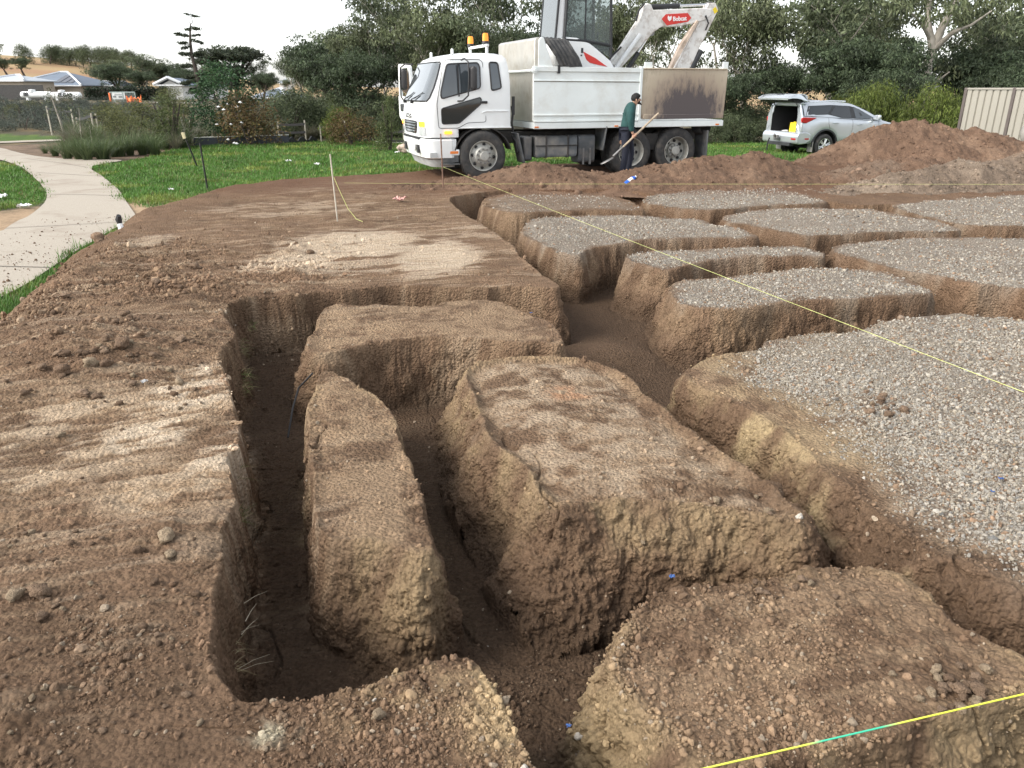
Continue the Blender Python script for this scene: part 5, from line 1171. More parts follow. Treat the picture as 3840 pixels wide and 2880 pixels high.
for x in (0, 2.745):
    for s in (-1, 1):
        y = s*.93; d = -s; t = MB()
        t.lathe([(.235, 0), (.26, d*-.008), (.33, d*-.012), (.372, d*.012), (.387, d*.04), (.387, d*.22), (.37, d*.25), (.25, d*.26)], (x, y, .385), 'y', 44); wh = t.build('wheel', M['rubber'], suv, ang=50)
        t = MB(); t.lathe([(.245, d*-.004), (.235, d*-.006), (.225, d*.02), (.21, d*.12), (0, d*.13)], (x, y, .385), 'y', 36); rm = t.build('rim', M['trim'], wh, ang=40)
        t = MB(); t.lathe([(.247, d*-.012), (.228, d*-.010), (.226, d*.02)], (x, y, .385), 'y', 36)
        for k in range(6):
            a = 2*math.pi*k/6+.3
            for da in (-.13, .13):
                c0, s0 = math.cos(a+da*1.9), math.sin(a+da*1.9); c1, s1 = math.cos(a+da), math.sin(a+da)
                t.tube([(x+.05*c0, y+d*.01, .385+.05*s0), (x+.235*c1, y+d*.0, .385+.235*s1)], [.022, .019], 6)
        t.lathe([(.062, d*-.004), (.05, d*-.016), (0, d*-.017)], (x, y, .385), 'y', 18); t.build('spokes', M['alloy'], rm, ang=40)
M_flap = mat('grey_flap', (.30,.29,.27), .7)
for s in (-1, 1): MB().box(-.50, s*.82, .36, .02, .26, .34).build('mud_flap', M_flap, suv)
# raised tailgate hinged at the roof edge
tg = MB()
prof = [(0,0),(-.28,.10),(-.48,.155),(-.75,.16),(-1.02,.10),(-1.26,-.02),(-1.24,-.075),(-.98,.0),(-.72,.03),(-.46,.03),(-.2,-.03),(0,-.06)]
rg = []
for y, k in ((-.72,.0),(-.70,1),(-.4,1.08),(0,1.12),(.4,1.08),(.70,1),(.72,.0)):
    rg.append([(x*(1-.06*(abs(y) > .6)), y*(1+.12*min(1, -x)), z*(1 if k else .6)) for x, z in prof])
tg.loft(rg); tgo = tg.build('tailgate', M['silver'], suv, loc=(-.74, 0, 1.83), rot=(0, R(7), 0), ang=50); tgo.scale = (.76, 1, 1)
m = MB(); m.loft([[(x, y, z) for x, z in [(-.10,-.055),(-.46,.02),(-.72,.022),(-.98,-.01),(-1.16,-.055),(-.95,-.085),(-.5,-.07),(-.15,-.10)]] for y in (-.66, .66)]); lin = m.build('tailgate_lining', M['interior'], tgo)
m = MB(); m.loft([[(x, y, z) for x, z in rpoly([(-.20,-.085),(-.52,-.065),(-.52,-.085),(-.20,-.11)], .01)] for y in (-.45, .45)]); m.build('tailgate_glass', M['glass'], tgo)
m = MB(); m.loft([[(x*1.0+.05, y, z+.10) for x, z in [(.02,-.1),(-.06,.06),(-.25,.10),(-.42,.09),(-.40,.07),(-.2,.06),(-.02,-.08)]] for y in (-.66, -.3, .3, .66)]); m.build('roof_spoiler', M['silver'], tgo, bevel=.01)
m = MB()
for k in range(7): m.box(-.98, -.34+.055*k, .122, .05, .035, .012)
m.box(-.62, -.25, .178, .22, .03, .01); m.build('lettering', M['trim'], tgo)
for s in (-1, 1):
    m = MB(); m.tube([(-.98, s*.66, 1.55), (-1.36, s*.70, 1.93)], .012, 6); m.build('gas_strut', M['black'], suv)
m = MB(); m.box(-1.27, 0, .60, .22, .08, .08).lathe([(.03, 0), (.03, .08), (.045, .10), (.045, .14), (0, .17)], (-1.38, 0, .60), 'z', 12); m.box(-1.3, .0, .66, .1, .2, .12); m.build('tow_bar', M['steel'], suv, bevel=.01)
m = MB(); m.tube([(-1.38, .25, .62), (-1.42, .28, .42), (-1.40, .30, .20), (-1.41, .3, .08)], .025, 8); m.lathe([(.04, 0), (.04, .12), (0, .12)], (-1.41, .3, .0), 'z', 10); m.build('trailer_plug', M['black'], suv)
def sw(x, y, z): return (SO[0]+sx*x+SNx*y, SO[1]+sy*x+SNy*y, z-.47)
m = MB(); m.box(0, 0, .165, .26, .34, .33); m.box(0, 0, .345, .20, .10, .03)
cr = m.build('plastic_crate', M['yellow'], None, bevel=.02); cr.location = sw(-.86, -.40, .80); cr.rotation_euler = (0, R(5), SA); tag(cr, 'bright yellow plastic box standing in the open back of the silver car', 'box')
m = MB(); m.loft([[(x, y, .02+.03*math.sin(5*x+3*y)+dz_) for x, y in [(-.12,-.16),(.1,-.18),(.14,.02),(.08,.16),(-.1,.15),(-.16,0)]] for dz_ in (0, .05)]); m.build('cloth_rag', M['cloth'], None, sub=1).location = sw(-.86, .12, .80)
tag(bpy.data.objects['cloth_rag'], 'crumpled white rag lying in the open back of the silver car', 'rag')
# ------------------------------------------------------------------ the man with the shovel, walking beside the truck
M_skin = mat('skin', (.42,.25,.17), .55, var=.06); M_hair = mat('black_hair', (.007,.006,.006), .8, var=.2)
M_jacket = mat('green_jacket', (.016,.066,.064), .85, var=.18, scale=8, bump=.4, bscale=14); M_pants = mat('navy_trousers', (.010,.013,.026), .85, var=.2, scale=7, bump=.3, bscale=12); M_shoe = mat('shoe', (.02,.018,.016), .6)
YP = 16.75
def q5(x, y, dy=0.0):                  # close-up pixel of the man -> world, dy metres nearer (-) or farther (+)
    return Vector(at(2300+x/5.185, 320+y/5.185, YP+dy))
GZ = -.06
def skin(name, pts, edges, radii, m_, parent, root=0, sub=2):
    me = bpy.data.meshes.new(name); me.from_pydata([tuple(p) for p in pts], edges, [])
    o = link(name, me, m_, parent)
    sm_ = o.modifiers.new('skin', 'SKIN'); sm_.use_smooth_shade = True; sm_.branch_smoothing = .3
    sv = me.skin_vertices[0].data
    for i, r in enumerate(radii):
        sv[i].radius = (r, r) if not isinstance(r, tuple) else r; sv[i].use_root = (i == root)
    ss = o.modifiers.new('sub', 'SUBSURF'); ss.levels = sub; ss.render_levels = sub
    return o
def chain(names, J): return [J[n] for n in names]
hip = q5(262, 905)
J = dict(pelvis=hip, belly=q5(285, 790), chest=q5(310, 560), upper=q5(335, 420), neck=q5(405, 365), skull=q5(440, 300), crown=q5(450, 225),
 nsh=q5(330, 440, -.19), nel=q5(318, 690, -.27), nwr=q5(372, 930, -.24), nha=q5(398, 985, -.24),
 fsh=q5(325, 440, .19), fel=q5(215, 700, .28), fwr=q5(160, 980, .24), fha=q5(150, 1050, .24),
 nhip=q5(240, 930, -.10), nkn=q5(235, 1320, -.11), nan=q5(165, 1700, -.10), nhe=q5(150,1745,-.10), nto=q5(255, 1755, -.11),
 fhip=q5(280, 930, .10), fkn=q5(345, 1310, .11), fan=q5(270, 1700, .10), fhe=q5(258,1745,.10), fto=q5(360, 1755, .11))
for k in ('nan','nhe','nto','fan','fhe','fto'): J[k].z = GZ+{'an': .09, 'he': .045, 'to': .035}[k[1:]]
man = empty('person', (hip.x, YP, GZ), 0, 'man in dark green jacket and navy trousers walking past the truck with a shovel', 'person')
def loc_(p): return Vector((p[0]-hip.x, p[1]-YP, p[2]-GZ))
names = list(J); V = [loc_(J[n]) for n in names]; ix = {n: i for i, n in enumerate(names)}
E = [('pelvis','belly'),('belly','chest'),('chest','upper'),('upper','neck'),('neck','skull'),('skull','crown'),('upper','nsh'),('nsh','nel'),('nel','nwr'),('nwr','nha'),('upper','fsh'),('fsh','fel'),('fel','fwr'),('fwr','fha'),
     ('pelvis','nhip'),('nhip','nkn'),('nkn','nan'),('nan','nto'),('nan','nhe'),('pelvis','fhip'),('fhip','fkn'),('fkn','fan'),('fan','fto'),('fan','fhe')]
rad = dict(pelvis=.12, belly=.115, chest=.13, upper=.10, neck=.055, skull=.082, crown=.075, nsh=.06, nel=.042, nwr=.028, nha=.034, fsh=.06, fel=.042, fwr=.028, fha=.034, nhip=.085, nkn=.055, nan=.038, nhe=.035, nto=.03, fhip=.085, fkn=.055, fan=.038, fhe=.035, fto=.03)
# face: jaw, nose, brow as part of the same skin
extra = dict(jaw=(q5(478, 350), .042), nose=(q5(545, 300), .011), brow=(q5(508, 255), .05))
for k, (p, r) in extra.items(): names.append(k); V.append(loc_(p)); ix[k] = len(V)-1; rad[k] = r
E += [('skull','jaw'),('skull','brow'),('brow','nose')]
# fingers: near hand closed round the shaft, far hand relaxed
S0_, S1_ = Vector(at(2281, 604, YP-.30)), Vector(at(2470, 424, YP-.22))
ax = (S1_-S0_).normalized(); hpt = S0_+ax*((J['nha']-S0_).dot(ax)); 
J2 = hpt+Vector((-.015, .02, .045)); V[ix['nha']] = loc_(J2)
side_ = ax.cross(Vector((0, 1, 0))).normalized()
fing = []
for k in range(4):
    b = hpt+ax*(-.03+.021*k)+side_*.030+Vector((0, .012, 0)); c = hpt+ax*(-.03+.021*k)+Vector((0, -.034, 0)); d = hpt+ax*(-.03+.021*k)-side_*.028+Vector((0, -.008, 0))
    fing.append([J2+(b-J2)*.35, b, c, d])
fing.append([J2, hpt+ax*.055+Vector((0, -.01, .02)), hpt+ax*.06+Vector((0, -.03, -.01))])
ff = J['fha']
for k in range(4): fing.append([ff, ff+Vector((-.018+.016*k, .01, -.06)), ff+Vector((-.010+.016*k, .012, -.095-.008*(k in (1, 2)))), ])
fing.append([ff, ff+Vector((.035, -.015, -.03)), ff+Vector((.045, -.018, -.06))])
body_i = [ix[n] for n in names]; edges = [(ix[a], ix[b]) for a, b in E]; radii = [rad[n] for n in names]
body_o = skin('body', V, edges, radii, M_skin, man, 0)
for f in fing: skin('finger', [loc_(p) for p in f], [(i, i+1) for i in range(len(f)-1)], [.0105]*(len(f)-1)+[.008], M_skin, man, 0, 1)
# clothes follow the body
def cl(name, ns, es, rr, m_, root):
    return skin(name, [loc_(J[n]) if not isinstance(n, Vector) else loc_(n) for n in ns], es, rr, m_, man, root)
belt_ = J['pelvis']+Vector((0, 0, .03))
jk = ['pelvis','belly','chest','upper','neck','nsh','nel','nwr','fsh','fel','fwr']
jp = [loc_(J[n]) for n in jk]; jp[0] = loc_(J['pelvis']+Vector((.005, 0, .02))); jp[4] = loc_(q5(405, 350))
jp[7] = loc_(J['nel'].lerp(J['nwr'], .93)); jp[10] = loc_(J['fel'].lerp(J['fwr'], .93))
skin('jacket', jp, [(0,1),(1,2),(2,3),(3,4),(3,5),(5,6),(6,7),(3,8),(8,9),(9,10)], [.150,.150,.165,.150,.075,.098,.068,.052,.098,.068,.052], M_jacket, man, 0)
tr = ['pelvis','nhip','nkn','nan','fhip','fkn','fan']; tp = [loc_(J[n]) for n in tr]; tp[3].z += .0; tp[6].z += .0
skin('trousers', tp, [(0,1),(1,2),(2,3),(0,4),(4,5),(5,6)], [.138,.104,.078,.062,.104,.078,.062], M_pants, man, 0)
for a, b, c in (('nhe','nto','nan'), ('fhe','fto','fan')):
    skin('shoe', [loc_(J[a]), loc_(J[a].lerp(J[b], .5)), loc_(J[b])], [(0,1),(1,2)], [.052,.05,.042], M_shoe, man, 0, 1)
hc = loc_(q5(442, 248)); Vh = ICO3[0].copy(); face = sstep(.15, .55, Vh[:, 0])*sstep(.42, .1, Vh[:, 2])+sstep(-.55, -.75, Vh[:, 2]); Vh = Vh*(1+.05*vn(Vh[:, 0], Vh[:, 1], Vh[:, 2], 5, 77))[:, None]*(1-.35*np.clip(face, 0, 1))[:, None]
link('hair', npmesh('hair', Vh*np.array((.105, .093, .100))+np.array(hc), ICO3[1], True), M_hair, man)
bp_ = [loc_(q5(*p)) for p in ((455,320),(485,368),(512,350))]
skin('beard', bp_, [(0,1),(1,2)], [.062,.050,.034], M_hair, man, 1)
for sg in (-1, 1):
    mb = MB(); c = loc_(q5(448, 285, sg*.083)); rg = []
    for q, wd in ((-.03, .5), (-.015, .95), (.01, 1.0), (.03, .6)): rg.append([(c.x+.018*wd*math.cos(t*math.pi/4), c.y+.010*math.sin(t*math.pi/4), c.z+q) for t in range(8)])
    mb.loft(rg); mb.build('ear', M_skin, man, sub=1)
    mb = MB(); c = loc_(q5(517, 272, sg*.032)); mb.lathe([(0, -.012), (.010, -.006), (.012, 0), (.010, .006), (0, .012)], c, 'y', 10); mb.build('eye', M_hair, man)
# shovel
shv = empty('shovel', tuple(S0_), 0, 'long handled shovel with pale wooden shaft held low by the walking man', 'shovel')
L_ = S1_-S0_; fpt = lambda t: tuple(L_*t)
mb = MB(); mb.tube([fpt(.27), fpt(.6), fpt(.99), fpt(1.0)], [.019, .021, .020, .014], 10); mb.build('shaft', M['wood'], shv)
mb = MB(); mb.tube([fpt(.10), fpt(.20), fpt(.30)], [.026, .024, .022], 10); mb.build('socket', M['steel'], shv)
mb = MB(); dn = Vector((-L_.x, 0, -L_.z)).normalized(); bx_ = Vector((-.78, -.05, -.42)).normalized(); sd_ = Vector((.12, 1, 0)).normalized(); o0 = Vector(fpt(.10)); nr = bx_.cross(sd_)
rows = []
for t, w_ in ((0, .05), (.04, .11), (.14, .118), (.22, .10), (.28, .05), (.30, .008)):
    rows.append([tuple(o0+bx_*t+sd_*(q*w_)+nr*(.030*q*q-.01*t)) for q in (-1, -.5, 0, .5, 1)])
mb.loft(rows, closed=False); bl = mb.build('blade', M['steel'], shv); md = bl.modifiers.new('th', 'SOLIDIFY'); md.thickness = .004
# ------------------------------------------------------------------ pegs, string lines, litter, posts, fence
def rod(name, a, b, r, m_, label, cat, group=None, n=6, r1=None):
    a = Vector(a); b = Vector(b); mb = MB(); mb.tube([(0,0,0), tuple((b-a)*.5), tuple(b-a)], [r, r, r1 or r], n)
    o = mb.build(name, m_, None, loc=tuple(a)); return tag(o, label, cat, group)
M_str = mat('yellow_string', (.58,.62,.22), .6, var=.12, scale=4)
def string_mat():
    m, t, b = newmat('yellow_green_string'); N = t.nodes; L = t.links
    tc = N.new('ShaderNodeTexCoord'); sp = N.new('ShaderNodeSeparateXYZ'); L.new(tc.outputs['Object'], sp.inputs[0])
    cr = N.new('ShaderNodeValToRGB'); cr.color_ramp.elements[0].color = (.75,.80,.10,1); e = cr.color_ramp.elements[1]; e.position = .56; e.color = (.75,.80,.08,1)
    for p, c in ((.17, (.75,.8,.1,1)), (.22, (.06,.55,.33,1)), (.40, (.06,.55,.33,1)), (.46, (.75,.8,.1,1))):
        k = cr.color_ramp.elements.new(p); k.color = c
    mr = N.new('ShaderNodeMath'); mr.operation = 'MULTIPLY_ADD'; mr.inputs[1].default_value = 1.0; mr.inputs[2].default_value = -.12; L.new(sp.outputs['X'], mr.inputs[0]); L.new(mr.outputs[0], cr.inputs[0]); L.new(cr.outputs[0], b.inputs['Base Color']); b.inputs['Roughness'].default_value = .6
    return m
def line(name, pts, r, m_, label):
    mb = MB(); mb.tube(pts, r, 5); return tag(mb.build(name, m_), label, 'string line')
def pxz(u, v, z):  # point on a photo ray at height z
    d = ray(u, v); t = (z-H)/d[2]; return (t*d[0], t*d[1], z)
def sag(a, b, k, n=14):
    a = Vector(a); b = Vector(b); return [tuple(a.lerp(b, i/n)-Vector((0, 0, k*4*(i/n)*(1-i/n)))) for i in range(n+1)]
# steel peg by the truck's bumper and the strings tied to it
pg0 = pxz(1663, 708, 0); rod('steel_peg', (pg0[0], pg0[1], -.2), (pg0[0]-.02, pg0[1], .98), .013, M['rust'], 'thin rusty steel peg standing in the earth below the truck bumper', 'peg')
a = pxz(1662, 626, .28); 
b = pxz(3840, 1462, .12); d_ = Vector(b)-Vector(a); line('string_line', sag(a, tuple(Vector(a)+d_*1.25), .02), .0019, M_str, 'yellow string line running diagonally across the gravel blocks from the peg')
a2 = (pg0[0], pg0[1], .09); line('string_line', sag(pxz(1290, 686, .10), a2, .0), .0017, M_str, 'short yellow string line from the peg towards the leaning stakes')
e = pxz(3840, 691, .26); line('string_line', sag(a2, tuple(Vector(a2)+(Vector(e)-Vector(a2))*1.4), .0), .0017, M_str, 'level yellow string line in front of the dirt heaps')
p = pxz(2640, 2880, .12); q = pxz(3840, 2598, .12); dd = Vector(q)-Vector(p)
s_ = line('string_line', [tuple(x-p[0] if i == 0 else x-p[i] for i, x in enumerate(t)) for t in sag(tuple(Vector(p)-dd*.3), tuple(Vector(p)+dd*3.2), .005, 24)], .0027, string_mat(), 'yellow and green string line across the near right block'); s_.location = p
# timber peg with a dangling string
t0 = gp(1267, 836, 0); rod('timber_stake', (t0[0], t0[1], pad_z(*t0)-.1), (t0[0]-.03, t0[1], at(1262, 578, t0[1])[2]), .010, M['stake'], 'tall thin timber stake standing on the scraped earth with a loose string', 'stake', n=4)
m0 = (t0[0], t0[1]-.02, .62); line('string_line', [m0, (m0[0]+.06, m0[1], .45), (m0[0]+.16, m0[1], .2), (m0[0]+.27, m0[1]-.02, .06), (m0[0]+.36, m0[1]-.05, .03)], .0035, M_str, 'loose yellow string hanging from the tall thin timber stake')
# two tarred stakes on the lawn
def lz(x, y): return float(lawn_z(np.array([x]), np.array([y]))[0])
g0 = gp(775, 685, -.25); rod('black_stake', (g0[0], g0[1], -.45), (g0[0]-.02, g0[1]-.02, .62), .021, M['blackstake'], 'upright black timber stake at the edge of the lawn', 'stake', n=4)
g1 = gp(741, 612, -.32); bs = rod('black_stake', (g1[0], g1[1], -.5), (g1[0]-.20, g1[1]-.25, .58), .026, M['blackstake'], 'leaning black timber stake with a pale top on the lawn', 'stake', n=4)
mb = MB(); mb.box(-.195, -.245, .98, .075, .075, .17, rot=(R(8), R(-8), 0)); mb.build('pale_top', mat('cream_paint', (.70,.60,.38), .7), bs)
w0 = gp(706, 552, -.4); rod('white_stake', (w0[0], w0[1], -.5), (w0[0]-.12, w0[1], .72), .032, M['stake'], 'pale weathered stake behind the leaning black stake', 'stake', n=4)
# black plastic bag end poking from the bank
v0 = gp(462, 872, -.1); mb = MB(); mb.tube([(0,0,0), (-.03,0,.14), (-.05,.02,.24)], [.06,.065,.05], 8); sk = mb.build('sleeve_post', M['cloth'], None, loc=(v0[0], v0[1], -.12)); sk.scale = (.6,.6,.6); tag(sk, 'short white post with a black cap at the edge of the earth bank', 'post')
mb = MB(); mb.tube([(-.05,.02,.235), (-.07,.03,.33), (-.03,.0,.42)], [.056,.075,.05], 7); mb.build('black_cap', M['black'], sk)
# bottle and bits of litter
bo = gp(2362, 700, 0); mb = MB(); mb.lathe([(0,-.10),(.032,-.10),(.034,-.05),(.034,.05),(.016,.085),(.016,.10),(0,.10)], (0,0,0), 'x', 14); o = mb.build('crushed_can', M['blue'], None, loc=(bo[0], bo[1], pad_z(*bo)+.10), rot=(0, R(-28), R(30))); o.scale = (1.5,1.5,1.5); tag(o, 'blue and white drink can lying below the long earth ridge', 'can')
mb = MB(); mb.lathe([(.0345,-.03),(.0345,.035)], (0,0,0), 'x', 14); mb.lathe([(0,.101),(.0165,.101),(.0165,.088)], (0,0,0), 'x', 14); mb.build('white_band', M['cloth'], o)
M_tape = mat('faded_blue', (.03,.09,.27), .6, var=.2)
def rag(u, v, sz, label, z=None, m_=None, name='paper_scrap', cat='litter'):
    sz *= .65 if sz > .05 else 1
    x, y = gp(u, v, z if z is not None else -.1); zz = max(pad_z(x, y) if z is None else -9, lz(x, y)) if z is None else z
    mb = MB(); n_ = 7; V = []
    for i in range(n_):
        for j in range(n_):
            a, b_ = i/(n_-1)-.5, j/(n_-1)-.5; V.append((a*sz*(1+.3*math.sin(7*b_+u)), b_*sz*(.8+.3*math.cos(5*a+v)), sz*.22*(math.sin(9*a+u)*math.cos(8*b_+v)+1)))
    mb._add(V, [(i*n_+j, i*n_+j+1, (i+1)*n_+j+1, (i+1)*n_+j) for i in range(n_-1) for j in range(n_-1)])
    return tag(mb.build(name, m_ or M['cloth'], None, loc=(x, y, zz+.01), rot=(0, 0, u)), label, cat)
rag(1080, 607, .20, 'white scrap of paper in the middle of the lawn', -.10); rag(1190, 620, .22, 'white scrap of paper on the lawn nearest the truck', -.06); rag(640, 714, .16, 'white scrap of paper at the lawn edge by the path', -.34)
rag(92, 780, .30, 'crumpled white plastic on the bare patch by the path', -.40); rag(12, 742, .30, 'torn white plastic strip at the left edge of the grass', -.40); rag(1490, 575, .2, 'small white scrap beside the pale rock in front of the truck', -.02)
rag(1500, 757, .30, 'pinkish scrap of plastic on the scraped earth', 0.0, mat('pink_plastic', (.55,.30,.26), .6)); rag(555, 1512, .065, 'grey shard lying among clods on the left earth', None, mat('grey_shard', (.42,.42,.42), .6))
rag(2512, 2236, .022, 'dark blue scrap on the rim of the near right block', None, M_tape); rag(2130, 2810, .014, 'light blue scrap on the trench floor at the bottom', None, M_tape); rag(3735, 1875, .022, 'blue scrap on the crushed rock', None, M_tape); rag(3700, 1932, .016, 'smaller blue scrap on the crushed rock', None, M_tape); rag(1992, 1215, .02, 'blue scrap on the back block', None, M_tape)
rk = gp(1520, 570, -.05); o = bpy.data.objects.new('pale_rock', CLODS[3].copy()); C.objects.link(o); o.location = (rk[0], rk[1], .05); o.scale = (.24, .18, .15); tag(o, 'pale pinkish rock on the grass left of the truck bumper', 'rock')
ca_ = o.data.color_attributes['Col']; ca_.data.foreach_set('color', np.tile(np.array([.45,.36,.30,1], np.float32), len(o.data.vertices)))
# black hose down the wall of the middle trench
hp0 = [(1172,1400,-.10),(1120,1455,-.22),(1098,1530,-.34),(1080,1640,-.47)]
mb = MB(); mb.tube([pxz(*p) for p in hp0], .007, 6); tag(mb.build('black_hose', M['black']), 'thin black hose running down the wall of the long trench', 'hose')
# ribbed steel boundary fence
M_fence = mat('fence_sheet', (.31,.29,.25), .5, .1, var=.04, scale=.6); M_post = mat('fence_post', (.105,.085,.078), .5, .2, var=.1); M_plinth = mat('plinth_concrete', (.42,.41,.38), .9, var=.12)
fa = Vector(at(3588, 520, 27.5)); fb = Vector(at(3900, 560, 25.0)); fd = (fb-fa); fd.z = 0; fL = 9.0; fdn = fd.normalized(); fang = math.atan2(fdn.y, fdn.x)
fz = -.30
fen = empty('boundary_fence', (fa.x, fa.y, fz), fang, 'tan ribbed steel fence with dark posts at the right edge beyond the dirt heaps', 'fence')
def fsheet(x0, x1, first):
    mb = MB(); xs_ = []; x = x0; per = .235
    prof = []
    while x < x1-.01:
        for dx, dy in ((0, 0), (.145, 0), (.168, .042), (.205, .042), (.222, 0)): prof.append((min(x+dx, x1), dy))
        x += per
    prof.append((x1, 0))
    mb.loft([[(x, y, z) for x, y in prof] for z in (.24, 1.0, 2.02)], closed=False); return mb.build('ribbed_panel', M_fence, fen, ang=20)
px_ = [0, 1.62, 4.0, 6.4, 8.8]
for i, (a_, b_) in enumerate(zip(px_, px_[1:])): fsheet(a_+.05, b_-.05, i == 0)
for x in px_:
    mb = MB(); mb.box(x, -.005, 1.03, .10, .07, 2.08); mb.build('fence_post', M_post, fen, bevel=.008)
mb = MB(); mb.box(4.4, 0, 2.045, 8.9, .06, .06); mb.build('top_rail', M_fence, fen, bevel=.008)
mb = MB(); mb.box(4.4, 0, .215, 8.9, .05, .05); mb.build('bottom_rail', M_fence, fen, bevel=.008)
mb = MB(); mb.box(4.4, .0, .02, 8.9, .08, .34); mb.box(4.4, -.10, -.16, 8.9, .3, .06); mb.build('plinth', M_plinth, fen, bevel=.01)
# concrete mixer at the right edge
mxp = Vector(at(3915, 560, 21.5)); mx = empty('concrete_mixer', (mxp.x, mxp.y, -.25), R(20), 'grey concrete mixer with round drum cut off by the right edge', 'mixer')
M_mix = mat('mixer_drum', (.36,.34,.31), .6, .2, var=.12, dirt=(.3,.27,.23), dirt_amt=.5)
mb = MB(); mb.lathe([(0,-.42),(.22,-.40),(.40,-.22),(.44,0),(.40,.16),(.26,.42),(.25,.46),(.21,.44),(.34,.14),(.36,0)], (0,0,.95), 'x', 28); dr = mb.build('drum', M_mix, mx, ang=40); dr.rotation_euler = (0, R(-18), 0)
mb = MB(); mb.lathe([(.45,-.05),(.47,-.02),(.47,.02),(.45,.05)], (0,0,.95), 'x', 28); mb.build('ring_gear', M['steel'], dr)
mb = MB()
for s1 in (-1, 1):
    mb.tube([(-.45*s1, -.38, 0), (-.1*s1, -.1, .62)], .03, 8); mb.tube([(-.45*s1, .38, 0), (-.1*s1, .1, .62)], .03, 8)
mb.tube([(-.45, -.38, .05), (.45, -.38, .05)], .025, 8); mb.tube([(-.62, -.35, .50), (-.05, -.2, .86)], .028, 8); mb.build('stand', M['trim'], mx)
for s1 in (-1, 1):
    mb = MB(); mb.lathe([(.0,-.03),(.16,-.03),(.17,0),(.16,.03),(0,.03)], (.32, s1*.42, .16), 'y', 20); mb.build('wheel', M['rubber'], mx)
mb = MB(); mb.box(.34, 0, .62, .3, .34, .34); mb.build('motor_box', M['white'], mx, bevel=.03)
# low dark sleeper wall and edging behind the lawn
M_sleeper = mat('dark_sleeper', (.062,.066,.078), .8, var=.2, bump=.4, bscale=12); M_cap = mat('pale_cap', (.62,.61,.56), .8, var=.08)
wa = gp(735, 548, -.42); wb = gp(1085, 536, -.42); wl = math.hypot(wb[0]-wa[0], wb[1]-wa[1])
wz = lz(*wa); rw = empty('sleeper_wall', (wa[0], wa[1], wz-.1), math.atan2(wb[1]-wa[1], wb[0]-wa[0]), 'low dark sleeper wall with a pale top behind the lawn', 'retaining wall')
mb = MB(); mb.box(wl/2, 0, .20, wl, .08, .40); mb.box(.0, -.03, .2, .12, .12, .42); mb.build('sleepers', M_sleeper, rw, bevel=.01); mb = MB(); mb.box(wl/2, 0, .415, wl, .10, .03); mb.build('capping', M_cap, rw)
def edging(u0, u1, v0, v1, label, hgt=.14, m_=None, bend=False):
    a_ = gp(u0, v0, -.42); b_ = gp(u1, v1, -.42); L__ = math.hypot(b_[0]-a_[0], b_[1]-a_[1]); mb = MB(); n_ = 10; 
    mb.loft([[(L__*i/n_, .04*dy, z_+(.10*math.sin(i*1.7)*bend)) for dy, z_ in ((-1, -.1), (1, -.1), (1, hgt), (-1, hgt))] for i in range(n_+1)])
    return tag(mb.build('garden_edging', m_ or M['black'], None, loc=(a_[0], a_[1], lz(*a_)), rot=(0, 0, math.atan2(b_[1]-a_[1], b_[0]-a_[0]))), label, 'edging')
edging(1085, 1190, 536, 531, 'sagging black plastic edging right of the sleeper wall', .16, bend=True); edging(1290, 1410, 533, 530, 'black plastic edging behind the lawn near the truck', .14, bend=True); edging(1410, 1720, 536, 537, 'thin pale concrete edging running behind the truck front', .06, M_cap)
edging(2650, 3100, 505, 498, 'dark sleeper edging behind the lawn right of the truck', .25, M_sleeper)
# tree guards: stakes with black ties
def guard(spec, ties, label, group='staked tree guards'):
    """spec: (u, v_base, v_top) per stake; ties: (i, j, height)"""
    pts = []
    for u, vb, vt in spec:
        x, y = gp(u, vb, -.42); d = ray(u, vt); pts.append((x, y, lz(x, y)+float(far_z(np.array([x]), np.array([y]))[0]), max(.5, H+d[2]*y/d[1]-lz(x, y))))
    o0 = pts[0]; root = empty('tree_guard', o0[:3], 0, label, 'tree guard', group)
    for x, y, z, h in pts:
        mb = MB(); mb.box(x-o0[0], y-o0[1], (z-o0[2])+h/2-.15, .055, .055, h+.3); mb.build('stake', M['stake'], root)
    for i, j, h0, h1 in ties:
        a_, b_ = pts[i], pts[j]; pa = Vector((a_[0]-o0[0], a_[1]-o0[1]-.03, a_[2]-o0[2]+h0*a_[3])); pb = Vector((b_[0]-o0[0], b_[1]-o0[1]-.03, b_[2]-o0[2]+h1*b_[3])); mb = MB()
        mb.loft([[tuple(p+Vector((0, .008*sx_, .05*sz_))) for sx_, sz_ in ((-1,-1),(1,-1),(1,1),(-1,1))] for p in (pa, pa.lerp(pb, .5)-Vector((0,0,.03)), pb)]); mb.build('tie', M['black'], root)
    return root
guard([(196,508,398),(285,510,410)], [(0,1,.92,.90)], 'pair of pale stakes with a high black tie round the thin young gum')
guard([(303,528,440),(362,540,425),(377,530,426)], [(0,1,.90,.92),(1,2,.88,.88)], 'three stakes with a black tie at the edge of the mulch bed')
guard([(1048,525,455),(1148,527,450)], [(0,1,.85,.80),(0,1,.45,.42)], 'two stakes joined by two black ties in the far bed')
guard([(1205,530,470),(1272,531,480)], [(0,1,.95,.85)], 'two stakes with one slanting black tie in the far bed')
guard([(1432,537,468),(1515,540,490)], [(0,1,.62,.95),(0,1,.2,.25)], 'stakes with black ties just left of the truck cab')
guard([(1298,536,450)], [], 'single pale stake in front of the rusty leafed bush'); guard([(720,500,452)], [], 'single pale stake left of the dark round tree')
guard([(2880,520,460)], [], 'single pale stake between the truck and the silver car')
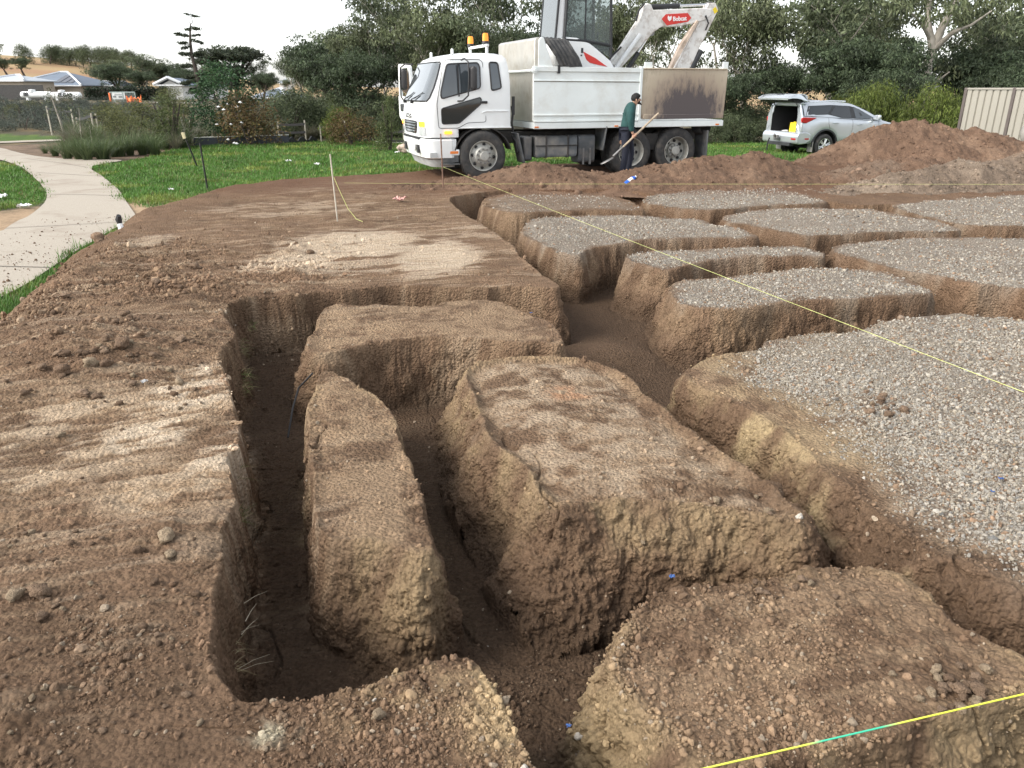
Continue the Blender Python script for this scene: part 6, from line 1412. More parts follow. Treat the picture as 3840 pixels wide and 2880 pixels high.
# ------------------------------------------------------------------ houses, gas tanks and other things far behind
M_roof = mat('grey_roof', (.15,.185,.235), .8, .0, var=.06, scale=.8); M_roofp = mat('pale_roof', (.40,.44,.48), .8, var=.05); M_ridge = mat('ridge_cap', (.60,.63,.66), .5); M_wallw = mat('render_wall', (.60,.60,.58), .8, var=.05); M_wallb = mat('brick_wall', (.42,.36,.29), .85, var=.1); M_panel = mat('solar_panel', (.018,.022,.035), .15, var=.1); M_gut = mat('gutter', (.75,.77,.78), .5)
def gz(x, y): return float((lawn_z(np.array([x]), np.array([y]))+far_z(np.array([x]), np.array([y])))[0])
def house(u0, u1, v_eave, v_ridge, Y, depth, label, kind='hip', roofm=None, wallm=None, name='house', solar=False, hipl=.28, wins=()):
    """front wall spans photo columns u0..u1 at distance Y; heights from the eave and ridge rows"""
    xa = at(u0, v_eave, Y)[0]; xb = at(u1, v_eave, Y)[0]; ze = at(u0, v_eave, Y)[2]; zr = at(u0, v_ridge, Y+depth/2)[2]; z0 = min(gz(xa, Y), gz(xb, Y))-.3
    if ze-z0 < 1.6: z0 = ze-2.5
    root = empty(name, (xa, Y, z0), 0, label, 'house'); W = xb-xa; e = ze-z0; r_ = zr-z0; ov = .5
    mb = MB(); mb.box(W/2, depth/2, e/2, W-2*ov, depth-2*ov, e); mb.build('wall', wallm or M_wallb, root)
    mb = MB(); h = depth*hipl*2 if kind == 'hip' else 0
    if kind == 'hip':
        V = [(0,0,e),(W,0,e),(W,depth,e),(0,depth,e),(min(h,W*.45),depth/2,r_),(W-min(h,W*.45),depth/2,r_)]
        mb._add(V+[(x,y,e-.12) for x,y,_ in V[:4]], [(0,1,5,4),(1,2,5),(2,3,4,5),(3,0,4),(0,6,7,1),(1,7,8,2),(2,8,9,3),(3,9,6,0),(6,9,8,7)]); rd = [(V[4],V[5]),(V[0],V[4]),(V[1],V[5])]
    elif kind == 'gable_front':
        V = [(0,0,e),(W/2,0,r_),(W,0,e),(0,depth,e),(W/2,depth,r_),(W,depth,e)]
        mb._add(V+[(x,y,z-.15) for x,y,z in V], [(0,1,4,3),(1,2,5,4),(6,9,10,7),(7,10,11,8),(0,6,7,1),(1,7,8,2),(3,4,10,9),(4,5,11,10),(0,3,9,6),(2,8,11,5)]); rd = [(V[0],V[1]),(V[1],V[2])]
    else:
        V = [(0,0,e),(W,0,e),(W,depth,e),(0,depth,e),(0,depth/2,r_),(W,depth/2,r_)]
        mb._add(V+[(x,y,e-.12) for x,y,_ in V[:4]], [(0,1,5,4),(2,3,4,5),(1,2,5),(3,0,4),(0,6,7,1),(1,7,8,2),(2,8,9,3),(3,9,6,0)]); rd = [(V[4],V[5])]
    ro = mb.build('roof', roofm or M_roof, root, smooth=False)
    mb = MB()
    for a_, b_ in rd: mb.tube([tuple(Vector(a_)+Vector((0,-.02,.05))), tuple(Vector(b_)+Vector((0,-.02,.05)))], .16 if kind != 'gable_front' else .2, 6)
    mb.build('ridge_cap', M_ridge, ro)
    mb = MB(); mb.box(W/2, -.04, e-.05, W, .12, .16); mb.build('gutter', M_gut, ro)
    if kind == 'gable_front':
        mb = MB(); mb._add([(ov,.45,e-.2),(W/2,.45,r_-.3),(W-ov,.45,e-.2)], [(0,1,2)]); mb.build('gable_wall', wallm or M_wallb, root)
    if solar:
        for k in range(3):
            mb = MB(); t0, t1 = .16, .72; f = lambda x, t: (x, depth/2*t, e+(r_-e)*t+.08)
            x0 = W*.60+k*W*.085+0; mb._add([f(x0, t0), f(x0+W*.07, t0), f(x0+W*.07-.0, t1-.12*k), f(x0, t1-.12*k)], [(0,1,2,3)]); mb.build('solar_panel', M_panel, ro)
    for wx, ww in wins:
        mb = MB(); mb.box(W*wx, ov-.03, e*.55, ww, .06, e*.35); wn = mb.build('window', M_gut, root); mb = MB(); mb.box(W*wx, ov-.07, e*.55, ww*.9, .03, e*.31); mb.build('pane', M['glass'], wn)
    return root
house(10, 305, 320, 271, 128, 14, 'long grey hipped roof house with dark solar panels at far left', 'hip', solar=True, hipl=.38)
house(-90, 90, 302, 282, 118, 9, 'cream house with a pale roof at the left edge', 'hip', M_roofp, M_wallb, wins=((.62,1.2),(.86,1.0)))
house(215, 330, 317, 294, 140, 9, 'house with a light blue roof behind the grey hipped house', 'hip', M_roofp, M_wallw, hipl=.3)
house(318, 425, 320, 306, 135, 9, 'low slate roofed house between two hedges', 'gable', M_roof, M_wallw)
house(575, 690, 318, 294, 112, 16, 'pale gable ended house behind the tall bare pine', 'gable_front', M_roof, M_wallw)
house(688, 790, 320, 297, 118, 9, 'long roofed wing joined beside the pale gable ended house', 'gable', M_roof, M_wallw)
house(945, 1075, 366, 334, 100, 10, 'blue grey hipped house in the middle distance', 'hip', M_roof, M_wallb, hipl=.4)
house(1020, 1080, 392, 370, 90, 6, 'small gabled porch in front of the blue grey hipped house', 'gable_front', M_roof, M_wallb, name='porch_house')
house(1040, 1065, 312, 296, 260, 14, 'tiny far pale house between trees on the horizon', 'hip', M_roofp, M_wallw)
house(1300, 1400, 430, 412, 62, 5, 'low pale shed behind shrubs left of the truck', 'gable', M_roofp, M_wallw, name='garden_shed')
# two white gas tanks lying on legs
M_tank = mat('tank_white', (.80,.82,.82), .4, var=.04)
def gas(u0, u1, v0, v1, Y, label, word):
    a_ = at(u0, v1, Y); b_ = at(u1, v1, Y); zt = at(u0, v0, Y)[2]; r_ = (zt-a_[2])/2; L__ = b_[0]-a_[0]
    root = empty('gas_tank', (a_[0], Y, a_[2]-.35), 0, label, 'gas tank'); mb = MB()
    prof = [(0, 0)]+[(r_*math.sin(R(t)), r_*.8*(1-math.cos(R(t)))) for t in (20, 40, 60, 80, 90)]; prof = prof+[(r, L__-h) for r, h in prof[::-1]]
    mb.lathe(prof, (0, 0, r_+.35), 'x', 24); tb = mb.build('vessel', M_tank, root)
    for x in (.22, .78):
        mb = MB(); mb.box(L__*x, 0, .18, .3, r_*1.4, .5); mb.build('leg', M_tank, root)
    mb = MB(); mb.lathe([(.4, 0), (.4, .3), (0, .34)], (L__*.38, 0, 2*r_+.28), 'z', 14); mb.build('valve_dome', M_tank, root)
    for w_, x in word: text(w_, .62, M['trim'], tb, frame((L__*x, -r_-.02, r_+.40), (1, 0, 0), (0, 0, 1)), 'lettering', .03, True)
    return root
gas(80, 200, 343, 368, 106, 'white cylindrical gas tank with round marks, left of the young gum', [('88', .22)]); gas(192, 309, 345, 371, 104, 'white cylindrical gas tank lettered GAS, right of the young gum', [('ELGAS', .52)])
mb = MB(); x0, x1 = at(-80, 360, 112)[0], at(168, 360, 112)[0]; zb = gz(x0, 112); zt = at(0, 320, 112)[2]; mb.box(0, 0, 0, x1-x0, .1, zt-zb+.5)
tag(mb.build('paling_fence', mat('dark_fence', (.060,.058,.056), .8, var=.2), None, loc=((x0+x1)/2, 112, (zt+zb)/2-.2)), 'long dark paling fence behind the gas tanks', 'fence')
# wire panels, white board sign and orange mesh by the far road
def farbox(u0, u1, v0, v1, Y): 
    a_ = at(u0, v1, Y); b_ = at(u1, v0, Y); return a_[0], b_[0], a_[2], b_[2]
M_mesh = mat('galv_tube', (.33,.40,.38), .5, .3); M_orange = mat('orange_mesh', (.85,.20,.06), .7, var=.15, scale=2)
x0, x1, z0, z1 = farbox(418, 505, 346, 388, 92); z0, z1 = min(z0, z1), max(z0, z1)
tf = empty('wire_fence_panels', (x0, 92, z0), 0, 'grey wire temporary fence panels by the far road', 'fence')
mb = MB(); W = x1-x0; Hh = z1-z0
for x in (0, W*.5, W*.52, W): mb.tube([(x, 0, 0), (x, 0, Hh)], .05, 6)
for z in (.08, Hh): mb.tube([(0, 0, z), (W, 0, z)], .05, 6)
mb.build('tube_frame', M_mesh, tf); mb = MB()
for k in range(1, 9): mb.tube([(0, 0, Hh*k/9), (W, 0, Hh*k/9)], .014, 4)
for k in range(1, 18): mb.tube([(W*k/18, 0, 0), (W*k/18, 0, Hh)], .010, 4)
mb.build('wire_mesh', M_mesh, tf)
x0, x1, z0, z1 = farbox(423, 466, 345, 372, 93.5); z0, z1 = min(z0, z1), max(z0, z1)
sg = empty('board_sign', (x0, 93.5, z0), 0, 'white site board with dark blocks behind the wire panels', 'sign'); mb = MB(); mb.box((x1-x0)/2, 0, (z1-z0)/2, x1-x0, .05, z1-z0); bd_ = mb.build('board', M['cloth'], sg)
mb = MB()
for k, (fx, fz_, fw, fh) in enumerate(((.2,.35,.3,.3),(.65,.3,.4,.25),(.5,.62,.7,.12))): mb.box((x1-x0)*fx, -.03, (z1-z0)*fz_, (x1-x0)*fw*.8, .02, (z1-z0)*fh)
mb.build('printed_block', mat('print_grey', (.20,.20,.22), .7), bd_); mb = MB(); mb.tube([(.2,0,-1.2),(.2,0,0)], .05, 6); mb.tube([(x1-x0-.2,0,-1.2),(x1-x0-.2,0,0)], .05, 6); mb.build('post', M_mesh, sg)
a_ = at(478, 394, 90); b_ = at(535, 394, 90); mb = MB(); n_ = 14
mb.loft([[(( b_[0]-a_[0])*i/n_, .08*math.sin(i*1.3), z_*(1 if z_ == 0 else (.8+.12*math.sin(i*1.9)+.25*(i in (0, 5, 14))))) for z_ in (0, .5, .95)] for i in range(n_+1)], closed=False)
om = mb.build('barrier_mesh', M_orange, None, loc=(a_[0], 90, a_[2])); om.modifiers.new('t', 'SOLIDIFY').thickness = .02; tag(om, 'orange plastic barrier mesh sagging between posts by the far road', 'barrier')
a_ = at(416, 386, 91); mb = MB(); mb.lathe([(.10,0),(.10,1.0),(.07,1.05),(0,1.05)], (0,0,0), 'z', 10); tag(mb.build('orange_bollard', M_orange, None, loc=a_), 'small orange bollard left of the wire panels', 'bollard')
def road_strip():
    P = [at(560, 395, 88), at(760, 399, 84), at(760, 402, 82), at(560, 398, 86)]
    sheet('road', [p[:2] for p in P], mat('road_concrete', (.50,.48,.44), .9, var=.08), .05)
road_strip()
# ------------------------------------------------------------------ vegetation
M_leaf = attrmat('foliage', .55, 0, 1, .30, .18, 1.5, .35); M_bark = mat('gum_bark', (.36,.33,.28), .9, var=.3, scale=5, dirt=(.10,.085,.07), dirt_amt=.7, dirt_scale=3, bump=.5, bscale=12); M_bark2 = mat('dark_bark', (.075,.06,.05), .95, var=.3, scale=6); M_palebark = mat('pale_gum_bark', (.34,.31,.265), .85, var=.2, scale=4, dirt=(.25,.21,.17), dirt_amt=.6, dirt_scale=2.5)
vr = np.random.default_rng(21)
def leaves(cen, axis, ln, wd, col, name, fold=.25):
    """pointed leaf faces: two triangles folded on the midrib"""
    n = len(cen); axis = axis/(np.linalg.norm(axis, axis=1, keepdims=True)+1e-9)
    rnd = vr.normal(size=(n, 3)); side = np.cross(axis, rnd); side /= (np.linalg.norm(side, axis=1, keepdims=True)+1e-9); nn = np.cross(axis, side)
    b = cen-axis*ln[:, None]*.5; t = cen+axis*ln[:, None]*.5; m = cen-axis*ln[:, None]*.1
    l = m+side*wd[:, None]*.5+nn*wd[:, None]*fold; r = m-side*wd[:, None]*.5+nn*wd[:, None]*fold
    V = np.stack([b, l, t, r], 1).reshape(-1, 3); I = np.arange(n)*4
    return npmesh(name, V, np.stack([I, I+1, I+2, I+3], 1), False, np.repeat(col, 4, 0))
def clumps(C_, Rr, dens, ln, wd, droop, cols, jit=.2, hollow=.35, clump_var=.28):
    """leaf centres round a set of clump ellipsoids"""
    cen = []; ax = []; cl = []; L_ = []; W_ = []
    for (c, r) in zip(C_, Rr):
        k = max(6, int(dens*(r[0]*r[1]*r[2])**(2/3)))
        d = vr.normal(size=(k, 3)); d /= np.linalg.norm(d, axis=1, keepdims=True); rad = (hollow+(1-hollow)*vr.random(k)**.6)[:, None]
        p = np.array(c)+d*rad*np.array(r)*(1+vr.normal(size=(k, 1))*.08)
        a = d*.6+vr.normal(size=(k, 3))*.55; a[:, 2] -= droop
        tone = np.clip(vr.normal(1, clump_var), .5, 1.7)
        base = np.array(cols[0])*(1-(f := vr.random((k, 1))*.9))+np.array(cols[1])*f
        # leaf tint gets lighter from the clump centre outwards
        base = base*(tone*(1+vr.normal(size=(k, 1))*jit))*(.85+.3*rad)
        cen.append(p); ax.append(a); cl.append(base); L_.append(ln*vr.lognormal(0, .25, k)); W_.append(wd*vr.lognormal(0, .25, k))
    return np.concatenate(cen), np.concatenate(ax), np.concatenate(L_), np.concatenate(W_), np.clip(np.concatenate(cl), .006, .6)
GUM = ((.065,.085,.045), (.14,.165,.09)); GUMB = ((.085,.105,.055), (.17,.19,.10)); DARKG = ((.042,.062,.034), (.088,.115,.060)); PINE = ((.034,.048,.030), (.075,.088,.052))
def gum(name, h, seed, cols, trunkm, spread=.30, clear=.28, levels=4, dens=80, ln=.34, wd=.125, forks=2, lean=.0, clr=.62, droop=.9):
    rd = random.Random(seed); tb = MB(); CC = []; RR_ = []
    def grow(p, d, L__, r, lev):
        n_ = 4; pts = [p]; rs = [r]; q = p.copy(); dd = d.copy()
        for i in range(n_):
            dd = (dd+Vector((rd.gauss(0, .13), rd.gauss(0, .13), rd.gauss(.03, .08)))).normalized(); q = q+dd*(L__/n_); pts.append(q.copy()); rs.append(r*(1-.35*(i+1)/n_))
        tb.tube(pts, rs, 7 if lev < 2 else 5, cap=(lev == levels))
        if lev >= 2:
            for i in range(1 if lev < levels else 2):
                f = rd.uniform(.5, 1.05); c = p.lerp(q, f)+Vector((rd.gauss(0, .35), rd.gauss(0, .35), rd.gauss(.1, .3)))*h/12
                s = clr*rd.uniform(.75, 1.35)*h/12; CC.append(tuple(c)); RR_.append((s*1.15, s*1.15, s*.75))
        if lev < levels:
            kids = rd.choice([2, 3, 3]) if lev else forks
            a0 = rd.uniform(0, 6.28)
            for k in range(kids):
                a = a0+6.28*k/kids+rd.gauss(0, .3); t = rd.uniform(.45, .95) if lev else rd.uniform(.25, .5)
                up = dd*math.cos(t)+Vector((math.cos(a), math.sin(a), .15))*math.sin(t)
                grow(q.copy(), up.normalized(), L__*rd.uniform(.62, .85), rs[-1]*rd.uniform(.62, .78), lev+1)
            if lev >= 1 and rd.random() < .8:
                a = rd.uniform(0, 6.28); mid = pts[2]; grow(mid.copy(), (dd*.3+Vector((math.cos(a), math.sin(a), .1))).normalized(), L__*.6, rs[2]*.5, min(lev+2, levels))
    grow(Vector((0, 0, -.3)), Vector((lean, 0, 1)).normalized(), h*clear, h*.022, 0)
    zmax = max(c[2] for c in CC); sc_ = h/zmax*.96
    CC2 = [(c[0]*sc_*spread/.30*.8, c[1]*sc_*spread/.30*.8, c[2]*sc_) for c in CC]; tb.v = [(x*sc_*spread/.30*.8, y*sc_*spread/.30*.8, z*sc_) for x, y, z in tb.v]
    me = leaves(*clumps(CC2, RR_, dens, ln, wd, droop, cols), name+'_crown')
    me.materials.append(M_leaf); tm = tb.build(name+'_trunk', trunkm, None, ang=80); tme = tm.data; bpy.data.objects.remove(tm)
    return tme, me
def bushy(name, h, w, seed, cols, ncl, dens, ln, wd, droop, trunkm=M_bark2, stems=5, low=.05, cone=0.0, clr=.32):
    rd = random.Random(seed); tb = MB(); CC = []; RR_ = []
    for i in range(ncl):
        z = h*(low+(1-low)*rd.random()**.8); k = math.sqrt(max(.04, 1-((z/h-.42)/.62)**2)) if not cone else max(.08, (1-z/h)**cone)
        a = rd.uniform(0, 6.28); r = w*k*math.sqrt(rd.uniform(.15, 1)); s = clr*min(h, 2*w)*rd.uniform(.55, 1.15)*(.55+.45*k)
        CC.append((r*math.cos(a), r*math.sin(a), z*.93)); RR_.append((s, s, s*.85))
    for k in range(stems):
        a = rd.uniform(0, 6.28); tb.tube([(0, 0, -.1), (w*.2*math.cos(a), w*.2*math.sin(a), h*.4), (w*.45*math.cos(a), w*.45*math.sin(a), h*.8)], [.02*h, .014*h, .004*h], 5)
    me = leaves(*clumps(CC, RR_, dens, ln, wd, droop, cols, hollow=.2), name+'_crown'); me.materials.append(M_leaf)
    tm = tb.build(name+'_trunk', trunkm, None, ang=80); tme = tm.data; bpy.data.objects.remove(tm)
    return tme, me
def pine():
    rd = random.Random(4); tb = MB(); CC = []; RR_ = []
    sp = [(0,0,-.3),(-.1,0,2.5),(-.3,0,5.0),(-.55,0,7.0),(-.50,0,8.6),(-.32,0,9.9),(-.12,0,10.9)]
    tb.tube(sp, [.36,.33,.28,.23,.18,.13,.08], 8)
    tb.tube([sp[-1], (.25,0,11.2), (.15,0,11.7), (-.2,0,12.1)], [.06,.05,.04,.02], 5); tb.tube([sp[-1], (-.35,0,11.4), (-.6,0,12.0)], [.04,.03,.015], 5)
    def br(z, L__, dirx, up, n, r=.30):
        x0 = np.interp(z, [p[2] for p in sp], [p[0] for p in sp]); dy = rd.uniform(-.5, .5)*L__; tb.tube([(x0, 0, z), (x0+dirx*L__*.5, dy*.4, z+up*.4), (x0+dirx*L__, dy, z+up)], [.06, .045, .015], 5)
        for k in range(int(n*1.7)):
            t = rd.uniform(.25, 1.08); CC.append((x0+dirx*L__*t, dy*t+rd.gauss(0, .2), z+up*t+rd.uniform(0, .25))); RR_.append((r*rd.uniform(1.1, 1.9), r*rd.uniform(1.0, 1.7), r*.5))
    for k in range(7): CC.append((-.55+.30*k, rd.gauss(0, .25), 12.25-.06*k+rd.gauss(0, .06))); RR_.append((.36, .36, .14))
    for z, L__, dx, up, n in ((10.3,1.5,1,-.25,5),(10.2,.6,-1,-.2,3),(9.3,1.1,1,.1,4),(9.2,2.1,-1,.35,9),(8.9,1.6,1,-.75,6),(8.2,1.2,-1,.05,5),(7.9,.9,-1,-.3,3),(6.6,1.6,-1,.25,7),(6.6,1.2,1,.3,7),(5.2,1.9,-1,-.1,9),(5.6,1.8,1,.2,9),(3.9,2.1,-1,-.25,12),(4.2,1.8,1,-.1,12),(3.2,1.9,-1,-.5,10),(2.9,1.4,1,-.4,7),(2.2,1.6,-1,-.7,7)): br(z, L__, dx, up, n, .30 if z > 7 else .42)
    me = leaves(*clumps(CC, RR_, 190, .42, .13, .1, PINE, clump_var=.2), 'pine_crown'); me.materials.append(M_leaf)
    tm = tb.build('pine_trunk', M_bark2, None, ang=80); tme = tm.data; bpy.data.objects.remove(tm); return tme, me
def umbrella():
    rd = random.Random(9); tb = MB(); CC = []; RR_ = []
    tb.tube([(0,0,-.3),(.1,0,2.2),(0,0,3.6)], [.3,.25,.2], 8)
    for k in range(11):
        a = 6.28*k/11+rd.gauss(0, .2); L__ = rd.uniform(2.0, 4.2); tip = Vector((math.cos(a)*L__, math.sin(a)*L__*.7, 6.6-.25*L__+rd.gauss(0, .3))); tb.tube([(0, 0, 3.4), tuple(tip*.5+Vector((0, 0, 1.4))), tuple(tip)], [.14, .10, .03], 6)
        for j in range(7): t = rd.uniform(.5, 1.1); CC.append((tip.x*t+rd.gauss(0, .4), tip.y*t+rd.gauss(0, .4), tip.z+.35+rd.gauss(0, .3)-.25*t)); RR_.append((.95, .95, .48))
    for k in range(46): a = rd.uniform(0, 6.28); r = rd.uniform(.3, 2.6); CC.append((r*math.cos(a), r*math.sin(a), rd.uniform(2.0, 4.6))); RR_.append((.7, .7, .5))
    me = leaves(*clumps(CC, RR_, 110, .42, .15, .2, PINE), 'umbrella_crown'); me.materials.append(M_leaf)
    tm = tb.build('umbrella_trunk', M_bark2, None, ang=80); tme = tm.data; bpy.data.objects.remove(tm); return tme, me
def plant(kind, name, x, y, z, sc, rz, label, cat, group=None):
    t, c = kind; o = empty(name, (x, y, z), rz, label, cat, group); o.scale = sc if isinstance(sc, tuple) else (sc, sc, sc)
    for nm, me in (('trunk' if cat == 'tree' else 'stem', t), ('crown' if cat == 'tree' else 'foliage', c)):
        q = bpy.data.objects.new(nm, me); C.objects.link(q); q.parent = o
    return o
KH = {}
def reg(key, kind, h): KH[key] = (kind, h); return kind
reg('e1', gum('gum_a', 12, 3, GUM, M_bark), 12); reg('e2', gum('gum_b', 12, 8, GUM, M_bark, spread=.36, clear=.2, dens=95, clr=.76), 12)
reg('e3', gum('gum_c', 14, 15, GUMB, M_palebark, spread=.26, clear=.34, dens=80, clr=.58, lean=.15), 14); reg('e4', gum('gum_d', 11, 23, DARKG, M_bark2, spread=.40, clear=.14, dens=105, clr=.84, forks=3), 11)
reg('e5', gum('gum_e', 13, 31, GUMB, M_bark, spread=.30, clear=.22, dens=90, forks=3), 13); reg('e6', gum('gum_f', 12, 44, GUM, M_palebark, spread=.30, clear=.3, dens=70, clr=.5, lean=-.15), 12)
reg('d1', bushy('round_tree', 4.4, 1.25, 5, ((.022,.055,.024), (.060,.115,.045)), 70, 300, .14, .06, .3, stems=3, low=.1, clr=.24), 4.4)
reg('s1', bushy('olive_shrub', 2.4, 1.3, 11, ((.075,.088,.032), (.15,.155,.060)), 40, 330, .15, .035, .2), 2.4)
reg('s2', bushy('willow_shrub', 3.0, 1.5, 12, ((.065,.095,.018), (.15,.18,.040)), 55, 330, .20, .035, 1.4), 3.0)
reg('s3', bushy('feathery_shrub', 3.0, .75, 13, ((.060,.085,.030), (.125,.145,.055)), 42, 420, .18, .025, -.7, low=.12, cone=.8), 3.0)
reg('s4', bushy('grey_mound', .8, .55, 14, ((.062,.078,.064), (.125,.14,.112)), 24, 900, .09, .022, -.5, clr=.30), .8)
reg('s5', bushy('russet_shrub', 2.2, 1.1, 16, ((.105,.060,.028), (.115,.10,.035)), 36, 300, .12, .05, .2), 2.2)
reg('s6', bushy('scrub_bush', 2.6, 1.7, 17, ((.050,.068,.036), (.105,.125,.062)), 50, 240, .16, .055, .4), 2.6)
reg('s7', bushy('sapling', 4.2, .8, 18, ((.050,.065,.030), (.11,.125,.060)), 26, 170, .17, .04, 1.0, trunkm=M_palebark, stems=1, low=.42, clr=.20), 4.2)
reg('pine', pine(), 12.4); reg('umb', umbrella(), 7.0)
def put(key, u, Y, v_top, label, name='gum_tree', cat='tree', wide=1.0, group=None, vb=None, rz=None):
    """stand a plant at photo column u, distance Y, its top at row v_top"""
    kind, h0 = KH[key]; dx = ray(u, 420); x = dx[0]/dx[1]*Y
    z = gz(x, Y)-.1 if vb is None else at(u, vb, Y)[2]
    zt = at(u, v_top, Y)[2]; s = max(.05, (zt-z)/h0)
    return plant(kind, name, x, Y, z, (s*wide, s*wide, s), random.uniform(0, 6.28) if rz is None else rz, label, cat, group)
random.seed(77)
# the wood behind the truck and the car (each crown a tree)
W_ = [('e2',1120,48,188,'small rounded gum at the left end of the wood',1.1),('e4',1215,46,120,'dark dense gum near the left end of the wood',1.1),('e3',1330,44,52,'tall gum with bare forked limbs left of the truck cab',1.0),('e6',1440,43,20,'slender pale stemmed gum behind the truck mirror',.9),('e2',1290,50,90,'broad gum behind the small rounded gum',1.2),
 ('e4',1400,40,170,'low dark gum directly left of the truck cab',1.2),('e1',1560,46,-120,'tall gum behind the truck windscreen',1.0),('e5',1640,42,-40,'leafy gum behind the orange beacons',1.1),('e2',1770,40,28,'round headed gum above the tipper bulkhead',1.1),('e1',1900,48,-150,'tall gum rising behind the tipper bulkhead',1.0),('e4',2000,44,70,'dark gum just left of the digger cab',1.1),('e6',2120,50,-160,'tall pale stemmed gum behind the digger cab',1.1),
 ('e5',2320,46,-60,'gum showing between the digger cab and its boom',.9),('e3',2440,40,-40,'slender gum seen under the digger boom',.8),('e1',2560,52,-120,'tall open gum behind the digger stick',1.0),('e6',2690,44,-140,'open gum with sky gaps right of the digger',1.0),('e5',2800,40,-90,'tall leafy gum right of the tipper gate',1.05),('e1',3060,42,-150,'tall gum behind the silver car roof',1.05),('e4',3160,37,105,'dark bushy gum behind the silver car windscreen',1.25),
 ('e5',3360,40,70,'mid green gum left of the big forked gum',1.1),('e4',3560,41,140,'dark gum between the forked gum and the steel fence',1.3),('e2',3660,47,-60,'dense gum above the left end of the steel fence',1.2),('e1',3760,43,40,'gum with bare twigs above the steel fence',1.2),('e4',3850,39,170,'dark gum behind the right part of the steel fence',1.3),('e6',3900,50,-160,'tall gum at the right edge of the wood',1.1),('e4',2660,37,255,'low dark gum right behind the tipper gate',1.2),('e4',2900,38,210,'low dark gum behind the raised tailgate',1.3),('e2',3100,55,-60,'farthest dense gum behind the silver car',1.3),('e4',2250,56,60,'far dark gum behind the digger boom foot',1.2),('e4',3330,36,235,'low dark gum behind the bright willowy shrubs',1.3),('e4',3700,37,230,'low dark gum directly behind the steel fence',1.3),('e2',4000,42,60,'dense gum cut off by the right edge',1.2),('e4',1530,52,120,'far dark gum behind the truck cab',1.2)]
for k, u, Y, vt, lab, wd in W_: put(k, u, Y, vt, lab, wide=wd)
# the big forked gum, its pale trunk drawn limb by limb
def forked():
    tb = MB(); Y = 38.0; B = Vector(at(3450, 480, Y)); f = lambda u, v, dy=0: tuple(Vector(at(u, v, Y+dy))-B)
    tb.tube([f(3450,492), f(3455,420), f(3463,330), f(3480,235), f(3500,185)], [.34,.29,.25,.22,.20], 10)
    tb.tube([f(3500,188), f(3490,140), f(3480,90,.5), f(3482,30,1), f(3500,-60,1.4), f(3510,-160,1.6)], [.20,.16,.14,.11,.08,.03], 8)
    tb.tube([f(3500,190), f(3525,120), f(3550,70), f(3580,20), f(3620,-60), f(3650,-150)], [.21,.17,.14,.12,.08,.03], 8)
    tb.tube([f(3503,186), f(3540,150,-.4), f(3575,120,-.8), f(3640,95,-1.2), f(3720,40,-1.4)], [.15,.12,.10,.06,.03], 7)
    tb.tube([f(3488,150), f(3460,95,-.3), f(3430,60,-.6), f(3380,20,-.9)], [.09,.07,.05,.02], 6); tb.tube([f(3580,20), f(3640,40,.4), f(3700,10,.6)], [.07,.05,.02], 6)
    tb.tube([f(3470,340), f(3510,310,-.5), f(3560,270,-1)], [.10,.07,.03], 6)
    rd = random.Random(2); CC = []; RR_ = []
    for u, v, sp, n in ((3390,10,70,12),(3500,-60,110,22),(3640,-80,120,22),(3720,20,70,10),(3450,50,60,6),(3560,20,60,6),(3640,70,50,5),(3330,-60,60,8),(3560,255,40,4),(3690,110,60,6)):
        for k in range(n): CC.append(f(u+rd.gauss(0, sp*.7), v+rd.gauss(0, sp*.5), rd.gauss(0, 1.2))); RR_.append((.6, .6, .42))
    me = leaves(*clumps(CC, RR_, 110, .26, .08, 1.0, GUMB), 'forked_crown'); me.materials.append(M_leaf)
    o = empty('gum_tree', tuple(B), 0, 'big gum with pale forked trunk right of the silver car', 'tree'); tr_ = tb.build('trunk', M_palebark, o, ang=80); link('crown', me, None, o)
forked()
# scrub along the foot of the wood
for i in range(30):
    u = 2620+random.random()*1350; Y = random.uniform(33, 37); put('s6', u, Y, random.uniform(390, 450), 'dark scrub bush at the foot of the wood', 'scrub_bush', 'bush', 1.1, 'scrub bushes under the gums')
for i in range(22):
    u = 1040+random.random()*560; Y = random.uniform(38, 46); put('s6', u, Y, random.uniform(345, 420), 'grey green scrub bush below the gums left of the truck', 'scrub_bush', 'bush', 1.2, 'scrub bushes left of the truck')
put('s2', 3285, 33, 318, 'bright yellow green willowy shrub behind the silver car bonnet', 'willow_shrub', 'shrub', .95); put('s2', 3500, 32, 328, 'yellow green willowy shrub beside the steel fence', 'willow_shrub', 'shrub', 1.0); put('s2', 3160, 35, 360, 'small yellow green shrub above the silver car windscreen', 'willow_shrub', 'shrub', .7)
put('e6', 3385, 34, 300, 'leaning bare trunked sapling between the two willowy shrubs', wide=.35)
put('s3', 1455, 30, 340, 'upright feathery shrub beside the open truck door', 'feathery_shrub', 'shrub', 1.1); put('s5', 1310, 33, 410, 'rusty leafed bush behind the single pale stake', 'russet_shrub', 'shrub', 1.25); put('s2', 1265, 35, 405, 'yellowish bush behind the rusty leafed bush', 'willow_shrub', 'shrub', .8); put('s3', 1245, 40, 360, 'slim pale topped shrub in the far bed', 'feathery_shrub', 'shrub', 1.2); put('s3', 1110, 44, 345, 'second slim pale shrub near the blue grey house', 'feathery_shrub', 'shrub', 1.2); put('s3', 1165, 46, 330, 'dark green conical shrub left of the wood', 'feathery_shrub', 'shrub', 1.3)
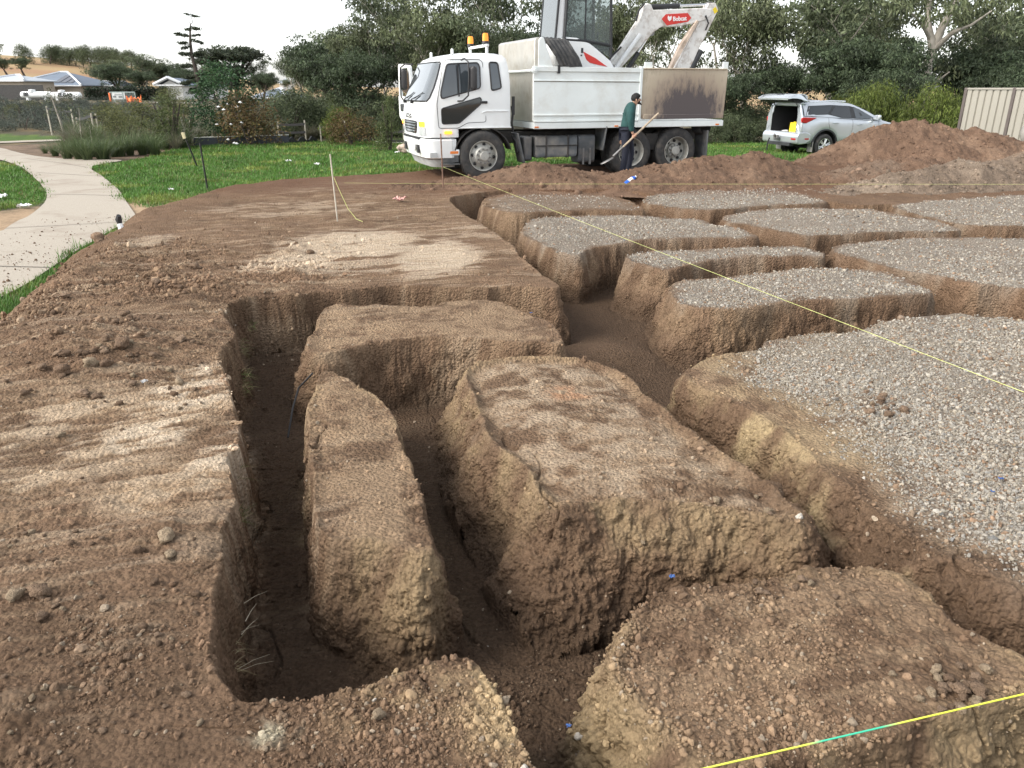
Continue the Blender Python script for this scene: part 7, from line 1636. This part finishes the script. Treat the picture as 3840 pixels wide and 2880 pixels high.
# planted bed left
put('d1', 845, 34, 215, 'dark green dense round tree in the middle of the bed', 'round_tree', 'tree', 1.25)
ptt = put('s5', 925, 33, 350, 'russet leafed shrub with white blossoms beside the dark round tree', 'flowering_shrub', 'shrub', 1.2)
mb = MB()
for i in range(13):
    a = random.uniform(0, 6.28); r_ = random.uniform(.3, 1.05); mb.lathe([(0,-.05),(.07,0),(0,.06)], (r_*math.cos(a), -abs(r_*math.sin(a))-.2, random.uniform(.2, 1.9)), 'z', 6)
mb.build('blossom', M['cloth'], ptt)
put('s7', 232, 34, 300, 'thin young gum held between pale stakes', 'young_gum', 'tree', 1.3, rz=1); put('s7', 283, 31, 365, 'young gum with drooping leaves in front of the gas tanks', 'young_gum', 'tree', .9); put('s7', 322, 29, 432, 'small bare sapling inside the three stakes', 'young_gum', 'tree', .5)
put('s1', 400, 36, 392, 'olive gold bush left of the dark olive bush', 'olive_shrub', 'shrub', 1.2); put('s1', 505, 35, 385, 'dark olive bush in the middle of the planted bed', 'olive_shrub', 'shrub', 1.3); put('s1', 452, 31, 425, 'light olive bush in front of the two olive bushes', 'olive_shrub', 'shrub', 1.1)
put('s3', 628, 31, 338, 'tall light green wattle with feathery branches', 'wattle', 'tree', 2.0); put('s3', 690, 34, 385, 'lower light green wattle behind the tall wattle', 'wattle', 'tree', 2.2); put('s1', 650, 55, 330, 'reddish brown bush below the bare pine', 'olive_shrub', 'shrub', 1.2); put('s1', 120, 58, 378, 'rounded green bush at the left of the planted slope', 'olive_shrub', 'shrub', 1.3); put('s1', 50, 52, 392, 'yellow green bush near the left edge', 'olive_shrub', 'shrub', 1.2)
for i in range(140):
    Y = random.uniform(42, 64); u = random.uniform(-60, 620) if i < 110 else random.uniform(940, 1640)
    kind, h0 = KH['s4']; dx = ray(u, 420); x = dx[0]/dx[1]*Y; s = random.uniform(.75, 1.25)
    plant(kind, 'grey_shrub', x, Y, gz(x, Y)-.05, (s*1.2, s*1.2, s), random.uniform(0, 6), 'low grey green mound shrub in the planted bed' if i < 110 else 'low grey shrub in the far bed left of the truck', 'shrub', 'grey shrubs on the planted slope' if i < 110 else 'grey shrubs in the far bed')
# trees far left
put('pine', 762, 87, 48, 'tall bare pine with tiered branches against the sky', 'pine_tree', rz=0, wide=1.0); put('umb', 900, 92, 178, 'wide flat topped dark pine right of the bare pine', 'pine_tree', wide=1.35); put('e4', 985, 88, 262, 'dark bushy tree under the flat topped pine', wide=1.0); put('e6', 990, 95, 205, 'thin crowned gum right of the flat topped pine', wide=1.1); put('e2', 1085, 70, 215, 'gum at the edge of the wood above the blue grey house', wide=1.0); put('e2', 820, 105, 215, 'dark tree behind the bare pine', wide=1.2)
for k, u, Y, vt, lab in (('e2',560,135,198,'gum behind the hedge left of the pale gable ended house'),('e4',480,132,232,'dark gum behind the long hedge'),('e4',620,140,225,'dark gum above the roof of the pale gable ended house'),('e2',385,150,238,'grey green gum behind the low slate roofed house'),('e4',690,128,250,'dark gum right of the pale gable ended house'),('e2',440,170,220,'tall gum in the row behind the hedge'),('e4',530,125,255,'low dark gum behind the orange mesh'),('e4',770,120,262,'low dark tree behind the bare pine trunk')): put(k, u, Y, vt, lab, wide=1.25)
for k, u, Y, vt, vb, lab in (('e2',225,300,170,232,'first gum of the row on the pasture hill'),('e2',268,305,172,234,'second gum of the row on the pasture hill'),('e4',318,300,186,236,'third gum of the row on the pasture hill'),('e2',372,290,172,236,'largest gum of the row on the pasture hill'),('e2',432,285,178,240,'fifth gum of the row on the pasture hill'),('e4',478,280,190,240,'sixth gum of the row on the pasture hill'),('e2',520,270,190,250,'last gum of the row on the pasture hill'),('e4',248,308,178,234,'bushy gum between the first two on the pasture hill'),('e2',295,300,180,236,'gum between the second and third on the pasture hill'),('e4',345,296,176,238,'bushy gum right of the third on the pasture hill'),('e4',405,288,178,240,'bushy gum right of the largest on the pasture hill'),('e2',456,284,182,242,'gum between the fifth and sixth on the pasture hill'),('e4',500,275,194,246,'bushy gum before the last on the pasture hill'),('e2',132,290,168,228,'single gum standing alone on the pasture hill'),('e4',60,200,215,275,'gum below the hilltop behind the grey roof'),('e4',120,195,212,276,'darker gum behind the ridge of the grey roof'),('e6',5,150,140,300,'gum branches reaching in from the left edge'),('e2',-60,140,150,320,'sunlit gum cut off by the left edge')): put('s6' if 'pasture hill' in lab else k, u, Y, vt, lab, vb=vb+8, wide=.85 if 'pasture hill' in lab else 1.2)
random.seed(9)
for i, (u, vt) in enumerate(((1000,318),(1040,322),(1085,316),(1130,322),(1180,315),(1230,318),(880,322),(950,325))): put('e2', u, 230, vt-20, 'distant tree on the low horizon between the pine and the wood', wide=1.8, group='distant trees on the horizon')
# clipped hedges: leafy boxes
def hedge(u0, u1, v0, Y, label):
    a_ = at(u0, v0, Y); b_ = at(u1, v0, Y); W = b_[0]-a_[0]; z0 = gz(a_[0], Y); Hh = a_[2]-z0; n_ = int(W*Hh*170); D_ = 1.4
    p = np.stack([vr.uniform(0, W, n_), vr.uniform(0, D_, n_), vr.uniform(0, Hh, n_)], 1); f = vr.random(n_); p[f < .55, 1] = vr.normal(.05, .10, (f < .55).sum()); p[f > .8, 2] = Hh+vr.normal(0, .12, (f > .8).sum())
    n1 = fbm2(p[:, 0], p[:, 2]*1.3, .5, 801, 3); p[:, 1] += .3*n1; p[:, 2] *= 1+.06*fbm2(p[:, 0], p[:, 0]*0, .4, 803, 2)
    col = np.array((.022,.038,.020))*(1+.5*n1+.3*vr.normal(size=n_)).clip(.3, 2.5)[:, None]
    me = leaves(p, vr.normal(size=(n_, 3)), np.full(n_, .28), np.full(n_, .16), col, 'hedge'); me.materials.append(M_leaf)
    o = tag(link('hedge', me, None, None, (a_[0], Y, z0)), label, 'hedge')
    mb = MB(); mb.box(W/2, D_/2+.15, Hh*.46, W*.99, D_*.6, Hh*.92); mb.build('stem_core', M_bark2, o)
hedge(310, 480, 332, 108, 'dark clipped hedge behind the wire panels'); hedge(455, 615, 330, 104, 'taller dark hedge in front of the pale gable ended house')
# tussocks in the mulch bed
def tussock(seed, h, nb, cols):
    rd = np.random.default_rng(seed); a = rd.uniform(0, 6.28, nb); sp = rd.uniform(.3, 1.25, nb); L__ = h*rd.uniform(.7, 1.15, nb); V = []; Fc = []; cl = []; seg = 5
    for i in range(nb):
        d = np.array([math.cos(a[i]), math.sin(a[i]), 0]); sd = np.array([-d[1], d[0], 0]); b0 = d*rd.uniform(0, .12)*h; c = np.array(cols[0])*(1-(f := rd.random()))+np.array(cols[1])*f
        for k in range(seg+1):
            t = k/seg; p = b0+d*(L__[i]*sp[i]*.75*t**1.5)+np.array([0, 0, L__[i]*(t-.42*sp[i]*t*t)]); w_ = .009*h*(1-t*.92)
            V += [p-sd*w_, p+sd*w_]; cl += [c*(.75+.5*t)]*2
        n0 = i*2*(seg+1); Fc += [(n0+2*k, n0+2*k+1, n0+2*k+3, n0+2*k+2) for k in range(seg)]
    me = npmesh('tussock', np.array(V), np.array(Fc), True, np.clip(np.array(cl), .01, .6)); me.materials.append(M_leaf); return me
TU = [tussock(i, 1.0, 150, (((.060,.095,.038), (.125,.16,.07)) if i < 3 else ((.11,.11,.075), (.22,.205,.14)))) for i in range(5)]
def tus(u, v, s, label, group, k=None):
    x, y = gp(u, v, -.42); o = bpy.data.objects.new('grass_tussock', TU[random.randrange(3) if k is None else k]); C.objects.link(o); o.location = (x, y, lz(x, y)-.03); o.scale = (s*1.1, s*1.1, s); o.rotation_euler = (0, 0, random.uniform(0, 6.28)); return tag(o, label, 'grass tussock', group)
for u, v, s in ((170,576,.5),(208,585,.75),(255,600,1.0),(300,602,1.0),(330,604,1.05),(385,602,1.05),(400,600,.9),(455,588,1.1),(490,585,1.0),(535,583,1.0),(585,584,1.05),(430,590,.9),(350,590,.9),(560,578,1.0),(620,563,1.0),(660,552,.9),(690,548,.9),(265,588,.8),(310,583,.9)): tus(u, v, s, 'green strappy tussock along the edge of the mulch bed', 'green tussocks by the path')
for i in range(46): tus(random.uniform(250, 700), random.uniform(530, 566), random.uniform(.9, 1.3), 'taller grey green tussock massed behind the path bed', 'grey tussocks behind the path', random.choice([0, 3, 3, 4, 1]))
for i in range(34): tus(random.uniform(760, 1720), random.uniform(502, 528), random.uniform(.8, 1.2), 'pale dry tussock beyond the lawn edging', 'dry tussocks beyond the lawn', random.choice([3, 4, 4, 0]))
# grass of the lawns
def grass():
    xs_ = []; ys_ = []
    N0 = 210000; az = np.radians(vr.uniform(-40, 44, N0)); r = np.exp(vr.uniform(math.log(6.5), math.log(40), N0)); x = r*np.sin(az); y = r*np.cos(az)
    m = np.zeros(N0, bool); wob = .25*fbm2(x, y, 1.5, 901, 3)
    for P in (GREEN_R, GREEN_L, GREEN_F, GREEN_S): m |= (sdf_poly(x, y, P)+wob > 0)
    m &= ~((sdf_poly(x, y, CP_)+.25*fbm2(x, y, 1.2, 903, 3)) > -.25)
    x, y, r = x[m], y[m], r[m]
    if len(x) > 90000: x, y, r = x[:90000], y[:90000], r[:90000]
    n_ = len(x); print('grass', n_)
    patch = fbm2(x, y, .55, 905, 3); p2 = fbm2(x, y, 2.2, 907, 2)
    hgt = (.065+.05*np.clip(patch+.3, 0, 1)+.03*p2)*np.where(r < 14, 1.0, .85); nb = 4
    z = lawn_h(x, y)
    X = np.repeat(x, nb)+vr.normal(0, .045, n_*nb)*np.repeat(r, nb)/12; Yy = np.repeat(y, nb)+vr.normal(0, .06, n_*nb)*np.repeat(r, nb)/12; Z = np.repeat(z, nb); Hh = np.repeat(hgt, nb)*vr.lognormal(0, .3, n_*nb); k = len(X)
    a = vr.uniform(0, 6.28, k); ben = vr.uniform(.1, .8, k)*Hh; w_ = .0032*np.repeat(np.clip(r/7, 1, 4), nb)
    d = np.stack([np.cos(a), np.sin(a), np.zeros(k)], 1); s = np.stack([-np.sin(a), np.cos(a), np.zeros(k)], 1); b = np.stack([X, Yy, Z-.02], 1)
    mid = b+d*(ben*.3)[:, None]+np.array([0, 0, 1])*(Hh*.6)[:, None]; tip = b+d*ben[:, None]+np.array([0, 0, 1])*Hh[:, None]
    V = np.stack([b-s*w_[:, None], b+s*w_[:, None], mid+s*w_[:, None]*.8, mid-s*w_[:, None]*.8, tip], 1).reshape(-1, 3); I = np.arange(k)*5
    yel = sstep(.05, .55, fbm2(X, Yy*1.6, .8, 909, 3))[:, None]; c = np.array((.092,.195,.036))*(1-yel)+np.array((.225,.275,.062))*yel; c = c*vr.lognormal(0, .22, (k, 1))
    dead = vr.random(k) < .06; c[dead] = np.array((.22,.18,.09)); tufted = sstep(.2, .6, fbm2(X, Yy, 1.6, 911, 2))[:, None]; c = c*(1-.35*tufted)
    me = npmesh('grass', V, [np.stack([I, I+1, I+2, I+3], 1), np.stack([I+3, I+2, I+4], 1)], True, np.repeat(np.clip(c, .01, .5), 5, 0))
    me.materials.append(M_leaf); tag(link('grass', me), kind='stuff')
grass()
# dry stems and buried turf along the long trench's wall
def stems():
    V = []; Fc = []; cl = []; rd = random.Random(3)
    def blade(p, d, L__, w_, c):
        n0 = len(V); s = Vector(d).cross(Vector((0, 1, 0))).normalized()*w_; q = Vector(p)
        for k, t in enumerate((0, .5, 1)):
            pt = q+Vector(d)*L__*t-Vector((0, 0, 1))*L__*.25*t*t; V.extend([tuple(pt-s*(1-t*.8)), tuple(pt+s*(1-t*.8))]); cl.extend([c, c])
        Fc.extend([(n0, n0+1, n0+3, n0+2), (n0+2, n0+3, n0+5, n0+4)])
    for u, v0, v1, n_, g_ in ((905,1270,1330,40,1),(915,1380,1480,60,1),(905,1900,1960,26,1),(880,2400,2520,20,0),(900,1700,1800,16,1),(940,1210,1240,24,1)):
        for k in range(n_):
            p = pxz(u+rd.uniform(-12, 14), rd.uniform(v0, v1), rd.uniform(-.18, -.08)); g = rd.random(); c = (.09+.05*g, .13+.03*g, .045) if g_ and g < .6 else (.30, .25, .15)
            blade(p, Vector((rd.uniform(.2, 1), rd.gauss(0, .4), rd.uniform(-.5, .7))).normalized(), rd.uniform(.03, .10), .0014, c)
    for u, v, du, dv in ((915,2262,85,-55),(905,2370,65,-35),(905,2380,60,-70),(890,2510,120,-70),(900,2515,125,-50),(920,2330,40,-75)):
        p = Vector(pxz(u, v, -.16)); q = Vector(pxz(u+du, v+dv, -.12)); blade(p, (q-p).normalized()+Vector((0,0,.12)), (q-p).length, .0016, (.50,.44,.33))
    me = npmesh('dry_stems', np.array(V), np.array(Fc), True, np.array(cl)); me.materials.append(M_leaf); tag(link('dry_stems', me), kind='stuff')
stems()
